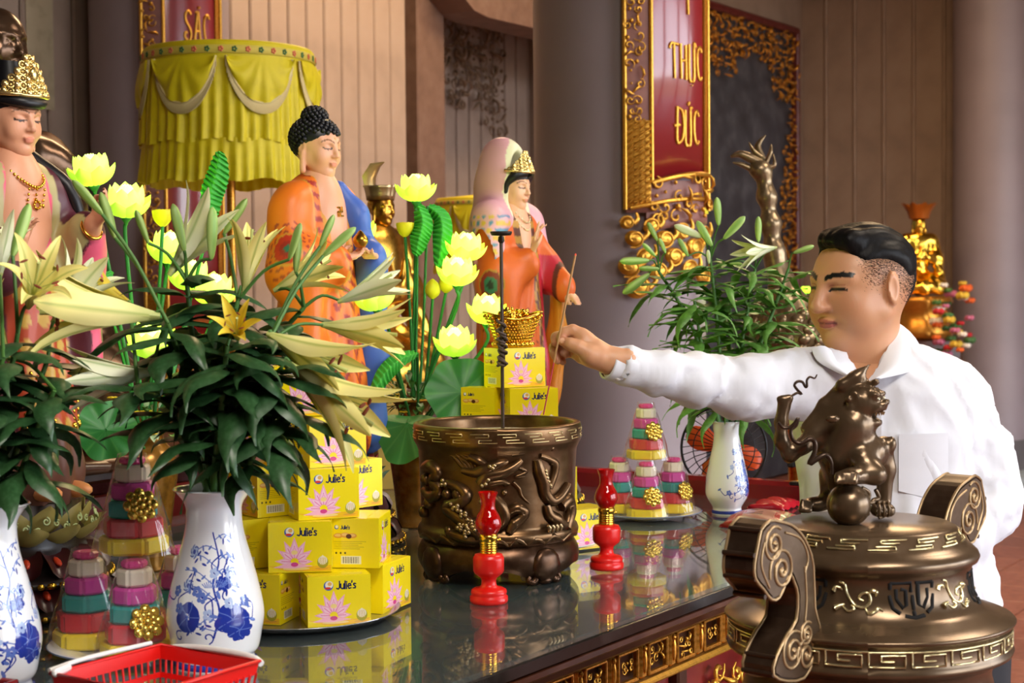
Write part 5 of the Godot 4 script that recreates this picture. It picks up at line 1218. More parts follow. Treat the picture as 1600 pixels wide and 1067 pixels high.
func hand_sdf(f: Sdf, wrist: Vector3, dir: Vector3, palm: Vector3, s: float, curl: Array, thumb_side: float) -> void:
	# s = hand length; dir towards the fingers, palm = direction the palm faces
	dir = dir.normalized(); palm = (palm - dir * palm.dot(dir)).normalized(); var side := dir.cross(palm) * thumb_side
	var base := wrist + dir * s * 0.48
	for e in 4: f.cap(wrist + side * s * (0.1 - e * 0.065), base + side * s * (0.16 - e * 0.105), s * 0.085, s * 0.075, s * 0.05)
	for e in 4:
		var p := base + side * s * (0.165 - e * 0.108); var a: float = curl[e]; var l: float = s * [0.2, 0.225, 0.21, 0.165][e]; var d := dir
		for j in 3:
			var ang: float = a * [0.45, 0.95, 0.75][j]; d = (d * cos(ang) + palm * sin(ang)).normalized()
			var q = p + d * l * [1.0, 0.72, 0.58][j]
			f.cap(p, q, s * [0.058, 0.052, 0.047][j], s * [0.052, 0.047, 0.036][j], s * 0.015); p = q
			palm = palm
	var tp := wrist + dir * s * 0.14 + side * s * 0.14
	var t1 := tp + (dir * 0.62 + side * 0.42 + palm * 0.42).normalized() * s * 0.25; var ca: float = curl[4]
	var t2 := t1 + (dir * 0.9 - side * 0.5 * ca + palm * 0.35).normalized() * s * 0.19
	var t3 := t2 + (dir * 0.9 - side * 0.8 * ca + palm * 0.1).normalized() * s * 0.14
	f.chain([tp, t1, t2, t3], [s * 0.095, s * 0.068, s * 0.06, s * 0.045], s * 0.03)

func lotus_pedestal(t: Node3D, tones: Array) -> void:         # 0.183 high: two dark tiers with red petals, then painted lotus petals
	var s := st_new()
	lathe(s, [Vector2(0, 0), Vector2(0.165, 0), Vector2(0.172, 0.006), Vector2(0.168, 0.014), Vector2(0.15, 0.02), Vector2(0.12, 0.04), Vector2(0.14, 0.048), Vector2(0.15, 0.052), Vector2(0.148, 0.06), Vector2(0.13, 0.066), Vector2(0.1, 0.09), Vector2(0.11, 0.1), Vector2(0.105, 0.11), Vector2(0.1, 0.175), Vector2(0.0, 0.183)], 48)
	part(t, "pedestal_core", done(s), mat(H("241a18"), 0.35))
	var pet := st_new()
	blade(pet, [Vector3(0, 0.024, 0), Vector3(0, 0.02, 0.018), Vector3(0, 0.010, 0.034), Vector3(0, -0.004, 0.044), Vector3(0, -0.01, 0.046)], [0.014, 0.023, 0.024, 0.019, 0.008], Vector3.RIGHT, -0.5, 6)
	var streak := st_new(); ball(streak, Vector3(0, 0.014, 0.031), Vector3(0.006, 0.0035, 0.012), 8, Basis(Vector3.RIGHT, 0.55))
	var pm := done(pet); var sm := done(streak)
	for tier in 2:
		for k in 16:
			var a := (k + 0.5 * tier) * TAU / 16; var r: float = [0.112, 0.094][tier]; var y: float = [0.026, 0.074][tier]
			var o := part(t, "dark_petal", pm, M.maroon, Transform3D(Basis(Vector3.UP, a), on_drum(a, y, r)))
			part(o, "red_streak", sm, M.streak)
		var bead := st_new()
		for k in 54: ball(bead, on_drum(k * TAU / 54, [0.008, 0.055][tier], [0.171, 0.1495][tier]), Vector3(0.0065 if k % 3 else 0.009, 0.0055, 0.004), 6, Basis(Vector3.UP, k * TAU / 54))
		part(t, "gilt_beading", done(bead), M.gold)
	var lot := []
	for q in [[0.95, 0.062], [0.5, 0.066], [0.15, 0.06]]:
		var b := st_new(); var pts := []; var p := Vector3.ZERO; var a: float = q[0] + 0.3
		for i in 7: pts.append(p); p += Vector3(0, cos(a), sin(a)) * q[1] / 6.0; a -= 0.16 if i < 4 else -0.22
		blade(b, pts, [0.016, 0.027, 0.032, 0.03, 0.024, 0.013, 0.001], Vector3.RIGHT, -0.45, 6)
		lot.append(done(b))
	var curl := st_new()
	tube(curl, spiral(Vector2(-0.008, 0.034), 0.002, 0.007, 0.0, 1.2, 12).map(func(q): return Vector3(q.x, q.y, 0.037 - q.y * 0.22)), 0.0016, 5)
	tube(curl, spiral(Vector2(0.009, 0.03), 0.0015, 0.0055, 2.0, -1.2, 12).map(func(q): return Vector3(q.x, q.y, 0.037 - q.y * 0.2)), 0.0014, 5)
	var cm := done(curl)
	for ring in 3:
		for k in 12:
			var a := (k + 0.5 * ring) * TAU / 12
			var o := part(t, "lotus_petal", lot[ring], tones[(k * 5 + ring * 3) % tones.size()], Transform3D(Basis(Vector3.UP, a), on_drum(a, [0.108, 0.118, 0.13][ring], [0.096, 0.092, 0.086][ring])))
			if ring < 2: part(o, "painted_curl", cm, M.curl)

func robe_field(hi_y := 0.56, cell := 0.0055) -> Sdf: return Sdf.new(Vector3(-0.225, -0.01, -0.16), Vector3(0.215, hi_y, 0.2), cell)
func folds(amp: float, n: float) -> Callable:                  # hanging folds, deeper towards the hem
	return func(v, nr):
		var a := atan2(v.x, v.z); var d := amp * smoothstep(0.46, 0.12, v.y) * sin(a * n + 2.2 * sin(v.y * 9.0)) + amp * 0.45 * sin(a * 5.0 - v.y * 46.0)
		return v + nr * d

func statues() -> void:
	M.crown_gold = mat(H("ecd28a"), 0.25, 0.9); M.maroon = mat(H("42191c"), 0.3); M.streak = mat(H("d2401f"), 0.35); M.curl = mat(H("b7c489"), 0.4)
	M.cloth = vmat(0.42); M.skin_paint = vmat(0.38); M.hair_paint = mat(H("14151a"), 0.4)
	var olive := mat(H("98894a"), 0.4); var slate := mat(H("7d88a0"), 0.4); var brick := mat(H("a8323c"), 0.4); var sage := mat(H("6d8a74"), 0.4)
	crowned_statue([olive, olive, slate, olive, brick]); buddha_statue([sage, sage, slate, brick, sage]); veiled_statue([olive, sage, brick])
	seated_statues()

func statue_at(px: float, z: float) -> Vector3:
	var r: Vector3 = cam_xf.basis * Vector3((px - 800.0) / FOCAL, 0.0, -1.0)
	var p := cam_xf.origin + r * (z / r.z); p.y = TOP; return p

func buddha_statue(tones: Array) -> void:
	var t := thing("standing_statue", "painted standing statue in orange robe with black curled hair and bare chest", "statue", statue_at(496, -2.1))
	lotus_pedestal(t, tones)
	var B := Transform3D(Basis(), Vector3(0, 0.183, 0)); var S := Transform3D(Basis().scaled(Vector3(0.74, 1, 0.84)), Vector3(0, 0.183, 0)); var skin := H("ebae8b")
	var f := robe_field()
	f.ell(Vector3(0, 0.43, 0), Vector3(0.1, 0.13, 0.072), 0.03); f.cap(Vector3(-0.085, 0.495, -0.005), Vector3(0.085, 0.495, -0.005), 0.043, 0.043, 0.04)
	f.cap(Vector3(0, 0.36, 0), Vector3(0, 0.05, 0.01), 0.094, 0.12, 0.05)
	f.chain([Vector3(-0.112, 0.475, 0), Vector3(-0.142, 0.36, 0.025), Vector3(-0.06, 0.375, 0.105)], [0.05, 0.052, 0.04], 0.03)
	f.chain([Vector3(-0.128, 0.37, 0.05), Vector3(-0.12, 0.2, 0.06), Vector3(-0.11, 0.1, 0.06)], [0.05, 0.045, 0.035], 0.04)
	f.chain([Vector3(0.108, 0.48, 0), Vector3(0.135, 0.37, 0.025)], [0.046, 0.045], 0.03)
	f.ell(Vector3(0.005, 0.47, 0.105), Vector3(0.048, 0.115, 0.07), 0.012, Basis(), true)
	var org := L(H("ee7a26")); var dk := L(H("a8342c")); var gold := L(H("d99a3a")); var red := L(H("c93a2a")); var grn := L(H("3f7d62"))
	part(t, "robe", f.mesh(folds(0.0045, 13.0), func(v, n, c):
		var col := org
		var e: float = Vector2(v.x / 0.048, (v.y - 0.47) / 0.115).length()
		if v.z > 0.0 and e < 1.62 and v.y > 0.3:
			if e > 1.52 or e < 1.12: col = gold
			else: col = dk if sin(v.y * 260.0 + v.x * 90.0) > 0.15 else org
		var md := Vector3(v.x + 0.178, v.y - 0.4, v.z - 0.05).length()
		for q in [[0.012, 0.0, grn], [0.02, 0.012, dk], [0.034, 0.02, red], [0.038, 0.034, gold]]:
			if md < q[0] and md >= q[1]: col = q[2]
		if md > 0.04 and md < 0.068 and sin(md * 420.0) * sin(atan2(v.y - 0.4, v.z - 0.05) * 9.0) > 0.35: col = dk
		if v.y < 0.3 and v.x > -0.06 and absf(v.x + 0.0) < 0.07 and v.z > 0 and sin(v.y * 130.0 + sin(v.x * 120.0) * 2.0) > 0.5: col = dk
		return col), M.cloth, S, "orange robe with painted scroll border and flower medallion")
	f = robe_field()
	f.chain([Vector3(0.06, 0.525, 0.03), Vector3(0.085, 0.47, 0.06), Vector3(0.115, 0.39, 0.055)], [0.02, 0.03, 0.042], 0.02)
	f.chain([Vector3(0.125, 0.375, 0.045), Vector3(0.075, 0.38, 0.115)], [0.045, 0.038], 0.02)
	f.chain([Vector3(0.1, 0.375, 0.09), Vector3(0.1, 0.2, 0.085), Vector3(0.095, 0.04, 0.08)], [0.044, 0.043, 0.046], 0.03)
	var blue := L(H("4a6fc4"))
	part(t, "mantle", f.mesh(folds(0.005, 17.0), func(v, n, c): return red if v.x > 0.12 and sin(v.y * 90.0) > -0.6 and v.z < 0.085 else blue), M.cloth, S, "bright blue mantle hanging from the far arm")
	f = Sdf.new(Vector3(-0.11, 0.33, -0.08), Vector3(0.11, 0.58, 0.17), 0.005)
	f.ell(Vector3(0, 0.45, 0.012), Vector3(0.078, 0.12, 0.064), 0.02); f.cap(Vector3(0, 0.5, -0.005), Vector3(0, 0.57, -0.008), 0.032, 0.027, 0.03)
	hand_sdf(f, Vector3(-0.062, 0.385, 0.115), Vector3(0.8, 0.1, 0.25), Vector3(0, 1, 0.1), 0.085, [0.35, 0.3, 0.3, 0.35, 0.3], -1.0)
	hand_sdf(f, Vector3(0.075, 0.388, 0.125), Vector3(-0.8, 0.05, 0.25), Vector3(0, 1, 0), 0.085, [0.35, 0.3, 0.3, 0.35, 0.3], 1.0)
	part(t, "body", f.mesh(null, func(v, n, c): return L(skin)), M.skin_paint, S)
	var hx := Transform3D(Basis(Vector3.RIGHT, 0.1).scaled(Vector3.ONE * 0.112), Vector3(0, 0.605, 0.008))
	f = Sdf.new(Vector3(-0.055, 0.53, -0.06), Vector3(0.055, 0.67, 0.07), 0.0022); head_sdf(f, hx, true)
	part(t, "head", f.mesh(null, face_paint(hx, skin)), M.skin_paint, B)
	var s := st_new()                                        # hair: cap, top knot and rows of curls
	ball(s, hx * Vector3(0, 0.17, -0.09), Vector3(0.4, 0.38, 0.45) * 0.112, 24); ball(s, hx * Vector3(0, 0.55, -0.12), Vector3(0.21, 0.17, 0.21) * 0.112, 16)
	for k in 330:
		var y := 1.0 - 2.0 * (k + 0.5) / 330.0; var a := k * 2.39996; var d := Vector3(cos(a) * sqrt(1 - y * y), y, sin(a) * sqrt(1 - y * y))
		var q := Vector3(0, 0.17, -0.09) + d * Vector3(0.41, 0.39, 0.46)
		if (q.z > 0.02 and q.y < 0.27) or (q.y < 0.02 + 0.35 * (q.z + 0.12)) and q.z > -0.12 or q.y < -0.25: continue
		ball(s, hx * q, Vector3.ONE * 0.0052, 6)
	for k in 60:
		var y := 1.0 - 1.1 * (k + 0.5) / 60.0; var a := k * 2.39996; var d := Vector3(cos(a) * sqrt(1 - y * y), y, sin(a) * sqrt(1 - y * y))
		ball(s, hx * (Vector3(0, 0.55, -0.12) + d * Vector3(0.22, 0.18, 0.22)), Vector3.ONE * 0.005, 6)
	part(t, "hair", done(s), M.hair_paint, B, "black hair of small round curls with top knot")
	s = st_new(); ball(s, hx * Vector3(0, 0.5, 0.16), Vector3(0.007, 0.0035, 0.004), 8); part(t, "hair_jewel", done(s), M.brass_pale, B)
	s = st_new()                                             # chest emblem of short gold bars
	for q in [[0, 0, 0.003, 0.02], [0, 0, 0.02, 0.003], [0.0085, 0.005, 0.003, 0.011], [-0.0085, -0.005, 0.003, 0.011], [-0.005, 0.0085, 0.011, 0.003], [0.005, -0.0085, 0.011, 0.003]]: box(s, Vector3(q[0], q[1], 0), Vector3(q[2], q[3], 0.003))
	part(t, "chest_emblem", done(s), M.gold, S * Transform3D(Basis(Vector3.RIGHT, -0.18), Vector3(0, 0.478, 0.0755)))
	s = st_new(); lathe(s, [Vector2(0, 0.0), Vector2(0.012, 0.002), Vector2(0.019, 0.012), Vector2(0.0185, 0.02), Vector2(0.012, 0.026), Vector2(0.004, 0.034), Vector2(0, 0.036)], 20)
	part(t, "bowl", done(s), M.gold_dull, S * Transform3D(Basis(), Vector3(0.0, 0.405, 0.135)), "small golden bowl")

func crowned_statue(tones: Array) -> void:
	var t := thing("standing_statue", "painted standing statue with gold crown, necklace and maroon robe beside the lilies", "statue", statue_at(22, -2.1))
	lotus_pedestal(t, tones)
	var B := Transform3D(Basis(), Vector3(0, 0.183, 0)); var S := Transform3D(Basis().scaled(Vector3(0.76, 1, 0.88)), Vector3(0, 0.183, 0)); var skin := H("e8a683")
	var f := robe_field()
	f.ell(Vector3(0, 0.43, -0.008), Vector3(0.1, 0.12, 0.066), 0.03); f.cap(Vector3(-0.085, 0.49, -0.005), Vector3(0.085, 0.49, -0.005), 0.04, 0.04, 0.04)
	f.cap(Vector3(0, 0.33, 0), Vector3(0, 0.05, 0.01), 0.088, 0.12, 0.05)
	f.chain([Vector3(-0.112, 0.47, 0), Vector3(-0.15, 0.36, 0.03), Vector3(-0.12, 0.36, 0.1)], [0.046, 0.048, 0.04], 0.03)
	f.chain([Vector3(0.11, 0.47, 0), Vector3(0.135, 0.385, 0.04), Vector3(0.1, 0.42, 0.1)], [0.045, 0.045, 0.036], 0.03)
	f.chain([Vector3(0.115, 0.39, 0.08), Vector3(0.12, 0.2, 0.07)], [0.042, 0.03], 0.03)
	f.ell(Vector3(0.0, 0.455, 0.1), Vector3(0.052, 0.11, 0.07), 0.012, Basis(), true)
	var mar := L(H("572a34")); var ol := L(H("b3a872")); var pk := L(H("e8607e")); var rd := L(H("b4472c")); var gd := L(H("caa24a")); var br := L(H("6a4436"))
	part(t, "robe", f.mesh(folds(0.005, 12.0), func(v, n, c):
		var e: float = Vector2(v.x / 0.052, (v.y - 0.455) / 0.11).length(); var col := mar
		if v.z > -0.03 and v.y > 0.26:
			if e < 1.16: col = pk
			elif e < 1.55: col = ol
		if v.y < 0.36 and v.y > 0.1 and absf(v.x) < 0.075 and v.z > 0: col = rd if sin(v.y * 150.0) + sin(v.x * 160.0) > -0.7 else gd
		if v.y < 0.1: col = br
		if v.x > 0.08 and v.z > 0.1 and v.y < 0.42: col = pk
		return col), M.cloth, S, "maroon robe with olive shawl and pink edging")
	f = Sdf.new(Vector3(-0.17, 0.3, -0.08), Vector3(0.15, 0.58, 0.2), 0.005)
	f.ell(Vector3(0, 0.44, 0.008), Vector3(0.08, 0.125, 0.06), 0.02); f.cap(Vector3(0, 0.5, -0.005), Vector3(0, 0.57, -0.008), 0.03, 0.026, 0.03)
	f.chain([Vector3(0.1, 0.405, 0.1), Vector3(0.085, 0.435, 0.135)], [0.021, 0.018], 0.01)
	hand_sdf(f, Vector3(0.085, 0.435, 0.135), Vector3(-0.1, 0.5, 0.75), Vector3(-0.7, 0.3, 0), 0.085, [0.5, 0.55, 0.6, 0.6, 0.4], -1.0)
	hand_sdf(f, Vector3(-0.115, 0.375, 0.125), Vector3(0.3, 0.9, 0.3), Vector3(0.3, 0, 0.9), 0.085, [0.2, 0.6, 0.3, 0.2, 0.5], -1.0)
	part(t, "body", f.mesh(null, func(v, n, c): return L(skin)), M.skin_paint, S)
	var hx := Transform3D(Basis(Vector3.RIGHT, 0.12).scaled(Vector3.ONE * 0.11), Vector3(0, 0.603, 0.008))
	f = Sdf.new(Vector3(-0.055, 0.53, -0.06), Vector3(0.055, 0.665, 0.07), 0.0022); head_sdf(f, hx, true)
	part(t, "head", f.mesh(null, face_paint(hx, skin)), M.skin_paint, B)
	var s := st_new()
	ball(s, hx * Vector3(0, 0.24, -0.1), Vector3(0.42, 0.33, 0.47) * 0.11, 24)
	tube(s, smooth_pts([hx * Vector3(-0.36, 0.3, 0.1), hx * Vector3(-0.2, 0.27, 0.36), hx * Vector3(0, 0.26, 0.43), hx * Vector3(0.2, 0.27, 0.36), hx * Vector3(0.36, 0.3, 0.1)], 5), 0.0095, 8)
	for e in [-1.0, 1.0]: tube(s, smooth_pts([hx * Vector3(0.36 * e, 0.1, -0.25), Vector3(0.05 * e, 0.56, -0.03), Vector3(0.085 * e, 0.5, 0.035), Vector3(0.1 * e, 0.43, 0.055), Vector3(0.1 * e, 0.39, 0.07)], 5), [0.014, 0.014, 0.012, 0.008, 0.002], 8)
	tube(s, [hx * Vector3(0, 0.5, -0.15), hx * Vector3(0, 0.85, -0.15)], [0.026, 0.018], 12)
	part(t, "hair", done(s), M.hair_paint, B, "long black hair falling over both shoulders")
	crown(t, B, hx, 0.5, 0.4, 0.5)
	s = st_new()                                             # necklace: chain, pendants
	var nk := smooth_pts([Vector3(-0.045, 0.53, 0.025), Vector3(-0.03, 0.505, 0.06), Vector3(0, 0.493, 0.07), Vector3(0.03, 0.505, 0.06), Vector3(0.045, 0.53, 0.025)], 6)
	for q in nk: ball(s, q, Vector3.ONE * 0.0032, 6)
	for e in [[-0.02, 4], [0.0, 3], [0.02, 4]]:
		for k in e[1]: ball(s, Vector3(e[0], 0.49 - k * 0.0085, 0.071 - 0.002 * k), Vector3.ONE * (0.0028 if k < e[1] - 1 else 0.0042), 6)
	for k in 8: ball(s, Vector3(cos(k * TAU / 8) * 0.008, 0.465 + sin(k * TAU / 8) * 0.006, 0.071), Vector3.ONE * 0.003, 6)
	part(t, "necklace", done(s), M.gold, S, "gold necklace with hanging pendants")
	s = st_new(); torus(s, Vector3(0.088, 0.428, 0.127), 0.021, 0.0028, 20, 6, facing(Vector3(-0.1, 0.5, 0.6))); part(t, "bracelet", done(s), M.gold, S)
	s = st_new()
	for k in 26:
		var a := -1.3 + k * 0.1; ball(s, on_drum(a, 0.17 - 0.03 * sin(k * 0.6), 0.118), Vector3.ONE * 0.0045, 6)
		if k % 5 == 2:
			for j in 5: ball(s, on_drum(a, 0.16 - j * 0.012, 0.12), Vector3.ONE * (0.004 if j < 4 else 0.008), 6)
	part(t, "bead_apron", done(s), M.gold, S, "strings of gold beads on the red lower robe")
	for e in [-1.0, 1.0]: s = st_new(); ball(s, Vector3(0.04 * e, 0.012, 0.115), Vector3(0.022, 0.014, 0.045), 12); part(t, "foot", done(s), mat(H("e8995f"), 0.4), S)

func crown(t: Node3D, B: Transform3D, hx: Transform3D, r: float, y: float, h: float) -> void:
	var s := st_new(); var k := hx.basis.get_scale().x / 0.11
	for row in 6:                                            # a peaked plaque of beads and rings over the brow
		var n := 13 - row * 2
		for i in n:
			var a := (i - (n - 1) / 2.0) * 0.19; var rr := r - 0.035 * row
			var p := hx * Vector3(sin(a) * rr * 0.95, y + h * 0.2 * row, cos(a) * rr - 0.05)
			if (i + row) % 2: ball(s, p, Vector3(0.0062, 0.0072, 0.0045) * k, 7, Basis(Vector3.UP, a))
			else: torus(s, p, 0.0052 * k, 0.002 * k, 10, 5, Basis(Vector3.UP, a) * Basis(Vector3.RIGHT, PI / 2 - 0.15)); ball(s, p, Vector3.ONE * 0.0026 * k, 6)
	ball(s, hx * Vector3(0, y + h * 0.55, r - 0.1), Vector3(0.0085, 0.012, 0.005) * k, 12)
	var band := []
	for i in 21: band.append(hx * Vector3(sin((i - 10) * 0.14) * r * 0.97, y - 0.03, cos((i - 10) * 0.14) * r - 0.04))
	tube(s, band, 0.0042 * k, 6)
	part(t, "crown", done(s), M.crown_gold, B, "openwork gold crown")

func veiled_statue(tones: Array) -> void:
	var t := thing("standing_statue", "painted standing statue with pink veil, orange robe and raised hand", "statue", statue_at(797, -2.1))
	lotus_pedestal(t, tones)
	var B := Transform3D(Basis(), Vector3(0, 0.183, 0)); var S := Transform3D(Basis().scaled(Vector3(0.72, 1, 0.8)), Vector3(0, 0.183, 0)); var skin := H("ecb490")
	var f := robe_field()
	f.ell(Vector3(0, 0.41, -0.005), Vector3(0.095, 0.12, 0.068), 0.03); f.cap(Vector3(-0.075, 0.47, -0.005), Vector3(0.075, 0.47, -0.005), 0.042, 0.042, 0.04)
	f.cap(Vector3(0, 0.35, 0), Vector3(0, 0.03, 0.01), 0.092, 0.115, 0.05)
	f.chain([Vector3(-0.1, 0.45, 0), Vector3(-0.128, 0.33, 0.025), Vector3(-0.06, 0.38, 0.1)], [0.047, 0.05, 0.036], 0.03)
	f.chain([Vector3(-0.12, 0.34, 0.04), Vector3(-0.118, 0.2, 0.05), Vector3(-0.1, 0.06, 0.04)], [0.05, 0.045, 0.035], 0.04)
	f.chain([Vector3(0.1, 0.45, 0), Vector3(0.125, 0.36, 0.06), Vector3(0.1, 0.325, 0.13)], [0.045, 0.046, 0.035], 0.03)
	f.ell(Vector3(0.0, 0.46, 0.1), Vector3(0.04, 0.08, 0.06), 0.012, Basis(), true)
	var org := L(H("e2692a")); var red := L(H("c22a3c")); var gd := L(H("b98a3a")); var br := L(H("5d2f26")); var dk := L(H("8a2c2a")); var te := L(H("2f6d5c")); var am := L(H("cf8326"))
	part(t, "robe", f.mesh(folds(0.005, 12.0), func(v, n, c):
		var col := org; var sx: float = v.x - 0.01
		if v.z > 0.02 and v.y < 0.4:
			if sx > 0.0: col = red
			if absf(sx) < 0.02: col = gd if sin(v.y * 150.0) * sin(sx * 260.0 + v.y * 60.0) > 0.0 else br
		if v.x > 0.06 and v.z > 0.11: col = br if v.z < 0.125 else org
		if v.y > 0.39 and v.z > 0.04 and absf(v.x) < 0.06: col = br if sin(v.y * 170.0) > 0.0 else gd
		var md := Vector2(v.y - 0.33, v.z - 0.045).length()
		if v.x < -0.1 and v.z > -0.03:
			if md < 0.01: col = L(H("20252a"))
			elif md < 0.02: col = te
			elif md < 0.032: col = dk
			elif md < 0.036: col = gd
		if v.y < 0.28 and v.y > 0.05 and sin(v.x * 130.0 + 1.0) * sin(v.y * 120.0) > 0.86: col = dk
		return col), M.cloth, S, "orange and red robe with gold scroll border")
	f = robe_field()
	f.chain([Vector3(0.12, 0.31, 0.1), Vector3(0.125, 0.2, 0.1), Vector3(0.11, 0.05, 0.07)], [0.024, 0.03, 0.03], 0.02)
	part(t, "sash", f.mesh(folds(0.006, 19.0), func(v, n, c): return am), M.cloth, S, "amber sash hanging from the lowered hand")
	f = Sdf.new(Vector3(-0.16, 0.25, -0.13), Vector3(0.16, 0.69, 0.1), 0.006)
	f.ell(Vector3(0, 0.585, -0.015), Vector3(0.062, 0.088, 0.068), 0.02)
	f.chain([Vector3(0, 0.6, -0.035), Vector3(0, 0.5, -0.045)], [0.06, 0.075], 0.04)
	f.cap(Vector3(-0.09, 0.47, -0.012), Vector3(0.09, 0.47, -0.012), 0.05, 0.05, 0.05)
	f.chain([Vector3(-0.105, 0.47, 0.0), Vector3(-0.13, 0.39, 0.012)], [0.05, 0.046], 0.03)
	f.chain([Vector3(0.105, 0.47, 0.0), Vector3(0.125, 0.41, 0.02)], [0.046, 0.042], 0.03)
	f.cap(Vector3(0, 0.42, -0.05), Vector3(0, 0.3, -0.055), 0.07, 0.06, 0.05)
	f.ell(Vector3(0, 0.555, 0.07), Vector3(0.05, 0.1, 0.085), 0.008, Basis(), true)
	f.ell(Vector3(0, 0.45, 0.1), Vector3(0.055, 0.1, 0.085), 0.01, Basis(), true)
	var pink := L(H("e3a9b4")); var cream := L(H("ece8c4")); var yl := L(H("e0b64a")); var bl := L(H("5b8fb0"))
	part(t, "veil", f.mesh(func(v, n): return v + n * 0.003 * sin(v.y * 60.0 + v.x * 30.0), func(v, n, c):
		var e: float = Vector2(v.x / 0.05, (v.y - 0.555) / 0.1).length(); var col := pink
		if v.y > 0.46 and v.z > -0.03 and e < 1.18: col = cream
		if v.y < 0.49 and v.x < -0.07:
			var w := sin(v.y * 190.0) * sin(v.z * 170.0)
			col = yl if w > 0.35 else (bl if w < -0.5 else pink)
		return col), M.cloth, Transform3D(Basis().scaled(Vector3(0.76, 1, 0.82)), Vector3(0, 0.183, 0)), "pink veil with cream edge and painted shoulders")
	f = Sdf.new(Vector3(-0.14, 0.28, -0.06), Vector3(0.15, 0.56, 0.22), 0.005)
	f.ell(Vector3(0, 0.43, 0.006), Vector3(0.075, 0.11, 0.06), 0.02); f.cap(Vector3(0, 0.46, 0.0), Vector3(0, 0.54, -0.005), 0.03, 0.026, 0.03)
	hand_sdf(f, Vector3(-0.05, 0.395, 0.11), Vector3(0.25, 1, 0.15), Vector3(0.4, 0, 0.9), 0.09, [0.1, 0.55, 0.3, 0.15, 0.6], -1.0)
	hand_sdf(f, Vector3(0.1, 0.32, 0.135), Vector3(0.1, -0.55, 0.75), Vector3(0, -0.8, -0.5), 0.09, [0.6, 0.6, 0.7, 0.7, 0.5], -1.0)
	part(t, "body", f.mesh(null, func(v, n, c): return L(skin)), M.skin_paint, S)
	var hx := Transform3D(Basis(Vector3.RIGHT, 0.1).scaled(Vector3.ONE * 0.1), Vector3(0, 0.558, 0.012))
	f = Sdf.new(Vector3(-0.052, 0.49, -0.05), Vector3(0.052, 0.62, 0.07), 0.0022); head_sdf(f, hx, false)
	part(t, "head", f.mesh(null, face_paint(hx, skin)), M.skin_paint, B)
	var s := st_new(); ball(s, hx * Vector3(0, 0.23, -0.04), Vector3(0.41, 0.28, 0.42) * 0.1, 20)
	for e in [-1.0, 1.0]: tube(s, smooth_pts([hx * Vector3(0.05 * e, 0.38, 0.36), hx * Vector3(0.28 * e, 0.3, 0.26), hx * Vector3(0.37 * e, 0.1, 0.08), hx * Vector3(0.38 * e, -0.1, 0.06), hx * Vector3(0.36 * e, -0.16, 0.0)], 4), [0.012, 0.011, 0.006, 0.004], 8)
	part(t, "hair", done(s), M.hair_paint, B, "black hair under the veil")
	crown(t, B, hx, 0.5, 0.42, 0.4)
	s = st_new()
	for row in 2:
		for k in 11: ball(s, Vector3((k - 5) * 0.008, 0.475 - row * 0.018 + 0.0009 * (k - 5) * (k - 5), 0.066 - 0.0007 * (k - 5) * (k - 5)), Vector3.ONE * 0.003, 6)
	part(t, "necklace", done(s), M.brass_pale, S)

# ---- metal statues on the rear altar and by the end wall ----
func seated_field(gown := true) -> Sdf:
	var f := Sdf.new(Vector3(-0.3, -0.01, -0.2), Vector3(0.3, 0.62, 0.3), 0.012)
	f.ell(Vector3(0, 0.36, -0.02), Vector3(0.13, 0.2, 0.1), 0.04); f.cap(Vector3(-0.12, 0.48, -0.02), Vector3(0.12, 0.48, -0.02), 0.06, 0.06, 0.05)
	f.ell(Vector3(0, 0.1, 0.04), Vector3(0.25, 0.09, 0.17), 0.06)
	for e in [-1.0, 1.0]:
		f.cap(Vector3(0.06 * e, 0.14, 0.02), Vector3(0.2 * e, 0.09, 0.13), 0.08, 0.065, 0.05)
		f.cap(Vector3(0.2 * e, 0.08, 0.13), Vector3(-0.02 * e, 0.07, 0.2), 0.06, 0.045, 0.04)
		f.chain([Vector3(0.16 * e, 0.47, -0.02), Vector3(0.19 * e, 0.32, 0.02), Vector3(0.05 * e, 0.33, 0.13)], [0.06, 0.058, 0.04], 0.03)
		f.chain([Vector3(0.19 * e, 0.32, 0.02), Vector3(0.2 * e, 0.16, 0.08)], [0.06, 0.05], 0.04)
		f.chain([Vector3(0.03 * e, 0.32, 0.14), Vector3(0.012 * e, 0.43, 0.14)], [0.03, 0.012], 0.02)
	return f
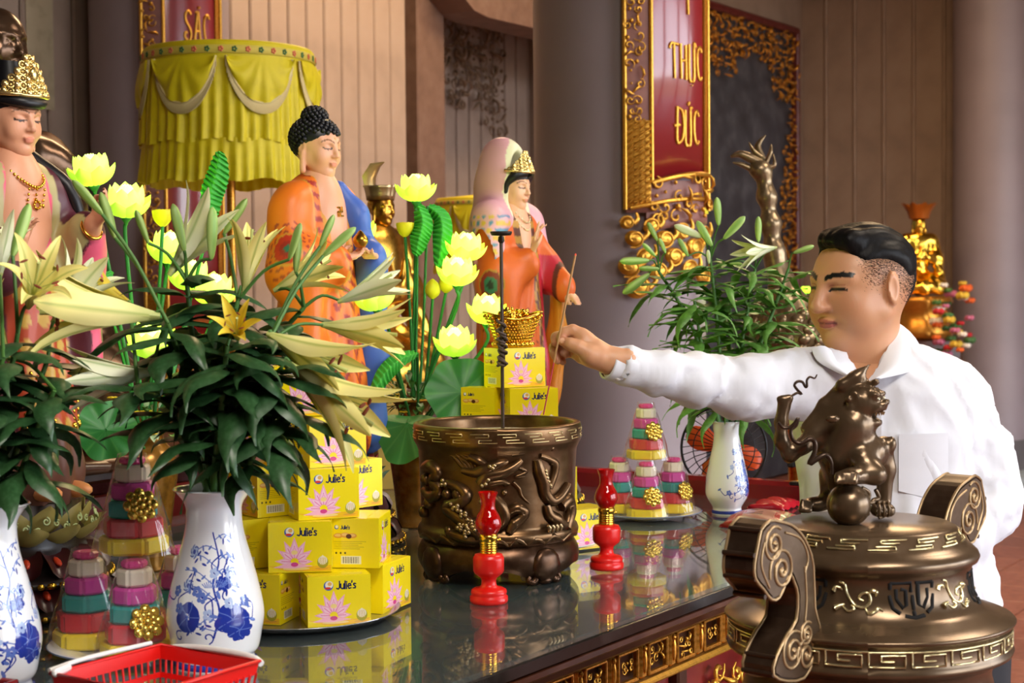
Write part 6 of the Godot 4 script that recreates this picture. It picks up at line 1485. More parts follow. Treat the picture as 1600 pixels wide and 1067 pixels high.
func seated_statues() -> void:
	var head := func(t: Node3D, y: float, hs: float, m: Material, lobes := true) -> Transform3D:
		var hx := Transform3D(Basis(Vector3.RIGHT, 0.08).scaled(Vector3.ONE * hs), Vector3(0, y, 0.0))
		var f := Sdf.new(Vector3(-0.5, -0.8, -0.6) * hs + hx.origin, Vector3(0.5, 0.6, 0.62) * hs + hx.origin, hs * 0.03); head_sdf(f, hx, lobes)
		part(t, "head", f.mesh(), m); return hx
	var fold := func(v, n): return v + n * (0.006 * sin(v.y * 55.0 + absf(v.x) * 40.0) * smoothstep(0.5, 0.2, v.y))
	# gilded crowned figure between the robed statues
	var p := W(600, 603, 4.45); var ry := 1.2
	var t := thing("gilded_statue", "gilded seated statue with tall crown and joined hands on the rear altar", "statue", Vector3(p.x, ry, p.z), 0.0)
	part(t, "seat", lathe_mesh([Vector2(0, 0), Vector2(0.26, 0), Vector2(0.27, 0.03), Vector2(0.22, 0.05), Vector2(0.24, 0.09), Vector2(0.0, 0.1)], 32), M.dark_wood)
	part(t, "body", seated_field().mesh(fold), M.gold_dull, Transform3D(Basis().scaled(Vector3(0.58, 0.84, 0.58)), Vector3(0, 0.1, 0)))
	var hx: Transform3D = head.call(t, 0.605, 0.088, M.gold_dull)
	var s := st_new()
	lathe(s, [Vector2(0.034, 0.63), Vector2(0.036, 0.628), Vector2(0.038, 0.642), Vector2(0.042, 0.662), Vector2(0.046, 0.668), Vector2(0.03, 0.664), Vector2(0.0, 0.67)], 28, Vector3(0, 0, -0.005), func(a, y, r): return r * (1.0 + 0.1 * absf(sin(a * 5.0))))
	blade(s, [Vector3(0, 0.655, -0.03), Vector3(0, 0.69, -0.028), Vector3(0, 0.72, -0.01), Vector3(0, 0.733, 0.012)], [0.02, 0.03, 0.024, 0.003], Vector3.RIGHT, -0.6, 8)
	part(t, "crown", done(s), M.bronze_key, Transform3D.IDENTITY, "tall gilded crown with a leaf shaped back plate")
	# large bronze figure behind the crowned statue
	p = W(8, 742, 3.55)
	t = thing("bronze_statue", "large dark bronze seated statue with bald head behind the crowned statue", "statue", Vector3(p.x, ry, p.z), 0.1)
	var k := 1.42
	var bf := seated_field(); bf.cap(Vector3(0, 0.48, -0.02), Vector3(0, 0.62, -0.01), 0.075, 0.055, 0.03); bf.cap(Vector3(-0.16, 0.46, -0.03), Vector3(-0.02, 0.2, 0.1), 0.075, 0.07, 0.04); bf.cap(Vector3(0.15, 0.45, -0.02), Vector3(0.2, 0.1, 0.06), 0.085, 0.09, 0.04)
	part(t, "body", bf.mesh(func(v, n): return v + n * 0.007 * sin(v.y * 60.0 + v.x * 26.0) * smoothstep(0.1, 0.3, v.x + 0.2)), M.bronze_hi, Transform3D(Basis().scaled(Vector3(1.0, 1.36, 1.05)), Vector3(0, 0.02, 0)))
	part(t, "plinth", lathe_mesh([Vector2(0, 0), Vector2(0.3, 0), Vector2(0.31, 0.02), Vector2(0.28, 0.03), Vector2(0, 0.03)], 32), M.dark_wood)
	head.call(t, 0.93, 0.165, M.bronze_hi, false)
	# gold figure on a pedestal by the end wall
	p = W(1436, 463, 11.6)
	t = thing("gilded_statue", "shiny gold seated statue with orange petal crown by the boarded end wall", "statue", Vector3(p.x, 0, p.z), -0.9)
	var y0 := p.y
	part(t, "altar_block", box_mesh(Vector3(0.5, y0 - 0.3, 0.42), 0.02, Vector3(0, (y0 - 0.3) / 2, 0)), M.dark_wood)
	s = st_new(); lathe(s, [Vector2(0, y0 - 0.3), Vector2(0.22, y0 - 0.3), Vector2(0.24, y0 - 0.25), Vector2(0.19, y0 - 0.18), Vector2(0.18, y0 - 0.1), Vector2(0.23, y0 - 0.04), Vector2(0.22, y0), Vector2(0, y0)], 36, Vector3.ZERO, func(a, y, r): return r * (1.0 + 0.05 * absf(sin(a * 9.0))))
	part(t, "lotus_seat", done(s), M.gilt_old)
	part(t, "body", seated_field().mesh(fold), M.gold, Transform3D(Basis().scaled(Vector3(0.68, 0.85, 0.68)), Vector3(0, y0, 0)))
	head.call(t, y0 + 0.52, 0.13, M.gold)
	for q in 9: s = st_new(); blade(s, [Vector3(0, 0, 0.07), Vector3(0, 0.05, 0.085), Vector3(0, 0.09, 0.11), Vector3(0, 0.115, 0.135)], [0.024, 0.034, 0.032, 0.004], Vector3.RIGHT, -0.3, 4); part(t, "crown_petal", done(s), mat(H("b5651f"), 0.35, 0.5), Transform3D(Basis(Vector3.UP, q * TAU / 9), Vector3(0, y0 + 0.56, 0)))

# ================= behind the altar =================
func background() -> void:
	# rear altar
	var t := thing("rear_altar", "dark red wooden rear altar behind the standing statues", "table", Vector3(2.75, 0, -3.2))
	part(t, "top_board", box_mesh(Vector3(3.1, 0.04, 0.96), 0.008, Vector3(0, 1.18, 0)), M.dark_wood)
	part(t, "front_panel", box_mesh(Vector3(3.0, 1.1, 0.03), 0.004, Vector3(0, 0.58, 0.44)), M.red_wood)
	part(t, "back_panel", box_mesh(Vector3(3.0, 1.1, 0.03), 0.004, Vector3(0, 0.58, -0.44)), M.red_wood)
	for k in 4: part(t, "leg", box_mesh(Vector3(0.09, 1.16, 0.09), 0.006, Vector3([-1.45, 1.45][k % 2], 0.58, [-0.4, 0.4][k / 2])), M.dark_wood)
	canopy(W(359, 185, 5.0), 0.268, 0.415, 7, "tall round yellow canopy with fringed swags on a gilt pole before the column", 1.2)
	canopy(W(748, 368, 7.4), 0.2, 0.34, 8, "smaller yellow swagged canopy in the shade behind the veiled statue", 0.0)
	couplet(Vector3(5.0, 0, -2.86), 0.305, 1.93, 1.535, [["đức", 2.19], ["thực", 2.41], ["t", 2.63]], "curved red lacquer couplet board with gilt border on the big column")
	couplet(Vector3(5.0, 0, -5.16), 0.3, 1.35, 1.0, [["sắc", 2.745], ["cả", 2.96]], "curved red lacquer couplet board on the shaded column behind the canopy")
	carved_frame()
	crane()
	fan()
	# paper strip pasted on the boards
	var z := -5.447; var a := statue_at(50, z).x; var b := statue_at(92, z).x
	var s := st_new(); box(s, Vector3(0, 0, 0), Vector3(b - a, 1.6, 0.002))
	tag(part(self, "paper_strip", done(s), mottled(H("b5a78a"), 0.1, 0.7, 0.0, 0.02, 2.0), Transform3D(Basis(), Vector3((a + b) / 2, 3.15, z + 0.0015))), "pale yellowed paper strip pasted on the wall boards", "paper")
	# cardboard box with a label between the statues
	var c := statue_at(608, -2.5)
	t = thing("cardboard_box", "tan cardboard box with white sticker standing behind the brown vase", "box", c, -0.75)
	part(t, "carton", box_mesh(Vector3(0.075, 0.265, 0.07), 0.002, Vector3(0, 0.1325, 0)), mottled(H("c9a85c"), 0.08, 0.7))
	part(t, "sticker", box_mesh(Vector3(0.026, 0.028, 0.001), 0.0, Vector3(-0.018, 0.12, 0.0353)), mat(H("e8e4dc"), 0.5))
	part(t, "seal", box_mesh(Vector3(0.012, 0.014, 0.001), 0.0, Vector3(-0.018, 0.12, 0.036)), mat(H("2c2a30"), 0.5))
	# flowers beside the far gold statue
	var q := W(1486, 520, 11.1)
	t = thing("flower_arrangement", "mixed orange, red and white flowers beside the far gold statue", "flowers", Vector3(q.x, 0, q.z))
	part(t, "stand", lathe_mesh([Vector2(0, 0), Vector2(0.12, 0), Vector2(0.12, 0.03), Vector2(0.03, 0.06), Vector2(0.03, 0.85), Vector2(0.1, 0.9), Vector2(0.12, 1.0), Vector2(0.09, 1.02), Vector2(0, 1.0)], 20), mat(H("8a1f26"), 0.4))
	var r := RandomNumberGenerator.new(); r.seed = 12
	for k in 46:
		s = st_new(); var rad := r.randf_range(0.025, 0.045)
		for j in 6: ball(s, Vector3(cos(j * TAU / 6), 0.2 * (j % 2), sin(j * TAU / 6)) * rad * 0.6, Vector3.ONE * rad * 0.55, 6)
		part(t, "bloom", done(s), mat([H("e0641f"), H("c4232c"), H("e9e2d4"), H("d9b53a"), H("c06a8a"), H("3f6b3a"), H("4c7a3c")][k % 7], 0.6), Transform3D(Basis(), Vector3(r.randf_range(-0.12, 0.12), 1.02 + k * 0.012, r.randf_range(-0.12, 0.12))))
	# a far bunch of small lotus lamps behind the man's brow
	var lime := mat(H("c8f04a"), 0.5, 0.0, {"emission_enabled": true, "emission": Color(0.62, 0.95, 0.15), "emission_energy_multiplier": 1.3})
	for e in [[1241, 462, 6.2], [1259, 455, 6.3], [1243, 481, 6.1], [1258, 496, 6.2], [1262, 474, 6.25]]:
		var h := W(e[0], e[1], e[2])
		t = thing("lotus_lamp", "tiny lit lotus lamp on a thin stalk behind the bronze bird", "lamp", Vector3(h.x, 0, h.z), 0.0, "tiny lit lotus lamps behind the bronze bird")
		part(t, "stalk", tube_mesh([Vector3.ZERO, Vector3(0, h.y, 0)], 0.004, 6), M.stem)
		s = st_new()
		for j in 7: ball(s, Vector3(cos(j * TAU / 7) * 0.012, h.y + 0.006, sin(j * TAU / 7) * 0.012), Vector3(0.009, 0.014, 0.009), 6)
		part(t, "flower_head", done(s), lime)
		var o := OmniLight3D.new(); o.name = "glow_light"; o.position = Vector3(0, h.y + 0.006, 0); o.light_color = Color(0.8, 1.0, 0.4); o.light_energy = 0.01; o.light_size = 0.01; o.omni_range = 6.0; o.omni_attenuation = 2.0; o.shadow_enabled = true
		t.add_child(o)

func canopy(c: Vector3, r: float, h: float, n: int, label: String, foot: float) -> void:
	var t := thing("round_canopy", label, "canopy", Vector3(c.x, foot, c.z)); var y := c.y - foot
	var silk := mottled(H("dfcc0c"), 0.06, 0.55, 0.0, 0.02, 4.0, {"backlight_enabled": true, "backlight": Color(0.5, 0.45, 0.05)}); var gold := mottled(H("d9c48c"), 0.2, 0.6, 0.0, 0.08, 40.0)
	var y1 := y + h / 2; var y0 := y - h / 2; var s := st_new()
	lathe(s, [Vector2(r * 0.985, y1 - 0.14 * h), Vector2(r * 0.985, y1 - 0.02 * h), Vector2(r * 0.96, y1), Vector2(0, y1 + 0.02)], 64)
	part(t, "top_cover", done(s), silk)
	for tier in 2:                                           # two pleated frills
		s = st_new(); var a0 = y1 - h * [0.12, 0.7][tier]; var b0 = y1 - h * [0.72, 1.0][tier]; var rr = r * [0.985, 1.0][tier]; var np := 44 + 4 * tier
		grid(s, 220, 6, func(u, v):
			var pl: float = 0.012 * r / 0.28 * lerpf(0.25, 1.0, v) * (sin(u * TAU * np) + 0.6 * sin(u * TAU * 17.0 + 1.0))
			return on_drum(u * TAU, lerpf(a0, b0, v) + 0.006 * sin(u * TAU * 11.0) * v, rr * (1.0 + 0.03 * v) + pl * 0.7), null, true)
		part(t, "frill", done(s), silk)
	s = st_new(); var fl := [st_new(), st_new()]             # embroidered band of alternating flowers
	lathe(s, [Vector2(r * 0.995, y1 - 0.10 * h), Vector2(r * 1.004, y1 - 0.095 * h), Vector2(r * 1.004, y1 - 0.045 * h), Vector2(r * 0.995, y1 - 0.04 * h)], 64)
	part(t, "band", done(s), mat(H("cdb84a"), 0.6))
	for k in n * 6:
		var a := k * TAU / (n * 6)
		for j in 5: ball(fl[k % 2], on_drum(a + cos(j * TAU / 5) * 0.02, y1 - 0.07 * h + sin(j * TAU / 5) * 0.006 * h / 0.43, r * 1.006), Vector3(0.0042, 0.0042, 0.0025) * r / 0.28, 6, Basis(Vector3.UP, a))
	part(t, "red_flowers", done(fl[0]), mat(H("cf6a4a"), 0.6)); part(t, "green_flowers", done(fl[1]), mat(H("3f6b3a"), 0.6))
	for k in n:                                              # draped swags with fringe
		var a0 := (k + 0.06) * TAU / n; var a1 := (k + 0.94) * TAU / n; var am := (a0 + a1) / 2; var yt := y1 - 0.12 * h; var dep := 0.33 * h
		s = st_new()
		var edge := func(u: float) -> float: return yt - dep * pow(maxf(1.0 - pow(absf(u * 2.0 - 1.0), 2.2), 0.0), 0.75)
		grid(s, 30, 12, func(u, v):
			var a: float = lerpf(a0, a1, u); var yy: float = lerpf(yt, edge.call(u), v)
			var ang := atan2((u - 0.5) * 2.0, v + 0.15)
			return on_drum(a, yy, r * 1.012 + 0.014 * r / 0.28 * sin(v * PI * 0.8) + 0.0055 * r / 0.28 * sin(ang * 15.0) * v), null, true)
		var sw := part(t, "swag", done(s), silk)
		s = st_new(); var line := []
		for i in 31: line.append(on_drum(lerpf(a0, a1, i / 30.0), edge.call(i / 30.0), r * 1.03))
		tube(s, line, 0.0045 * r / 0.28, 5)
		for i in 61:
			var u := i / 60.0; var p: Vector3 = on_drum(lerpf(a0, a1, u), edge.call(u), r * 1.03)
			tube(s, [p, p - Vector3(0, 0.034, 0) * r / 0.28], [0.0026 * r / 0.28, 0.0032 * r / 0.28], 4)
		part(sw, "fringe", done(s), gold, Transform3D.IDENTITY, "pale gold fringe")
	part(t, "pole", tube_mesh([Vector3(0, 0, 0), Vector3(0, y1, 0)], 0.014, 10), M.gilt_old)
	part(t, "pole_foot", lathe_mesh([Vector2(0, 0), Vector2(0.09, 0), Vector2(0.09, 0.015), Vector2(0.03, 0.03), Vector2(0.015, 0.06)], 24), M.dark_wood)
	for k in 6: part(t, "rib", tube_mesh([Vector3(0, y1 - 0.01, 0), on_drum(k * TAU / 6, y1 - 0.01, r * 0.95)], 0.004, 5), M.dark_wood)

const GLYPH := {                                             # strokes on a grid one unit high, y down
	"đ": [[[0.12, 0], [0.1, 0.5], [0.12, 0.98], [0.4, 0.85], [0.48, 0.5], [0.38, 0.12], [0.1, 0.02]], [[-0.05, 0.52], [0.26, 0.5]]],
	"ứ": [[[0.05, 0.08], [0.05, 0.95], [0.2, 1.04], [0.36, 0.95], [0.36, 0.08], [0.46, 0.02]], [[0.2, -0.05], [0.3, -0.14]]], "ự": [[[0.05, 0.04], [0.05, 0.95], [0.2, 1.04], [0.36, 0.95], [0.36, 0.04], [0.48, 0.1]], [[0.2, 1.14], [0.21, 1.16]]],
	"c": [[[0.4, 0.22], [0.3, 0.08], [0.12, 0.2], [0.08, 0.55], [0.15, 0.88], [0.3, 0.98], [0.42, 0.9]]], "t": [[[0.0, 0.2], [0.08, 0.06], [0.45, 0.08]], [[0.22, 0.08], [0.24, 1.0]]], "h": [[[0.06, 0.05], [0.08, 1.0]], [[0.36, 0.08], [0.36, 1.02]], [[0.08, 0.5], [0.36, 0.5]]],
	"s": [[[0.34, 0.12], [0.2, 0.0], [0.05, 0.12], [0.08, 0.36], [0.3, 0.62], [0.34, 0.86], [0.18, 1.0], [0.0, 0.88], [0.04, 0.72], [0.14, 0.76]]], "ắ": [[[0.02, 1.02], [0.18, 0.14], [0.26, 0.14], [0.36, 1.02]], [[0.08, 0.66], [0.32, 0.66]], [[0.1, 0.0], [0.18, 0.05], [0.28, 0.0]], [[0.24, -0.1], [0.34, -0.16]]], "ả": [[[0.02, 1.02], [0.18, 0.14], [0.26, 0.14], [0.36, 1.02]], [[0.08, 0.66], [0.32, 0.66]], [[0.16, 0.02], [0.24, -0.06], [0.16, -0.14]]]}
func couplet(c: Vector3, r: float, yb: float, ye: float, words: Array, label: String) -> void:
	var t := thing("couplet_board", label, "sign", Vector3(c.x, 0, c.z)); var a0 := deg_to_rad(-57.0); var a1 := deg_to_rad(5.0); var R := r + 0.028; var top := 5.0
	var bent := func(s: SurfaceTool, u0: float, u1: float, lo: Callable, hi: float, r0: float, r1: float) -> void:      # a curved slab
		grid(s, 24, 8, func(u, v): return on_drum(lerpf(u0, u1, u), lerpf(lo.call(u), hi, v), r1))
		grid(s, 24, 1, func(u, v): return on_drum(lerpf(u0, u1, u), lerpf(lo.call(u), hi, v), r0), null, true)
		for e in [0.0, 1.0]: grid(s, 1, 1, func(u, v): return on_drum(lerpf(u0, u1, e), lerpf(lo.call(e), hi, v), lerpf(r0, r1, u)), null, e > 0.5)
		grid(s, 24, 1, func(u, v): return on_drum(lerpf(u0, u1, u), lo.call(u), lerpf(r0, r1, v)))
	var wb := deg_to_rad(15.5); var arch := func(u: float) -> float: return yb + 0.035 * sin(clampf((u - 0.0) * PI * 0.62, 0.0, PI))
	var s := st_new(); bent.call(s, a0 + wb * 0.9, a1 - wb * 0.3, arch, top, r + 0.004, R); part(t, "lacquer_field", done(s), M.red_lacquer)
	s = st_new(); bent.call(s, a0, a0 + wb, func(u): return yb - 0.1, top, r + 0.004, R + 0.004); part(t, "border_ground", done(s), M.gilt_field)
	s = st_new(); bent.call(s, a1 - wb * 0.32, a1, func(u): return yb - 0.1, top, r + 0.004, R + 0.006); part(t, "border_ground", done(s), M.gilt_old)
	s = st_new()                                             # gilt edging
	for e in [[a0, 0.0], [a0 + wb, 0.0], [a1, 0.0]]: tube(s, [on_drum(e[0], yb - (0.09 if e[0] != a0 + wb else 0.0), R + 0.006), on_drum(e[0], top, R + 0.006)], 0.008, 8)
	var ln := []
	for k in 21: ln.append(on_drum(lerpf(a0 + wb, a1, k / 20.0), arch.call(k / 20.0), R + 0.008))
	tube(s, ln, 0.009, 8)
	ln = []
	for k in 25: ln.append(on_drum(lerpf(a0 + wb * 0.2, a1, k / 24.0), arch.call(k / 24.0) - 0.085, R + 0.008))
	tube(s, ln, 0.008, 8)
	part(t, "gilt_edging", done(s), M.gilt)
	var rr := RandomNumberGenerator.new(); rr.seed = 21 + int(c.z * 10)
	var put := func(q: Vector2, z: float) -> Vector3: return on_drum(q.x / R, q.y, R + 0.005 + z)
	s = st_new(); scrollwork(s, func(q): return true, Vector2((a0 + 0.05) * R, yb + 0.22), Vector2((a0 + wb - 0.05) * R, yb + 1.6), 0.03, rr, 0.014, put); part(t, "border_carving", done(s), M.gilt)
	s = st_new()                                             # fretted lower corner of the border
	for i in 26:
		for j in 4: tube(s, [put.call(Vector2((a0 + 0.03 + j * 0.058) * R, yb - 0.08 + i * 0.0112 + 0.004 * (j % 2)), 0.006), put.call(Vector2((a0 + 0.03 + (j + 0.8) * 0.058) * R, yb - 0.074 + i * 0.0112 + 0.006 * ((i + j) % 2)), 0.008)], 0.0042, 4)
	bent.call(s, a0 + 0.01, a0 + wb - 0.01, func(u): return yb - 0.085, yb + 0.21, R, R + 0.007)
	part(t, "fretwork", done(s), M.gilt)
	s = st_new(); bent.call(s, a0 + wb * 0.8, a1, func(u): return arch.call(u) - 0.17, yb + 0.01, r + 0.004, R + 0.002); part(t, "lower_ground", done(s), M.gilt_field)
	s = st_new(); scrollwork(s, func(q): return q.y > arch.call((q.x / R - a0) / (a1 - a0)) - 0.15 and q.y < arch.call((q.x / R - a0) / (a1 - a0)) - 0.015, Vector2((a0 + wb * 1.1) * R, yb - 0.16), Vector2(a1 * R, yb + 0.05), 0.042, rr, 0.016, put); part(t, "lower_carving", done(s), M.gilt)
	var h := yb - 0.1 - ye                                   # gilt cloud scrolls hanging at the foot
	for q in [[-56, 0.12, 0.026, 1.0], [-52, 0.3, 0.034, -1.0], [-42, 0.16, 0.03, 1.0], [-34, 0.3, 0.034, -1.0], [-46, 0.5, 0.03, 1.0], [-55, 0.62, 0.04, -1.0], [-50, 0.86, 0.046, 1.0], [-38, 0.68, 0.036, 1.0], [-28, 0.5, 0.036, -1.0], [-22, 0.22, 0.034, 1.0], [-12, 0.4, 0.04, -1.0], [-2, 0.26, 0.036, 1.0], [-16, 0.66, 0.04, 1.0], [-4, 0.72, 0.04, -1.0]]:
		s = st_new(); var ce := Vector2(deg_to_rad(q[0]) * R, yb - 0.1 - q[1] * h); var sz: float = q[2]
		var bas := Basis(Vector3.UP, deg_to_rad(q[0]))
		ball(s, put.call(ce, 0.002), Vector3(sz, sz * 0.8, 0.016), 16, bas * Basis(Vector3.BACK, 0.3 * q[3]))
		tube(s, spiral(ce, sz * 0.1, sz * 0.95, 0.5, 1.4 * q[3], 18).map(func(g): return put.call(g, 0.013)), [0.006, 0.006, 0.004], 6)
		tube(s, smooth_pts([ce + Vector2(sz * 0.8, 0.0), ce + Vector2(sz * 1.3, sz * 0.5), ce + Vector2(sz * 1.1, sz * 1.3)], 4).map(func(g): return put.call(g, 0.008)), [0.011, 0.009, 0.004], 6)
		part(t, "cloud_scroll", done(s), M.gilt)
	var wh := 0.125; var am := deg_to_rad(-15.0)
	for w in words:                                          # gilt letters
		s = st_new(); var x = -0.26 * w[0].length()
		for ch in w[0]:
			for st in GLYPH[ch]:
				var pts: Array = st.map(func(p): return Vector2(am * R + (x + p[0]) * wh * 0.64, w[1] - p[1] * wh))
				tube(s, (smooth_pts(pts, 4) if pts.size() > 2 else pts).map(func(g): return put.call(g, -0.004)), 0.0062, 6)
			x += 0.52
		part(t, "letters", done(s), M.gilt)

func carved_frame() -> void:
	var z := -5.418; var x0 := 10.3; var x1 := 12.3; var yt := 3.63
	var t := thing("framed_panel", "tall dark panel in a gilt carved frame on the back wall by the corner", "panel", Vector3((x0 + x1) / 2, 0, z)); var cx := (x0 + x1) / 2; var hw := (x1 - x0) / 2
	part(t, "panel", box_mesh(Vector3(x1 - x0, yt - 0.02, 0.02), 0.0, Vector3(0, yt / 2, 0.011)), mottled(H("3c3f47"), 0.22, 0.35, 0.0, 0.02, 0.8))
	var s := st_new(); box(s, Vector3(0, yt, 0.04), Vector3(x1 - x0 + 0.08, 0.06, 0.08), 0.01); box(s, Vector3(hw + 0.01, yt / 2, 0.04), Vector3(0.05, yt, 0.08), 0.01); box(s, Vector3(-hw - 0.01, yt / 2, 0.04), Vector3(0.05, yt, 0.08), 0.01)
	part(t, "outer_frame", done(s), mottled(H("5a1f1c"), 0.2, 0.4))
	var dep := func(x: float) -> float: return smp([0.22, 0.26, 0.42, 0.46, 0.3, 0.2, 0.3, 0.9, 3.0], (x + hw) / (2 * hw))
	var r := RandomNumberGenerator.new(); r.seed = 33
	var groups := {}
	for bay in 4:
		s = st_new(); var u0 := -hw + bay * hw * 0.5
		scrollwork(s, func(q): return yt - 0.05 - q.y < dep.call(q.x) + 0.03 * sin(q.x * 40.0), Vector2(u0, yt - 0.55), Vector2(u0 + hw * 0.5, yt - 0.04), 0.062, r, 0.05)
		part(t, "top_carving", done(s), M.gilt_old, Transform3D(Basis(), Vector3(0, 0, 0.03)))
	for bay in 4:
		s = st_new(); var v0 := 0.2 + bay * 0.75
		scrollwork(s, func(q): return q.x > hw - 0.2 - 0.1 * sin(q.y * 3.1 + 1.0), Vector2(hw - 0.32, v0), Vector2(hw - 0.02, v0 + 0.75), 0.058, r, 0.045)
		part(t, "side_carving", done(s), M.gilt_old, Transform3D(Basis(), Vector3(0, 0, 0.03)))
	# gilt carved fringe high in the recess, its shade put into the brown
	var f := thing("carved_fringe", "gilt carved fringe at the top of the recessed bay, shade painted in as dull brown", "carving", Vector3(8.75, 0, -6.4))
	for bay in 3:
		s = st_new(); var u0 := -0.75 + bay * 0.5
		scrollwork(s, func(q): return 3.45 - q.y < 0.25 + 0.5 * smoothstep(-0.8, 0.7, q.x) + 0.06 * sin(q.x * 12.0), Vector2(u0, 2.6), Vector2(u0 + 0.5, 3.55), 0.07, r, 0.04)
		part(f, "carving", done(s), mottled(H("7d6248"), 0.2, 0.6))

func crane() -> void:
	var d := 4.6; var o := W(1225, 520, d)
	var t := thing("bronze_crane", "tall bronze bird statue with open beak and raised crest behind the green lilies", "statue", Vector3(o.x, 0, o.z))
	var P := func(px: float, py: float, dd := 0.0) -> Vector3: return W(px, py, d + dd) - t.position
	var br := mottled(H("8f7a5c"), 0.2, 0.3, 0.7, 0.03, 6.0)
	var f := Sdf.new(P.call(1228, 385) - Vector3(0.19, 0.33, 0.19), P.call(1200, 195) + Vector3(0.17, 0.05, 0.17), 0.009)
	f.chain([P.call(1238, 545), P.call(1238, 500), P.call(1225, 455), P.call(1210, 400), P.call(1204, 350), P.call(1198, 305), P.call(1192, 272)], [0.075, 0.07, 0.04, 0.028, 0.024, 0.022, 0.024], 0.03)
	f.ell(P.call(1187, 262), Vector3(0.032, 0.026, 0.032), 0.02)
	part(t, "neck", f.mesh(func(v, n): return v + n * 0.002 * sin(v.y * 90.0)), br)
	var s := st_new()
	tube(s, smooth_pts([P.call(1188, 255), P.call(1172, 247), P.call(1156, 241), P.call(1142, 245)], 5), [0.016, 0.015, 0.011, 0.003], 8)
	tube(s, smooth_pts([P.call(1186, 270), P.call(1172, 263), P.call(1158, 257), P.call(1145, 254)], 5), [0.012, 0.010, 0.007, 0.002], 8)
	part(t, "beak", done(s), br)
	s = st_new()
	for q in [[1192, 250, 1184, 228, 1196, 211], [1196, 256, 1204, 238, 1205, 225], [1190, 246, 1178, 236, 1170, 222], [1198, 262, 1210, 258, 1208, 240]]: tube(s, smooth_pts([P.call(q[0], q[1]), P.call(q[2], q[3]), P.call(q[4], q[5])], 5), [0.012, 0.011, 0.002], 8, 0.6)
	for k in 4: tube(s, smooth_pts([P.call(1182 + k * 4, 268 + k * 7), P.call(1190 + k * 3, 276 + k * 7), P.call(1202, 268 + k * 7)], 3), 0.006, 6)
	part(t, "crest", done(s), br)
	f = Sdf.new(P.call(1240, 520) - Vector3(0.2, 0.17, 0.24), P.call(1240, 520) + Vector3(0.2, 0.17, 0.2), 0.012); f.ell(P.call(1244, 525), Vector3(0.11, 0.095, 0.16), 0.03, Basis(Vector3.RIGHT, 0.3)); f.cap(P.call(1244, 525), P.call(1250, 585) + Vector3(0, 0, -0.1), 0.07, 0.02, 0.04)
	part(t, "body", f.mesh(), br)
	s = st_new(); var c: Vector3 = P.call(1244, 525)
	for i in 9:
		for j in 18:
			var a := (j + 0.5 * (i % 2)) * TAU / 18; var ph := 0.3 + i * 0.28; var n := Basis(Vector3.RIGHT, 0.3) * Vector3(cos(a) * sin(ph) * 0.11, sin(a) * sin(ph) * 0.095, cos(ph) * 0.16)
			ball(s, c + n, Vector3(0.019, 0.019, 0.008), 6, facing(n) * Basis(Vector3.RIGHT, PI / 2))
	part(t, "feather_scales", done(s), br).set_meta("kind", "stuff")
	for e in [-1.0, 1.0]: part(t, "leg", tube_mesh([c + Vector3(0.04 * e, -0.06, 0), c + Vector3(0.045 * e, -0.5, 0.02), Vector3(0.05 * e + c.x, 0.12, c.z)], [0.028, 0.022, 0.02], 10, 4), M.gold_dull)
	f = Sdf.new(Vector3(-0.25, -0.01, -0.3), Vector3(0.25, 0.24, 0.34), 0.014); f.ell(Vector3(0, 0.07, 0), Vector3(0.18, 0.1, 0.23), 0.03); f.chain([Vector3(0, 0.07, 0.2), Vector3(0, 0.13, 0.28)], [0.045, 0.04], 0.02)
	for e in 4: f.cap(Vector3([-0.14, 0.14][e % 2], 0.05, [-0.13, 0.14][e / 2]), Vector3([-0.17, 0.17][e % 2], 0.02, [-0.16, 0.17][e / 2]), 0.04, 0.03, 0.02)
	part(t, "tortoise_base", f.mesh(), M.bronze_dark)

func fan() -> void:
	var c := W(1131, 700, 4.02)
	var t := thing("standing_fan", "standing electric fan with black wire guard and orange blades behind the vase", "fan", Vector3(c.x, 0, c.z), 0.0)
	var hub := Vector3(0, c.y, 0); var bas := facing(Vector3(-c.x, 0.25, -c.z)); var R := 0.106
	var s := st_new()
	for k in 34: tube(s, [hub + bas * on_drum(k * TAU / 34, 0.035, 0.02), hub + bas * on_drum(k * TAU / 34 + 0.12, 0.026, R * 0.7), hub + bas * on_drum(k * TAU / 34 + 0.2, 0.0, R)], 0.0011, 4)
	for q in [[R, 0.0, 0.0034], [R * 0.72, 0.025, 0.0014], [0.022, 0.036, 0.002]]: torus(s, hub + bas * Vector3(0, q[1], 0), q[0], q[2], 40, 6, bas)
	part(t, "wire_guard", done(s), M.black_metal)
	for k in 4:
		s = st_new(); blade(s, smooth_pts([Vector3(0.0, 0, 0.014), Vector3(0.012, 0.004, 0.045), Vector3(0.014, 0.006, 0.075), Vector3(0.004, 0.004, 0.094)], 3), [0.012, 0.026, 0.034, 0.03, 0.008], Vector3.RIGHT, 0.3, 5)
		part(t, "blade", done(s), mat(H("e2541c"), 0.35), Transform3D(bas * Basis(Vector3.UP, k * PI / 2 + 0.95), hub))
	s = st_new(); tube(s, [hub - bas * Vector3(0, 0.09, 0), hub + bas * Vector3(0, 0.012, 0)], [0.03, 0.034, 0.018], 14); part(t, "motor", done(s), M.black_metal)
	part(t, "pole", tube_mesh([Vector3(0, 0.03, 0) - bas * Vector3(0, 0.05, 0) * Vector3(1, 0, 1), hub - bas * Vector3(0, 0.05, 0)], 0.012, 10), M.black_metal)
	part(t, "base", lathe_mesh([Vector2(0, 0), Vector2(0.15, 0), Vector2(0.15, 0.012), Vector2(0.05, 0.03), Vector2(0.0, 0.035)], 32), M.black_metal, Transform3D(Basis(), bas * Vector3(0, -0.05, 0) * Vector3(1, 0, 1)))

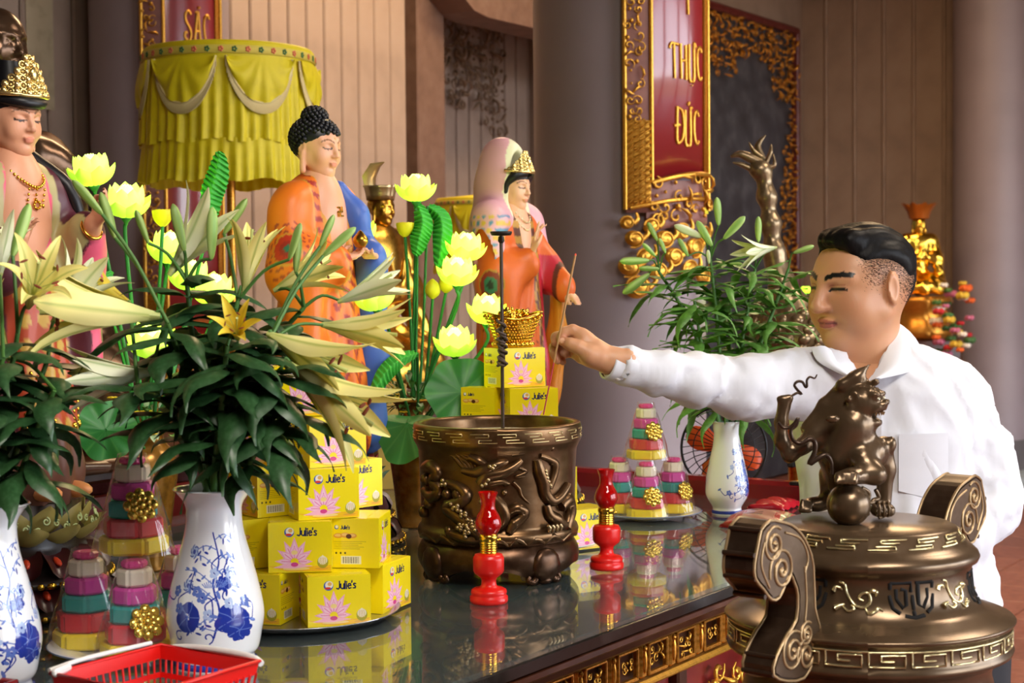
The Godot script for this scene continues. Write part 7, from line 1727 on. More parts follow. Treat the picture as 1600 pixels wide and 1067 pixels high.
# ================= the standing bronze censer with its lion =================
func censer() -> void:
	var c := W(1356, 819, 2.16); var at := Vector3(c.x, 0, c.z); var face := atan2(-at.x, -at.z)
	var t := thing("bronze_censer", "large brown bronze censer with lid, scroll handles and key bands", "censer", at, face)
	var bz := mottled(H("6a5640"), 0.12, 0.26, 0.62, 0.03, 4.0); var dk := mottled(H("47362a"), 0.18, 0.28, 0.6, 0.03, 5.0); var inlay := mat(H("e3d6a6"), 0.25, 0.85); var tan := mat(H("a58a64"), 0.35, 0.6)
	# lid: flat top, stepped shoulder, cove, wide flange
	part(t, "lid", lathe_mesh([Vector2(0, 1.271), Vector2(0.112, 1.271), Vector2(0.116, 1.2685), Vector2(0.126, 1.252), Vector2(0.1285, 1.2505), Vector2(0.131, 1.247), Vector2(0.135, 1.246), Vector2(0.1435, 1.238), Vector2(0.146, 1.232), Vector2(0.1435, 1.226), Vector2(0.137, 1.222), Vector2(0.1345, 1.214), Vector2(0.134, 1.205), Vector2(0.136, 1.19), Vector2(0.141, 1.176), Vector2(0.147, 1.169), Vector2(0.1485, 1.1675), Vector2(0.152, 1.1645), Vector2(0.158, 1.1625), Vector2(0.172, 1.156), Vector2(0.19, 1.1505), Vector2(0.1925, 1.148), Vector2(0.1915, 1.1465)], 96), bz)
	part(t, "rim", lathe_mesh([Vector2(0.1915, 1.1465), Vector2(0.19, 1.144), Vector2(0.1865, 1.1425), Vector2(0.1865, 1.113), Vector2(0.19, 1.11), Vector2(0.188, 1.1045), Vector2(0.18, 1.1), Vector2(0.17, 1.094)], 96), bz)
	part(t, "lid_key_band", key_band(15, 0.1182, 1.2665, 1.2535, [KEY_T[0], KEY_T[1]], 0.0015, 0.1262), inlay, Transform3D.IDENTITY, "pale key pattern inlay on the lid's shoulder")
	part(t, "rim_key_band", key_band(22, 0.1872, 1.1375, 1.118, KEY_S, 0.0016), inlay, Transform3D.IDENTITY, "pale square spiral inlay round the rim")
	part(t, "belly", lathe_mesh([Vector2(0.17, 1.095), Vector2(0.163, 1.085), Vector2(0.162, 1.07), Vector2(0.175, 1.03), Vector2(0.205, 0.96), Vector2(0.215, 0.88), Vector2(0.195, 0.79), Vector2(0.13, 0.72), Vector2(0.08, 0.7), Vector2(0.0, 0.7)], 72, 3), bz)
	for k in 3:
		var a := k * TAU / 3 + 0.5
		part(t, "leg", tube_mesh([on_drum(a, 0.78, 0.17), on_drum(a, 0.7, 0.19), on_drum(a, 0.6, 0.17), on_drum(a, 0.51, 0.2)], [0.05, 0.045, 0.03, 0.04], 14, 5), dk)
	part(t, "stand", lathe_mesh([Vector2(0, 0), Vector2(0.26, 0), Vector2(0.27, 0.05), Vector2(0.22, 0.09), Vector2(0.19, 0.2), Vector2(0.19, 0.38), Vector2(0.23, 0.44), Vector2(0.26, 0.46), Vector2(0.26, 0.51), Vector2(0, 0.51)], 48), M.dark_wood)
	# longevity characters, dark of the piercings painted black, and inlaid dragons
	var rad := func(y: float) -> float: return smp([0.147, 0.1405, 0.1365, 0.1345, 0.1338, 0.1345, 0.138], (y - 1.169) / 0.054)
	var on := func(a: float, q: Vector2, o := 0.0006) -> Vector3: return on_drum(a + q.x / 0.139, 1.194 + q.y, rad.call(1.194 + q.y) + o)
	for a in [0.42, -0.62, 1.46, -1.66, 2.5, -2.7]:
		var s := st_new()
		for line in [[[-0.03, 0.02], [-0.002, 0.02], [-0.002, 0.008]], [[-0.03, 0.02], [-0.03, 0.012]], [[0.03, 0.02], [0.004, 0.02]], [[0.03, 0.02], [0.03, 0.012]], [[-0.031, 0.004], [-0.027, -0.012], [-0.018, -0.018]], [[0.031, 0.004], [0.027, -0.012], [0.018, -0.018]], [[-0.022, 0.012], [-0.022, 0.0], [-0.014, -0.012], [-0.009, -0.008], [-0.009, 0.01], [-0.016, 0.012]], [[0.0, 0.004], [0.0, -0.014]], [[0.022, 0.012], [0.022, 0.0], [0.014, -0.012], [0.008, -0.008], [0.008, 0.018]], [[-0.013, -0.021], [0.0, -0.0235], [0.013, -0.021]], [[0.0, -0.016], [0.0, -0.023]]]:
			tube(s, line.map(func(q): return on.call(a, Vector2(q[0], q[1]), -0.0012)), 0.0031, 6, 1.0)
		part(t, "painted_openwork", done(s), mat(H("0b0908"), 0.9), Transform3D.IDENTITY, "longevity character with the dark of its openings painted black")
	for a in [-0.08, 0.95, -1.14, 1.98]:
		var s := st_new()
		var tr := func(line: Array, rr: Array) -> void: tube(s, smooth_pts(line.map(func(q): return Vector2(q[0], q[1])), 5).map(func(q): return on.call(a, q, 0.0)), rr.map(func(x): return x * 1.45), 6, 0.7)
		tr.call([[-0.026, 0.02], [-0.019, 0.017], [-0.016, 0.006], [-0.006, -0.008], [0.006, -0.011], [0.014, -0.004], [0.012, 0.006], [0.004, 0.006], [0.0, 0.0], [0.006, -0.003]], [0.0014, 0.002, 0.0022, 0.0022, 0.002, 0.0012])
		tr.call([[-0.034, 0.008], [-0.031, 0.013], [-0.025, 0.012], [-0.022, 0.009]], [0.0035, 0.002, 0.001])
		tr.call([[-0.03, -0.013], [-0.024, -0.01], [-0.018, -0.008]], [0.0045, 0.003, 0.001]); tr.call([[-0.02, -0.011], [-0.013, -0.016], [-0.006, -0.013], [-0.01, -0.009]], [0.001, 0.002, 0.0016])
		tr.call([[0.008, -0.012], [0.013, -0.018], [0.02, -0.015], [0.024, -0.011], [0.03, -0.015]], [0.001, 0.0024, 0.0024, 0.001]); tr.call([[0.012, 0.006], [0.016, 0.01], [0.022, 0.008], [0.021, 0.003]], [0.001, 0.003, 0.0032, 0.001])
		part(t, "inlaid_dragon", done(s), inlay, Transform3D.IDENTITY, "pale inlaid curling dragon")
	# scroll handles: thick plates cut to a cloud outline, standing in a radial plane
	var out := [[1207, 830], [1218, 818], [1232, 824], [1246, 833], [1258, 850], [1268, 875], [1275, 910], [1277, 980], [1283, 1010], [1284, 1040], [1275, 1067], [1262, 1090], [1240, 1085], [1222, 1067], [1226, 1040], [1240, 1010], [1252, 990], [1254, 950], [1250, 930], [1244, 912], [1238, 925], [1230, 945], [1220, 945], [1210, 925], [1200, 905], [1199, 880], [1204, 850]]
	var to := func(q: Array) -> Vector2: return Vector2(0.162 + (1285.0 - q[0]) / 560.0, 1.6 - 1.9 * (q[1] - 435.0) / 2500.0)
	var poly := smooth_pts(out.map(to), 2); poly.pop_back()
	for k in 2:
		var dir := -0.5 + k * PI; var xf := Transform3D(Basis(Vector3.UP, dir - PI / 2), Vector3.ZERO)
		var s := st_new(); prism(s, poly, -0.021, 0.021, xf, 0.0)
		var h := part(t, "handle", done(s), dk)
		s = st_new(); prism(s, Geometry2D.offset_polygon(PackedVector2Array(poly), -0.004)[0], -0.0235, 0.0235, xf); part(h, "handle_face", done(s), mottled(H("5d4a36"), 0.14, 0.28, 0.6, 0.03, 6.0))
		s = st_new()
		for z in [-0.0235, 0.0235]:
			var edge: Array = poly.map(func(q): return xf * Vector3(q.x, q.y, z * 0.93)); edge.append(edge[0])
			tube(s, edge, 0.0022, 6, 1.0, false)
			for q in [[1222, 858, 13.0, 1.0], [1232, 902, 16.0, -1.0], [1246, 1040, 15.0, 1.0], [1264, 1052, 13.0, -1.0], [1264, 1018, 9.0, 1.0]]:
				var m: Vector2 = to.call(q)
				tube(s, spiral(m, 0.001, q[2] / 560.0, 1.0, 2.2 * q[3], 40).map(func(g): return xf * Vector3(g.x, g.y, z)), [0.0034, 0.0026, 0.002], 6)
			for line in [[[1236, 842], [1256, 858], [1266, 890], [1262, 915]], [[1262, 905], [1264, 960], [1262, 995]], [[1210, 850], [1206, 885], [1216, 925]]]:
				tube(s, smooth_pts(line.map(to), 5).map(func(g): return xf * Vector3(g.x, g.y, z)), 0.0018, 6)
		part(h, "scroll_inlay", done(s), tan, Transform3D.IDENTITY, "tan cloud scroll lines")
		s = st_new()                                         # ribs across the outer edge
		for q in [[1199, 868], [1200, 905], [1212, 938], [1226, 1042], [1222, 1067], [1207, 832]]:
			s = st_new(); var m: Vector2 = to.call(q); tube(s, [xf * Vector3(m.x, m.y, -0.0225), xf * Vector3(m.x, m.y, 0.0225)], 0.0035, 6); part(h, "rib", done(s), dk)
	lion(bz, dk)

func lion(bz: Material, dk: Material) -> void:
	var D := 2.185; var c := W(1325, 806, D); c.y = 1.271
	var t := thing("bronze_lion", "dark bronze guardian lion with paw on a ball, crouching on the censer's lid", "statue", c)
	var K := 1.0 / 3.81; var U := 0.000226                    # one picture unit in metres
	var P := func(x: float, y: float, w := 0.0) -> Vector3: return W(1200 + x * K, 560 + y * K, D - w) - c
	var cz := cam_xf.basis.z; var bas := Basis(cam_xf.basis.x, cam_xf.basis.y, cz)
	var f := Sdf.new(P.call(400, 500) - Vector3(0.135, 0.135, 0.135), P.call(400, 500) + Vector3(0.135, 0.14, 0.135), 0.0029)
	var C := func(a: Array, b: Array, k := 0.012) -> void: f.cap(P.call(a[0], a[1], a[2]), P.call(b[0], b[1], b[2]), a[3] * U, b[3] * U, k)
	var E := func(x: float, y: float, w: float, r: Vector3, k := 0.01, cut := false) -> void: f.ell(P.call(x, y, w), r * U, k, bas, cut)
	# trunk, haunch, chest
	C.call([500, 400, 0.0, 140], [430, 560, -0.01, 140]); C.call([600, 560, 0.0, 108], [480, 620, -0.02, 125]); C.call([430, 560, -0.02, 120], [430, 740, -0.035, 95])
	C.call([450, 300, -0.01, 105], [300, 440, -0.01, 78]); C.call([300, 440, -0.01, 65], [210, 520, 0.0, 46]); C.call([210, 520, 0.0, 46], [130, 575, 0.0, 42], 0.008); C.call([130, 575, 0.0, 42], [80, 490, 0.0, 40], 0.008); C.call([80, 490, 0.0, 40], [78, 380, 0.0, 36], 0.008); C.call([78, 380, 0.0, 36], [98, 270, 0.0, 42], 0.008)
	C.call([70, 240, 0.004, 20], [130, 235, 0.004, 24], 0.005)
	C.call([440, 170, -0.012, 40], [330, 270, -0.012, 26], 0.01); C.call([330, 270, -0.012, 26], [210, 410, -0.012, 16], 0.01)
	# forelegs and hind feet
	C.call([690, 520, -0.015, 60], [700, 660, -0.02, 52]); C.call([700, 660, -0.02, 52], [690, 850, -0.025, 46]); C.call([650, 900, -0.02, 44], [720, 905, -0.012, 40], 0.006)
	C.call([560, 600, 0.02, 70], [640, 690, 0.03, 55]); C.call([640, 690, 0.03, 55], [500, 700, 0.042, 50]); E.call(480, 705, 0.045, Vector3(85, 46, 70), 0.006)
	for k in 4: C.call([420 + k * 34, 690, 0.066 - 0.003 * absf(k - 1.5), 21], [412 + k * 36, 735, 0.068, 19], 0.003)
	C.call([360, 690, -0.05, 60], [370, 820, -0.055, 60]); E.call(285, 868, -0.058, Vector3(92, 48, 60), 0.008)
	for k in 4: C.call([205 + k * 14, 850 + k * 4, -0.04 - 0.002 * k, 16], [195 + k * 18, 905, -0.036, 17], 0.003)
	# head turned half towards the viewer: brows, muzzle, open jaws, mane curls
	var hf := (cam_xf.basis.x * 0.86 + cz * 0.5).normalized(); var hu := (Vector3.UP + hf * 0.08).normalized(); var hsd := hf.cross(hu); var hb := Basis(hf, hu, hsd); var R := 122.0 * U; var ho: Vector3 = P.call(556, 272, 0.0)
	var G := func(x: float, y: float, z: float, r: Vector3, k := 0.3, cut := false) -> void: f.ell(ho + hb * Vector3(x, y, z) * R, r * R, k * R * 0.4, hb, cut)
	G.call(0, 0, 0, Vector3(1.05, 1.05, 1.0)); G.call(-0.35, -0.55, 0, Vector3(1.0, 0.95, 0.95), 0.5); G.call(0.8, -0.12, 0, Vector3(0.5, 0.36, 0.6), 0.4); G.call(0.62, -0.9, 0, Vector3(0.5, 0.28, 0.5), 0.3)
	G.call(1.0, -0.52, 0, Vector3(0.6, 0.22, 0.5), 0.15, true)
	G.call(1.26, 0.14, 0, Vector3(0.17, 0.17, 0.2), 0.15)
	for e in [-1.0, 1.0]:
		G.call(1.2, 0.04, 0.22 * e, Vector3(0.15, 0.12, 0.13), 0.1); G.call(0.72, 0.52, 0.42 * e, Vector3(0.36, 0.17, 0.34), 0.15); G.call(0.84, 0.3, 0.42 * e, Vector3(0.17, 0.15, 0.18), 0.08)
		G.call(-0.15, 0.42, 0.95 * e, Vector3(0.3, 0.32, 0.14), 0.12); G.call(-0.12, 0.4, 1.06 * e, Vector3(0.18, 0.2, 0.08), 0.1, true)
		G.call(0.62, -0.32, 0.55 * e, Vector3(0.4, 0.14, 0.14), 0.1); G.call(0.35, -0.62, 0.6 * e, Vector3(0.2, 0.34, 0.14), 0.1)
		for k in 6: G.call(0.3 - 0.13 * k, -0.9 + 0.05 * k + 0.32 * maxf(k - 2.0, 0.0), (0.75 + 0.06 * k) * e, Vector3(0.17, 0.17, 0.15), 0.05)
		for k in 3: G.call(0.1 + 0.22 * k, 0.78 - 0.04 * k, 0.5 * e, Vector3(0.16, 0.15, 0.16), 0.05)
	for k in 4: G.call(0.75 - 0.1 * k, -1.12 - 0.14 * k, 0.12 * (k % 2) - 0.06, Vector3(0.16, 0.17, 0.2), 0.08)
	E.call(735, 510, -0.005, Vector3(30, 48, 30), 0.006)
	for e in [-1.0, 1.0]: E.call(385, 360, 0.03 * e, Vector3(44, 26, 20), 0.005)
	C.call([520, 110, 0.0, 36], [610, 32, 0.0, 5], 0.008); C.call([440, 160, 0.0, 40], [540, 110, 0.0, 40], 0.008)
	for k in 5: E.call(520 + k * 30, 140 + (k % 2) * 16, 0.006 * (k - 2), Vector3(24, 22, 24), 0.003)
	for k in 4: C.call([560 + k * 26, 500 + k * 22, 0.022 - 0.004 * k, 9], [600 + k * 18, 600 + k * 14, 0.026 - 0.004 * k, 7], 0.004)
	part(t, "body", f.mesh(), bz)
	var s := st_new(); ball(s, P.call(480, 870, 0.035), Vector3.ONE * 130 * U, 36); part(t, "ball", done(s), bz)
	s = st_new()
	for q in [[[560, 770], [600, 800], [590, 850], [560, 890], [600, 930]], [[640, 780], [660, 830], [620, 850], [650, 890]], [[560, 840], [600, 860], [640, 850]], [[650, 850], [700, 870], [730, 900]], [[660, 900], [690, 930], [660, 950]]]: tube(s, smooth_pts(q.map(func(g): return P.call(g[0], g[1], 0.04 - 0.00013 * (g[0] - 560))), 4), [13 * U, 15 * U, 10 * U], 6)
	for k in 3: torus(s, P.call(655 + k * 28, 895, 0.028 - 0.004 * k), 44 * U, 9 * U, 18, 6, bas * Basis(Vector3.BACK, PI / 2))
	part(t, "ball_ribbon", done(s), bz)
	s = st_new(); tube(s, smooth_pts([[140, 225], [175, 205], [200, 212], [178, 190], [158, 160], [175, 138], [205, 140], [222, 168], [232, 165], [232, 130], [250, 110], [278, 118], [292, 95]].map(func(g): return P.call(g[0], g[1], 0.003)), 4), [8 * U, 9 * U, 9 * U, 8 * U, 4 * U], 7)
	part(t, "whip_ribbon", done(s), dk)
	s = st_new(); tube(s, smooth_pts([[62, 380], [90, 412], [130, 410], [160, 385], [180, 355], [168, 400], [138, 430], [150, 485], [190, 505], [250, 480], [280, 500], [278, 560], [248, 625], [290, 600], [345, 575], [378, 620], [380, 690]].map(func(g): return P.call(g[0], g[1], 0.022)), 4), [8 * U, 12 * U, 10 * U, 14 * U, 16 * U, 18 * U, 10 * U], 7)
	part(t, "scarf", done(s), dk)
	s = st_new()
	for e in [-1.0, 1.0]: ball(s, ho + hb * Vector3(0.95, 0.3, 0.44 * e) * R, Vector3.ONE * 0.115 * R, 12)
	part(t, "eye", done(s), mat(H("b9b29a"), 0.25, 0.6), Transform3D.IDENTITY, "pale rubbed eyes")
	for k in 7:
		s = st_new(); var a := (k - 3) * 0.36
		var q := ho + hb * Vector3(0.72 + 0.42 * cos(a), -0.36, 0.5 * sin(a)) * R
		tube(s, [q, q - hb.y * 0.16 * R], [0.07 * R, 0.02 * R], 6)
		part(t, "tooth", done(s), tan_mat())
func tan_mat() -> StandardMaterial3D: return mat(H("9a8258"), 0.3, 0.7)

# ================= the man =================
func person() -> void:
	var D := 3.05; var o := W(1384, 700, D); o.y = 0.0
	var t := thing("person", "man in white shirt reaching out to set an incense stick in the urn", "person", o)
	var P := func(px: float, py: float, d: float) -> Vector3: return W(px, py, d) - o
	var cx := cam_xf.basis.x; var cy := Vector3.UP; var cz := cam_xf.basis.z
	var skin := L(H("cf9872")); var ruddy := L(H("c07a5e")); var lip := L(H("b06257")); var black := L(H("15120f"))
	# ---- head ----
	var fwd := (-cx * sin(1.02) + cz * cos(1.02) - cy * 0.14).normalized(); var hx_x := cy.cross(fwd).normalized(); var hb := Basis(hx_x, fwd.cross(hx_x), fwd)
	hb = hb * Basis(Vector3.BACK, -0.03); var hs := 0.213
	var hx := Transform3D(hb.scaled_local(Vector3.ONE * hs), P.call(1337, 450, D))
	var lo := hx.origin - Vector3(0.145, 0.2, 0.145); var f := Sdf.new(lo, hx.origin + Vector3(0.145, 0.13, 0.145), 0.0031)
	head_sdf(f, hx, false, true, 1.13); f.ell(hx * Vector3(0, 0.08, -0.14), Vector3(0.37, 0.38, 0.47) * hs, 0.05 * hs, hb.orthonormalized())
	f.cap(hx * Vector3(0, 0.09, 0.39), hx * Vector3(0, -0.1, 0.475), 0.036 * hs, 0.052 * hs, 0.03 * hs); f.ell(hx * Vector3(0, -0.12, 0.465), Vector3(0.07, 0.05, 0.06) * hs, 0.03 * hs, hb.orthonormalized())
	var b := hb.orthonormalized()
	f.ell(hx * Vector3(0, -0.4, 0.16), Vector3(0.2, 0.12, 0.17) * hs, 0.07 * hs, b)            # heavy chin and under chin
	f.ell(hx * Vector3(0, -0.47, 0.02), Vector3(0.22, 0.12, 0.2) * hs, 0.1 * hs, b)
	for e in [-1.0, 1.0]:
		f.ell(hx * Vector3(0.2 * e, -0.2, 0.16), Vector3(0.14, 0.18, 0.14) * hs, 0.1 * hs, b)
		f.ell(hx * Vector3(0.405 * e, 0.0, -0.06), Vector3(0.045, 0.155, 0.09) * hs, 0.02 * hs, b * Basis(Vector3.UP, 0.4 * e)); f.ell(hx * Vector3(0.455 * e, 0.01, -0.03), Vector3(0.03, 0.095, 0.048) * hs, 0.02 * hs, b, true)
		f.ell(hx * Vector3(0.37 * e, -0.12, -0.02), Vector3(0.03, 0.04, 0.035) * hs, 0.02 * hs, b)
	var nb: Vector3 = P.call(1352, 590, D + 0.03)
	f.cap(hx * Vector3(0, -0.2, -0.12), nb, 0.06, 0.066, 0.03)
	var inv := hx.affine_inverse(); var nz := FastNoiseLite.new(); nz.seed = 4; nz.frequency = 110.0
	var head := f.mesh(null, func(v, n, c):
		var q: Vector3 = inv * v; var ax := absf(q.x); var col := skin
		col = col.lerp(ruddy, 0.35 * smoothstep(0.2, 0.0, Vector2(ax - 0.2, q.y + 0.1).length()))
		if q.z > 0.15:
			if ax > 0.045 and ax < 0.27:
				var by := 0.132 + 0.034 * sin((ax - 0.045) / 0.225 * PI * 0.8)
				if absf(q.y - by) < 0.022 - 0.06 * maxf(ax - 0.2, 0.0) + 0.004 * nz.get_noise_3dv(v * 3.0): col = black
				var ey := 0.03 + 0.012 * sin(clampf((ax - 0.06) / 0.18, 0, 1) * PI)
				if ax > 0.065 and ax < 0.235:
					if absf(q.y - ey + 0.004) < 0.015: col = black
					elif absf(q.y - ey - 0.032) < 0.006: col = skin.lerp(ruddy, 0.8).darkened(0.15)
			if Vector2(q.x / 0.115, (q.y + 0.268) / 0.042).length() < 1.0: col = lip if absf(q.y + 0.266) > 0.006 else lip.darkened(0.5)
			if Vector2(ax - 0.035, (q.y + 0.145)).length() < 0.016 and q.z < 0.47: col = L(H("5a3426"))
		return col)
	# ---- hand: joints of thumb and four fingers round the stick ----
	var HD := 2.83; var Kz := 1.0 / 8.89; var m := HD / FOCAL * Kz
	var Q := func(x: float, y: float, w := 0.0) -> Vector3: return P.call(850 + x * Kz, 490 + y * Kz, HD - w)
	var hc: Vector3 = Q.call(520, 480)
	var g := Sdf.new(hc - Vector3(0.085, 0.075, 0.085), hc + Vector3(0.085, 0.075, 0.085), 0.0023)
	var CH := func(a: Array, k := 0.006) -> void:
		for i in a.size() - 1: g.cap(Q.call(a[i][0], a[i][1], a[i][2]), Q.call(a[i + 1][0], a[i + 1][1], a[i + 1][2]), a[i][3] * m, a[i + 1][3] * m, k)
	CH.call([[1150, 640, -0.004, 160], [930, 640, -0.002, 165], [720, 520, 0.0, 150], [560, 370, -0.004, 125], [500, 300, -0.006, 100]], 0.012)     # wrist, back of hand
	CH.call([[860, 690, 0.0, 130], [660, 610, 0.006, 120], [520, 600, -0.012, 100]], 0.012); CH.call([[700, 560, -0.012, 140], [500, 480, -0.02, 110], [460, 560, -0.03, 90]], 0.012)
	CH.call([[520, 300, -0.004, 92], [400, 235, -0.006, 82], [290, 262, -0.006, 74], [228, 330, -0.004, 60]])                                      # forefinger
	CH.call([[480, 360, -0.016, 88], [300, 290, -0.024, 78], [170, 330, -0.022, 70], [150, 400, -0.012, 58]])                                      # middle
	CH.call([[450, 440, -0.028, 84], [260, 410, -0.036, 74], [140, 470, -0.032, 66], [150, 560, -0.018, 58], [190, 660, -0.012, 48]])              # ring
	CH.call([[450, 540, -0.036, 78], [300, 540, -0.040, 66], [215, 600, -0.034, 58], [262, 672, -0.022, 48]])                                      # little
	CH.call([[760, 600, 0.010, 130], [620, 560, 0.016, 118], [480, 470, 0.018, 84], [370, 425, 0.015, 80], [250, 385, 0.008, 62]], 0.008)          # thumb
	var nail: Vector3 = Q.call(250, 365, 0.016)
	var hand := g.mesh(null, func(v, n, c): return L(H("f0c0a8")) if (v - nail).length() < 0.0056 else (skin.lerp(ruddy, 0.5) if (v - Q.call(200, 480)).length() < 0.028 else skin))
	# ---- core of the body, under the clothes ----
	var sh_r: Vector3 = P.call(1240, 600, 3.0); var el_r: Vector3 = P.call(1085, 600, 2.9); var wr_r: Vector3 = P.call(968, 568, 2.838)
	var sh_l: Vector3 = P.call(1480, 622, 3.1); var el_l: Vector3 = P.call(1545, 785, 3.08); var wr_l: Vector3 = P.call(1450, 850, 2.93)
	var chest: Vector3 = P.call(1368, 665, D + 0.02); var hip := Vector3(0.02, 0.92, 0.06); hip = Vector3(chest.x * 0.4 + 0.03, 0.93, chest.z * 0.4 + 0.05)
	var core := Sdf.new(Vector3(-0.62, -0.01, -0.62), Vector3(0.5, 1.5, 0.4), 0.016)
	core.cap(chest + Vector3(0, 0.03, 0), hip, 0.1, 0.1, 0.05); core.cap(sh_r, sh_l, 0.045, 0.045, 0.04); core.cap(nb, chest, 0.055, 0.08, 0.04)
	core.chain([sh_r, el_r, wr_r], [0.04, 0.031, 0.022], 0.02); core.chain([sh_l, el_l, wr_l], [0.045, 0.036, 0.026], 0.02)
	hand_sdf(core, wr_l, Vector3(-0.4, -0.3, 0.2), Vector3(0, -1, 0), 0.18, [0.5, 0.5, 0.5, 0.5, 0.4], 1.0)
	var feet := []
	for e in [-1.0, 1.0]:
		var k = hip + cx * 0.095 * e + Vector3(0, -0.46, 0) + cz * 0.02; var a = hip + cx * 0.12 * e; a.y = 0.08; feet.append(a)
		core.chain([hip + cx * 0.08 * e - Vector3(0, 0.02, 0), k, a], [0.085, 0.055, 0.04], 0.04)
	var body := SurfaceTool.new(); body.begin(Mesh.PRIMITIVE_TRIANGLES)
	for q in [core.mesh(null, func(v, n, c): return skin), head, hand]: body.append_from(q, 0, Transform3D.IDENTITY)
	part(t, "body", body.commit(), vmat(0.42, 0.0, {"subsurf_scatter_enabled": true, "subsurf_scatter_strength": 0.12}), Transform3D.IDENTITY)
	var wv := FastNoiseLite.new(); wv.seed = 2; wv.frequency = 0.5
	M.hair = mat(Color.WHITE, 0.45, 0.0, {"metallic_specular": 0.25, "albedo_texture": noise_tex(0.03, [H("050505"), H("141211"), H("0a0909")], 256, 3), "uv1_triplanar": true, "uv1_scale": Vector3(90, 25, 25)})
	# ---- hair: swept back on top, cropped at the sides ----
	f = Sdf.new(lo - Vector3(0.01, 0, 0.01), hx.origin + Vector3(0.16, 0.16, 0.16), 0.0038)
	f.ell(hx * Vector3(0, 0.18, -0.14), Vector3(0.392, 0.375, 0.49) * hs, 0.01, b); f.ell(hx * Vector3(0.02, 0.45, 0.0), Vector3(0.25, 0.12, 0.33) * hs, 0.02, b); f.cap(hx * Vector3(-0.1, 0.45, 0.2), hx * Vector3(0.16, 0.44, 0.18), 0.075 * hs, 0.075 * hs, 0.02)
	f.ell(hx * Vector3(0, -0.08, 0.42), Vector3(0.5, 0.5, 0.44) * hs, 0.012, b, true)
	for e in [-1.0, 1.0]: f.ell(hx * Vector3(0.5 * e, 0.0, 0.1), Vector3(0.25, 0.31, 0.42) * hs, 0.025, b, true); f.ell(hx * Vector3(0.43 * e, -0.12, -0.04), Vector3(0.2, 0.3, 0.26) * hs, 0.02, b, true)
	f.ell(hx * Vector3(0, -0.45, -0.3), Vector3(0.6, 0.24, 0.5) * hs, 0.01, b, true)
	part(t, "hair", f.mesh(func(v, n):
		var q: Vector3 = inv * v
		return v + n * (0.0007 * sin(q.x * 60.0 + 2.0 * sin(q.z * 6.0)) + 0.0012 * wv.get_noise_3dv(Vector3(q.x * 60.0, q.y * 20.0, q.z * 8.0)))), M.hair, Transform3D.IDENTITY, "short black hair swept back, cropped at the sides")
	var arr := head.surface_get_arrays(0); var hv: PackedVector3Array = arr[Mesh.ARRAY_VERTEX]; var hn: PackedVector3Array = arr[Mesh.ARRAY_NORMAL]; var r := RandomNumberGenerator.new(); r.seed = 5
	var cs := st_new(); cs.set_smooth_group(-1)              # cropped hair at temples and nape: short single hairs
	for i in hv.size():
		var q: Vector3 = inv * hv[i]
		if q.z > 0.22 or q.y < -0.34 or (absf(q.x) > 0.385 and q.y < 0.15 and q.z > -0.2): continue
		var dens := smoothstep(-0.1, 0.3, q.y + 0.5 * maxf(-q.z - 0.1, 0.0)) * smoothstep(0.24, 0.08, q.z)
		if q.z > -0.06 and q.y < 0.04: dens *= 0.15
		for k in 5:
			if r.randf() > dens: continue
			var p := hv[i] + Vector3(r.randf_range(-1, 1), r.randf_range(-1, 1), r.randf_range(-1, 1)) * 0.0017
			var d := (b * Vector3(0, -0.5, -0.8) + hn[i] * 0.6).normalized(); var w := d.cross(hn[i]).normalized() * 0.00035
			for g2 in [p - w, p + w, p + d * 0.0034, p + w, p - w, p + d * 0.0034]: cs.add_vertex(g2 + hn[i] * 0.0002)
	part(t, "cropped_hair", done(cs), mat(H("100e0d"), 0.6)).set_meta("kind", "stuff")
	# ---- shirt ----
	f = Sdf.new(Vector3(-0.6, 0.82, -0.6), Vector3(0.36, 1.52, 0.3), 0.0085)
	var tb := Basis(Vector3.UP, deg_to_rad(-56.35 - 12.0))           # chest faces a little to the altar's side of the camera
	f.ell(P.call(1372, 660, D + 0.02), Vector3(0.165, 0.16, 0.112), 0.05, tb); f.ell(P.call(1385, 780, D + 0.02), Vector3(0.162, 0.19, 0.12), 0.06, tb); f.ell(hip + Vector3(0, 0.06, 0), Vector3(0.165, 0.16, 0.122), 0.06, tb)
	f.chain([P.call(1365, 612, D + 0.03), P.call(1425, 606, D + 0.06), P.call(1478, 624, 3.1)], [0.058, 0.064, 0.066], 0.045)
	f.chain([P.call(1335, 614, D + 0.0), P.call(1285, 596, 3.01), P.call(1238, 601, 3.0)], [0.05, 0.05, 0.058], 0.04)
	f.chain([sh_r, P.call(1165, 606, 2.95), P.call(1085, 592, 2.9), P.call(1030, 583, 2.87)], [0.062, 0.055, 0.043, 0.038], 0.03)
	f.chain([P.call(1030, 583, 2.87), P.call(985, 573, 2.85), P.call(958, 567, 2.838)], [0.038, 0.032, 0.0285], 0.02)
	f.chain([P.call(1478, 625, 3.1), P.call(1522, 710, 3.1), el_l], [0.07, 0.062, 0.056], 0.04); f.chain([el_l, P.call(1500, 835, 3.0), wr_l], [0.056, 0.047, 0.035], 0.03)
	f.cap(wr_r - (el_r - wr_r).normalized() * 0.028, wr_r + (el_r - wr_r).normalized() * 0.005, 0.024, 0.024, 0.004, true)
	f.cap(P.call(1352, 530, D + 0.02), P.call(1346, 596, D - 0.07), 0.062, 0.012, 0.008, true)
	var wn := FastNoiseLite.new(); wn.seed = 9; wn.frequency = 7.0; wn.fractal_octaves = 2
	var arm_d: Vector3 = (wr_r - sh_r).normalized(); var arm2: Vector3 = (el_l - sh_l).normalized()
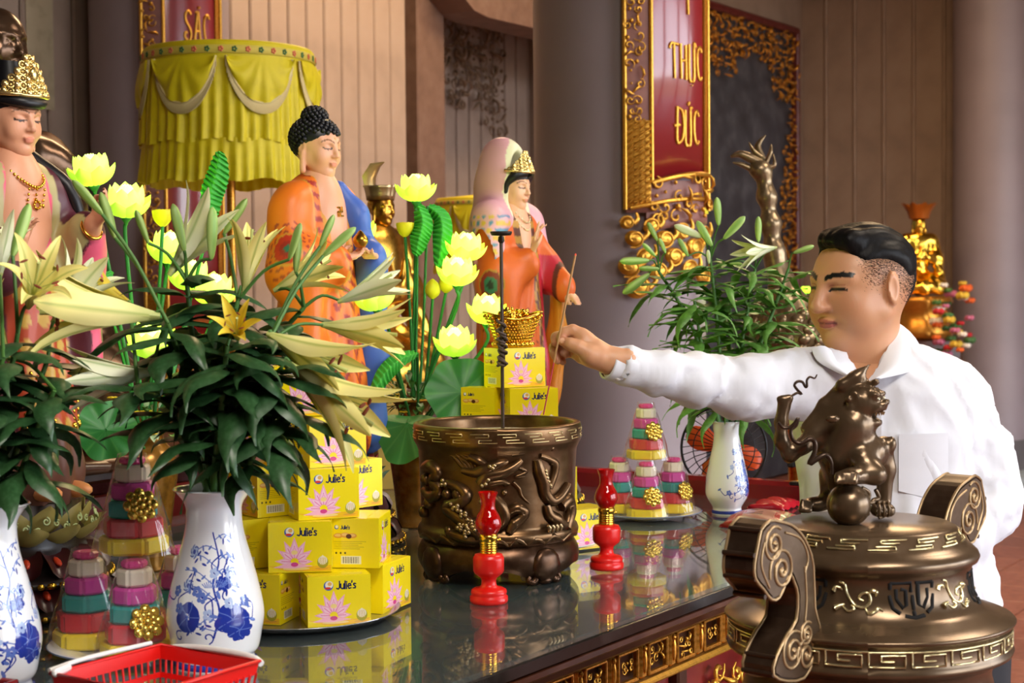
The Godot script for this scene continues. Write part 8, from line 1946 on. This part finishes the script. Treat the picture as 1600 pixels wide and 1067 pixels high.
	var shirt := f.mesh(func(v, n):
		var u: float = (v - sh_r).dot(arm_d) / (wr_r - sh_r).length(); var d := 0.0
		var w := wn.get_noise_3dv(v * 1.6)
		if u > 0.0: d = 0.0036 * sin(u * 24.0 + 34.0 * (v.y - el_r.y) + 4.0 * w) * (0.35 + 0.65 * smoothstep(0.55, 0.0, absf(u - 0.5)))
		else:
			d = 0.0055 * (1.0 - absf(wn.get_noise_3dv(Vector3(v.x * 1.5 + v.y * 0.4, v.y * 0.55, v.z * 1.5))) * 2.6)
			var u2: float = (v - sh_l).dot(arm2); var far = ((v - sh_l) - arm2 * u2).length()
			if far < 0.09 and u2 > 0.0: d += 0.0035 * sin(u2 * 55.0 + 26.0 * (v.x - v.z) + 4.0 * w)
		return v + n * (d + 0.002 * w))
	var white := mottled(H("e3e5ec"), 0.02, 0.75, 0.0, 0.02, 3.0)
	var so := part(t, "shirt", shirt, white, Transform3D.IDENTITY, "white cotton shirt with creased sleeves")
	# collar: two pointed leaves folded out from the neck, and the stand behind
	var rt := tb * Vector3.RIGHT; var fr := tb * Vector3.BACK; var s := st_new()
	var leafs := [[[1402, 503, 3.06], [1380, 560, 2.99], [1351, 604, 2.935], [1446, 556, 3.06], [1428, 578, 2.985], [1376, 592, 2.925]], [[1300, 548, 2.99], [1318, 578, 2.955], [1342, 606, 2.935], [1268, 545, 2.965], [1280, 566, 2.94], [1324, 590, 2.922]]]
	for lf in leafs:
		var inn := smooth_pts([0, 1, 2].map(func(i): return P.call(lf[i][0], lf[i][1], lf[i][2])), 6); var ex := smooth_pts([3, 4, 5].map(func(i): return P.call(lf[i][0], lf[i][1], lf[i][2])), 6)
		for sd in 2: grid(s, 12, 5, func(u, v): return inn[int(round(u * 12))].lerp(ex[int(round(u * 12))], v) + (cz + cy * 0.6) * 0.013 * sin(v * PI) - cz * 0.0025 * sd, null, sd == 1)
	part(so, "collar", done(s), white)
	s = st_new(); var cn: Vector3 = P.call(1356, 552, D + 0.035)
	grid(s, 24, 3, func(u, v):
		var a := lerpf(0.55, TAU - 0.9, u); return cn + rt * sin(a) * (0.072 + 0.01 * v) + fr * cos(a) * (0.068 + 0.012 * v) + Vector3(0, lerpf(0.03, -0.035, v) + 0.028 * (-cos(a) - 0.4), 0))
	part(so, "collar_stand", done(s), white)
	s = st_new(); var ax := (el_r - wr_r).normalized(); var cb := facing(ax); var cp: Vector3 = P.call(950, 566, 2.836)       # cuff
	lathe(s, [Vector2(0.0265, 0.0), Vector2(0.0305, -0.001), Vector2(0.031, 0.003), Vector2(0.0335, 0.045), Vector2(0.032, 0.05)], 32)
	var cuff := done(s); part(so, "cuff", cuff, white, Transform3D(cb, cp))
	s = st_new(); ball(s, Vector3(0, 0, 0), Vector3(0.0045, 0.0016, 0.0045), 10); var btn := done(s); var bm := mat(H("e9e6df"), 0.25)
	part(so, "button", btn, bm, Transform3D(facing(-Vector3.UP * 0.8 + cz * 0.6), cp + ax * 0.018 - Vector3(0, 0.026, 0) + cz * 0.019))
	# breast pocket and front placket follow the chest
	var ch: Vector3 = P.call(1372, 660, D + 0.02)
	var on := func(x: float, y: float, off := 0.0) -> Vector3:
		var q := clampf(1.0 - pow(x / 0.168, 2.0) - pow(minf(y, 0.0) * 0.0 + maxf(y, 0.0) / 0.165, 2.0), 0.02, 1.0)
		return ch + rt * x + Vector3(0, y, 0) + fr * (0.119 * sqrt(q) + off)
	s = st_new(); grid(s, 8, 8, func(u, v): return on.call(lerpf(0.035, 0.125, u), lerpf(-0.01, -0.115, v) - (0.012 * (1.0 - absf(u * 2.0 - 1.0)) if v > 0.95 else 0.0), 0.0095), null, true)
	part(so, "pocket", done(s), white)
	s = st_new(); grid(s, 2, 14, func(u, v): return on.call(lerpf(-0.03, 0.004, u), lerpf(0.06, -0.2, v), 0.009), null, true); part(so, "placket", done(s), white)
	for k in 3: part(so, "button", btn, bm, Transform3D(facing(fr), on.call(-0.013, 0.03 - k * 0.085, 0.011)))
	# ---- trousers, belt, shoes (hidden behind the censer and table) ----
	f = Sdf.new(Vector3(-0.35, 0.04, -0.35), Vector3(0.35, 1.0, 0.35), 0.016)
	f.ell(hip - Vector3(0, 0.02, 0), Vector3(0.16, 0.12, 0.118), 0.05, tb)
	for e in [-1.0, 1.0]:
		var k = hip + cx * 0.095 * e + Vector3(0, -0.46, 0) + cz * 0.02; var a = hip + cx * 0.12 * e; a.y = 0.1
		f.chain([hip + cx * 0.08 * e - Vector3(0, 0.05, 0), k, a], [0.105, 0.082, 0.068], 0.04)
	part(t, "trousers", f.mesh(), mat(H("1b1c22"), 0.75), Transform3D.IDENTITY, "black trousers")
	for a in feet:
		f = Sdf.new(a - Vector3(0.16, 0.1, 0.16), a + Vector3(0.16, 0.1, 0.16), 0.012)
		f.cap(Vector3(a.x, 0.045, a.z), Vector3(a.x, 0.035, a.z) - cx * 0.08 + cz * 0.08, 0.045, 0.038, 0.03); f.plane_cut(Vector3(0, 0.004, 0), Vector3.DOWN)
		part(t, "shoe", f.mesh(), mat(H("141210"), 0.3))
	# ---- the incense stick in his fingers ----
	var s0 := W(849, 648, 2.82); var s1 := W(899, 399, 2.80)
	var st := thing("incense_stick", "thin lit incense stick held between the man's thumb and fingers", "incense stick", s0)
	var mid := s0.lerp(s1, 0.33) - s0
	part(st, "handle", tube_mesh([Vector3.ZERO, mid], 0.0013, 8), mat(H("b8324a"), 0.5), Transform3D.IDENTITY, "red dyed lower end")
	part(st, "paste", tube_mesh([mid, s1 - s0], 0.0019, 8), mat(H("b98d5c"), 0.8), Transform3D.IDENTITY, "tan incense paste")
	part(st, "ember", tube_mesh([s1 - s0, (s1 - s0) * 1.012], [0.002, 0.0008], 8), mat(H("d8604a"), 0.8, 0.0, {"emission_enabled": true, "emission": Color(1.0, 0.25, 0.15), "emission_energy_multiplier": 0.5}))
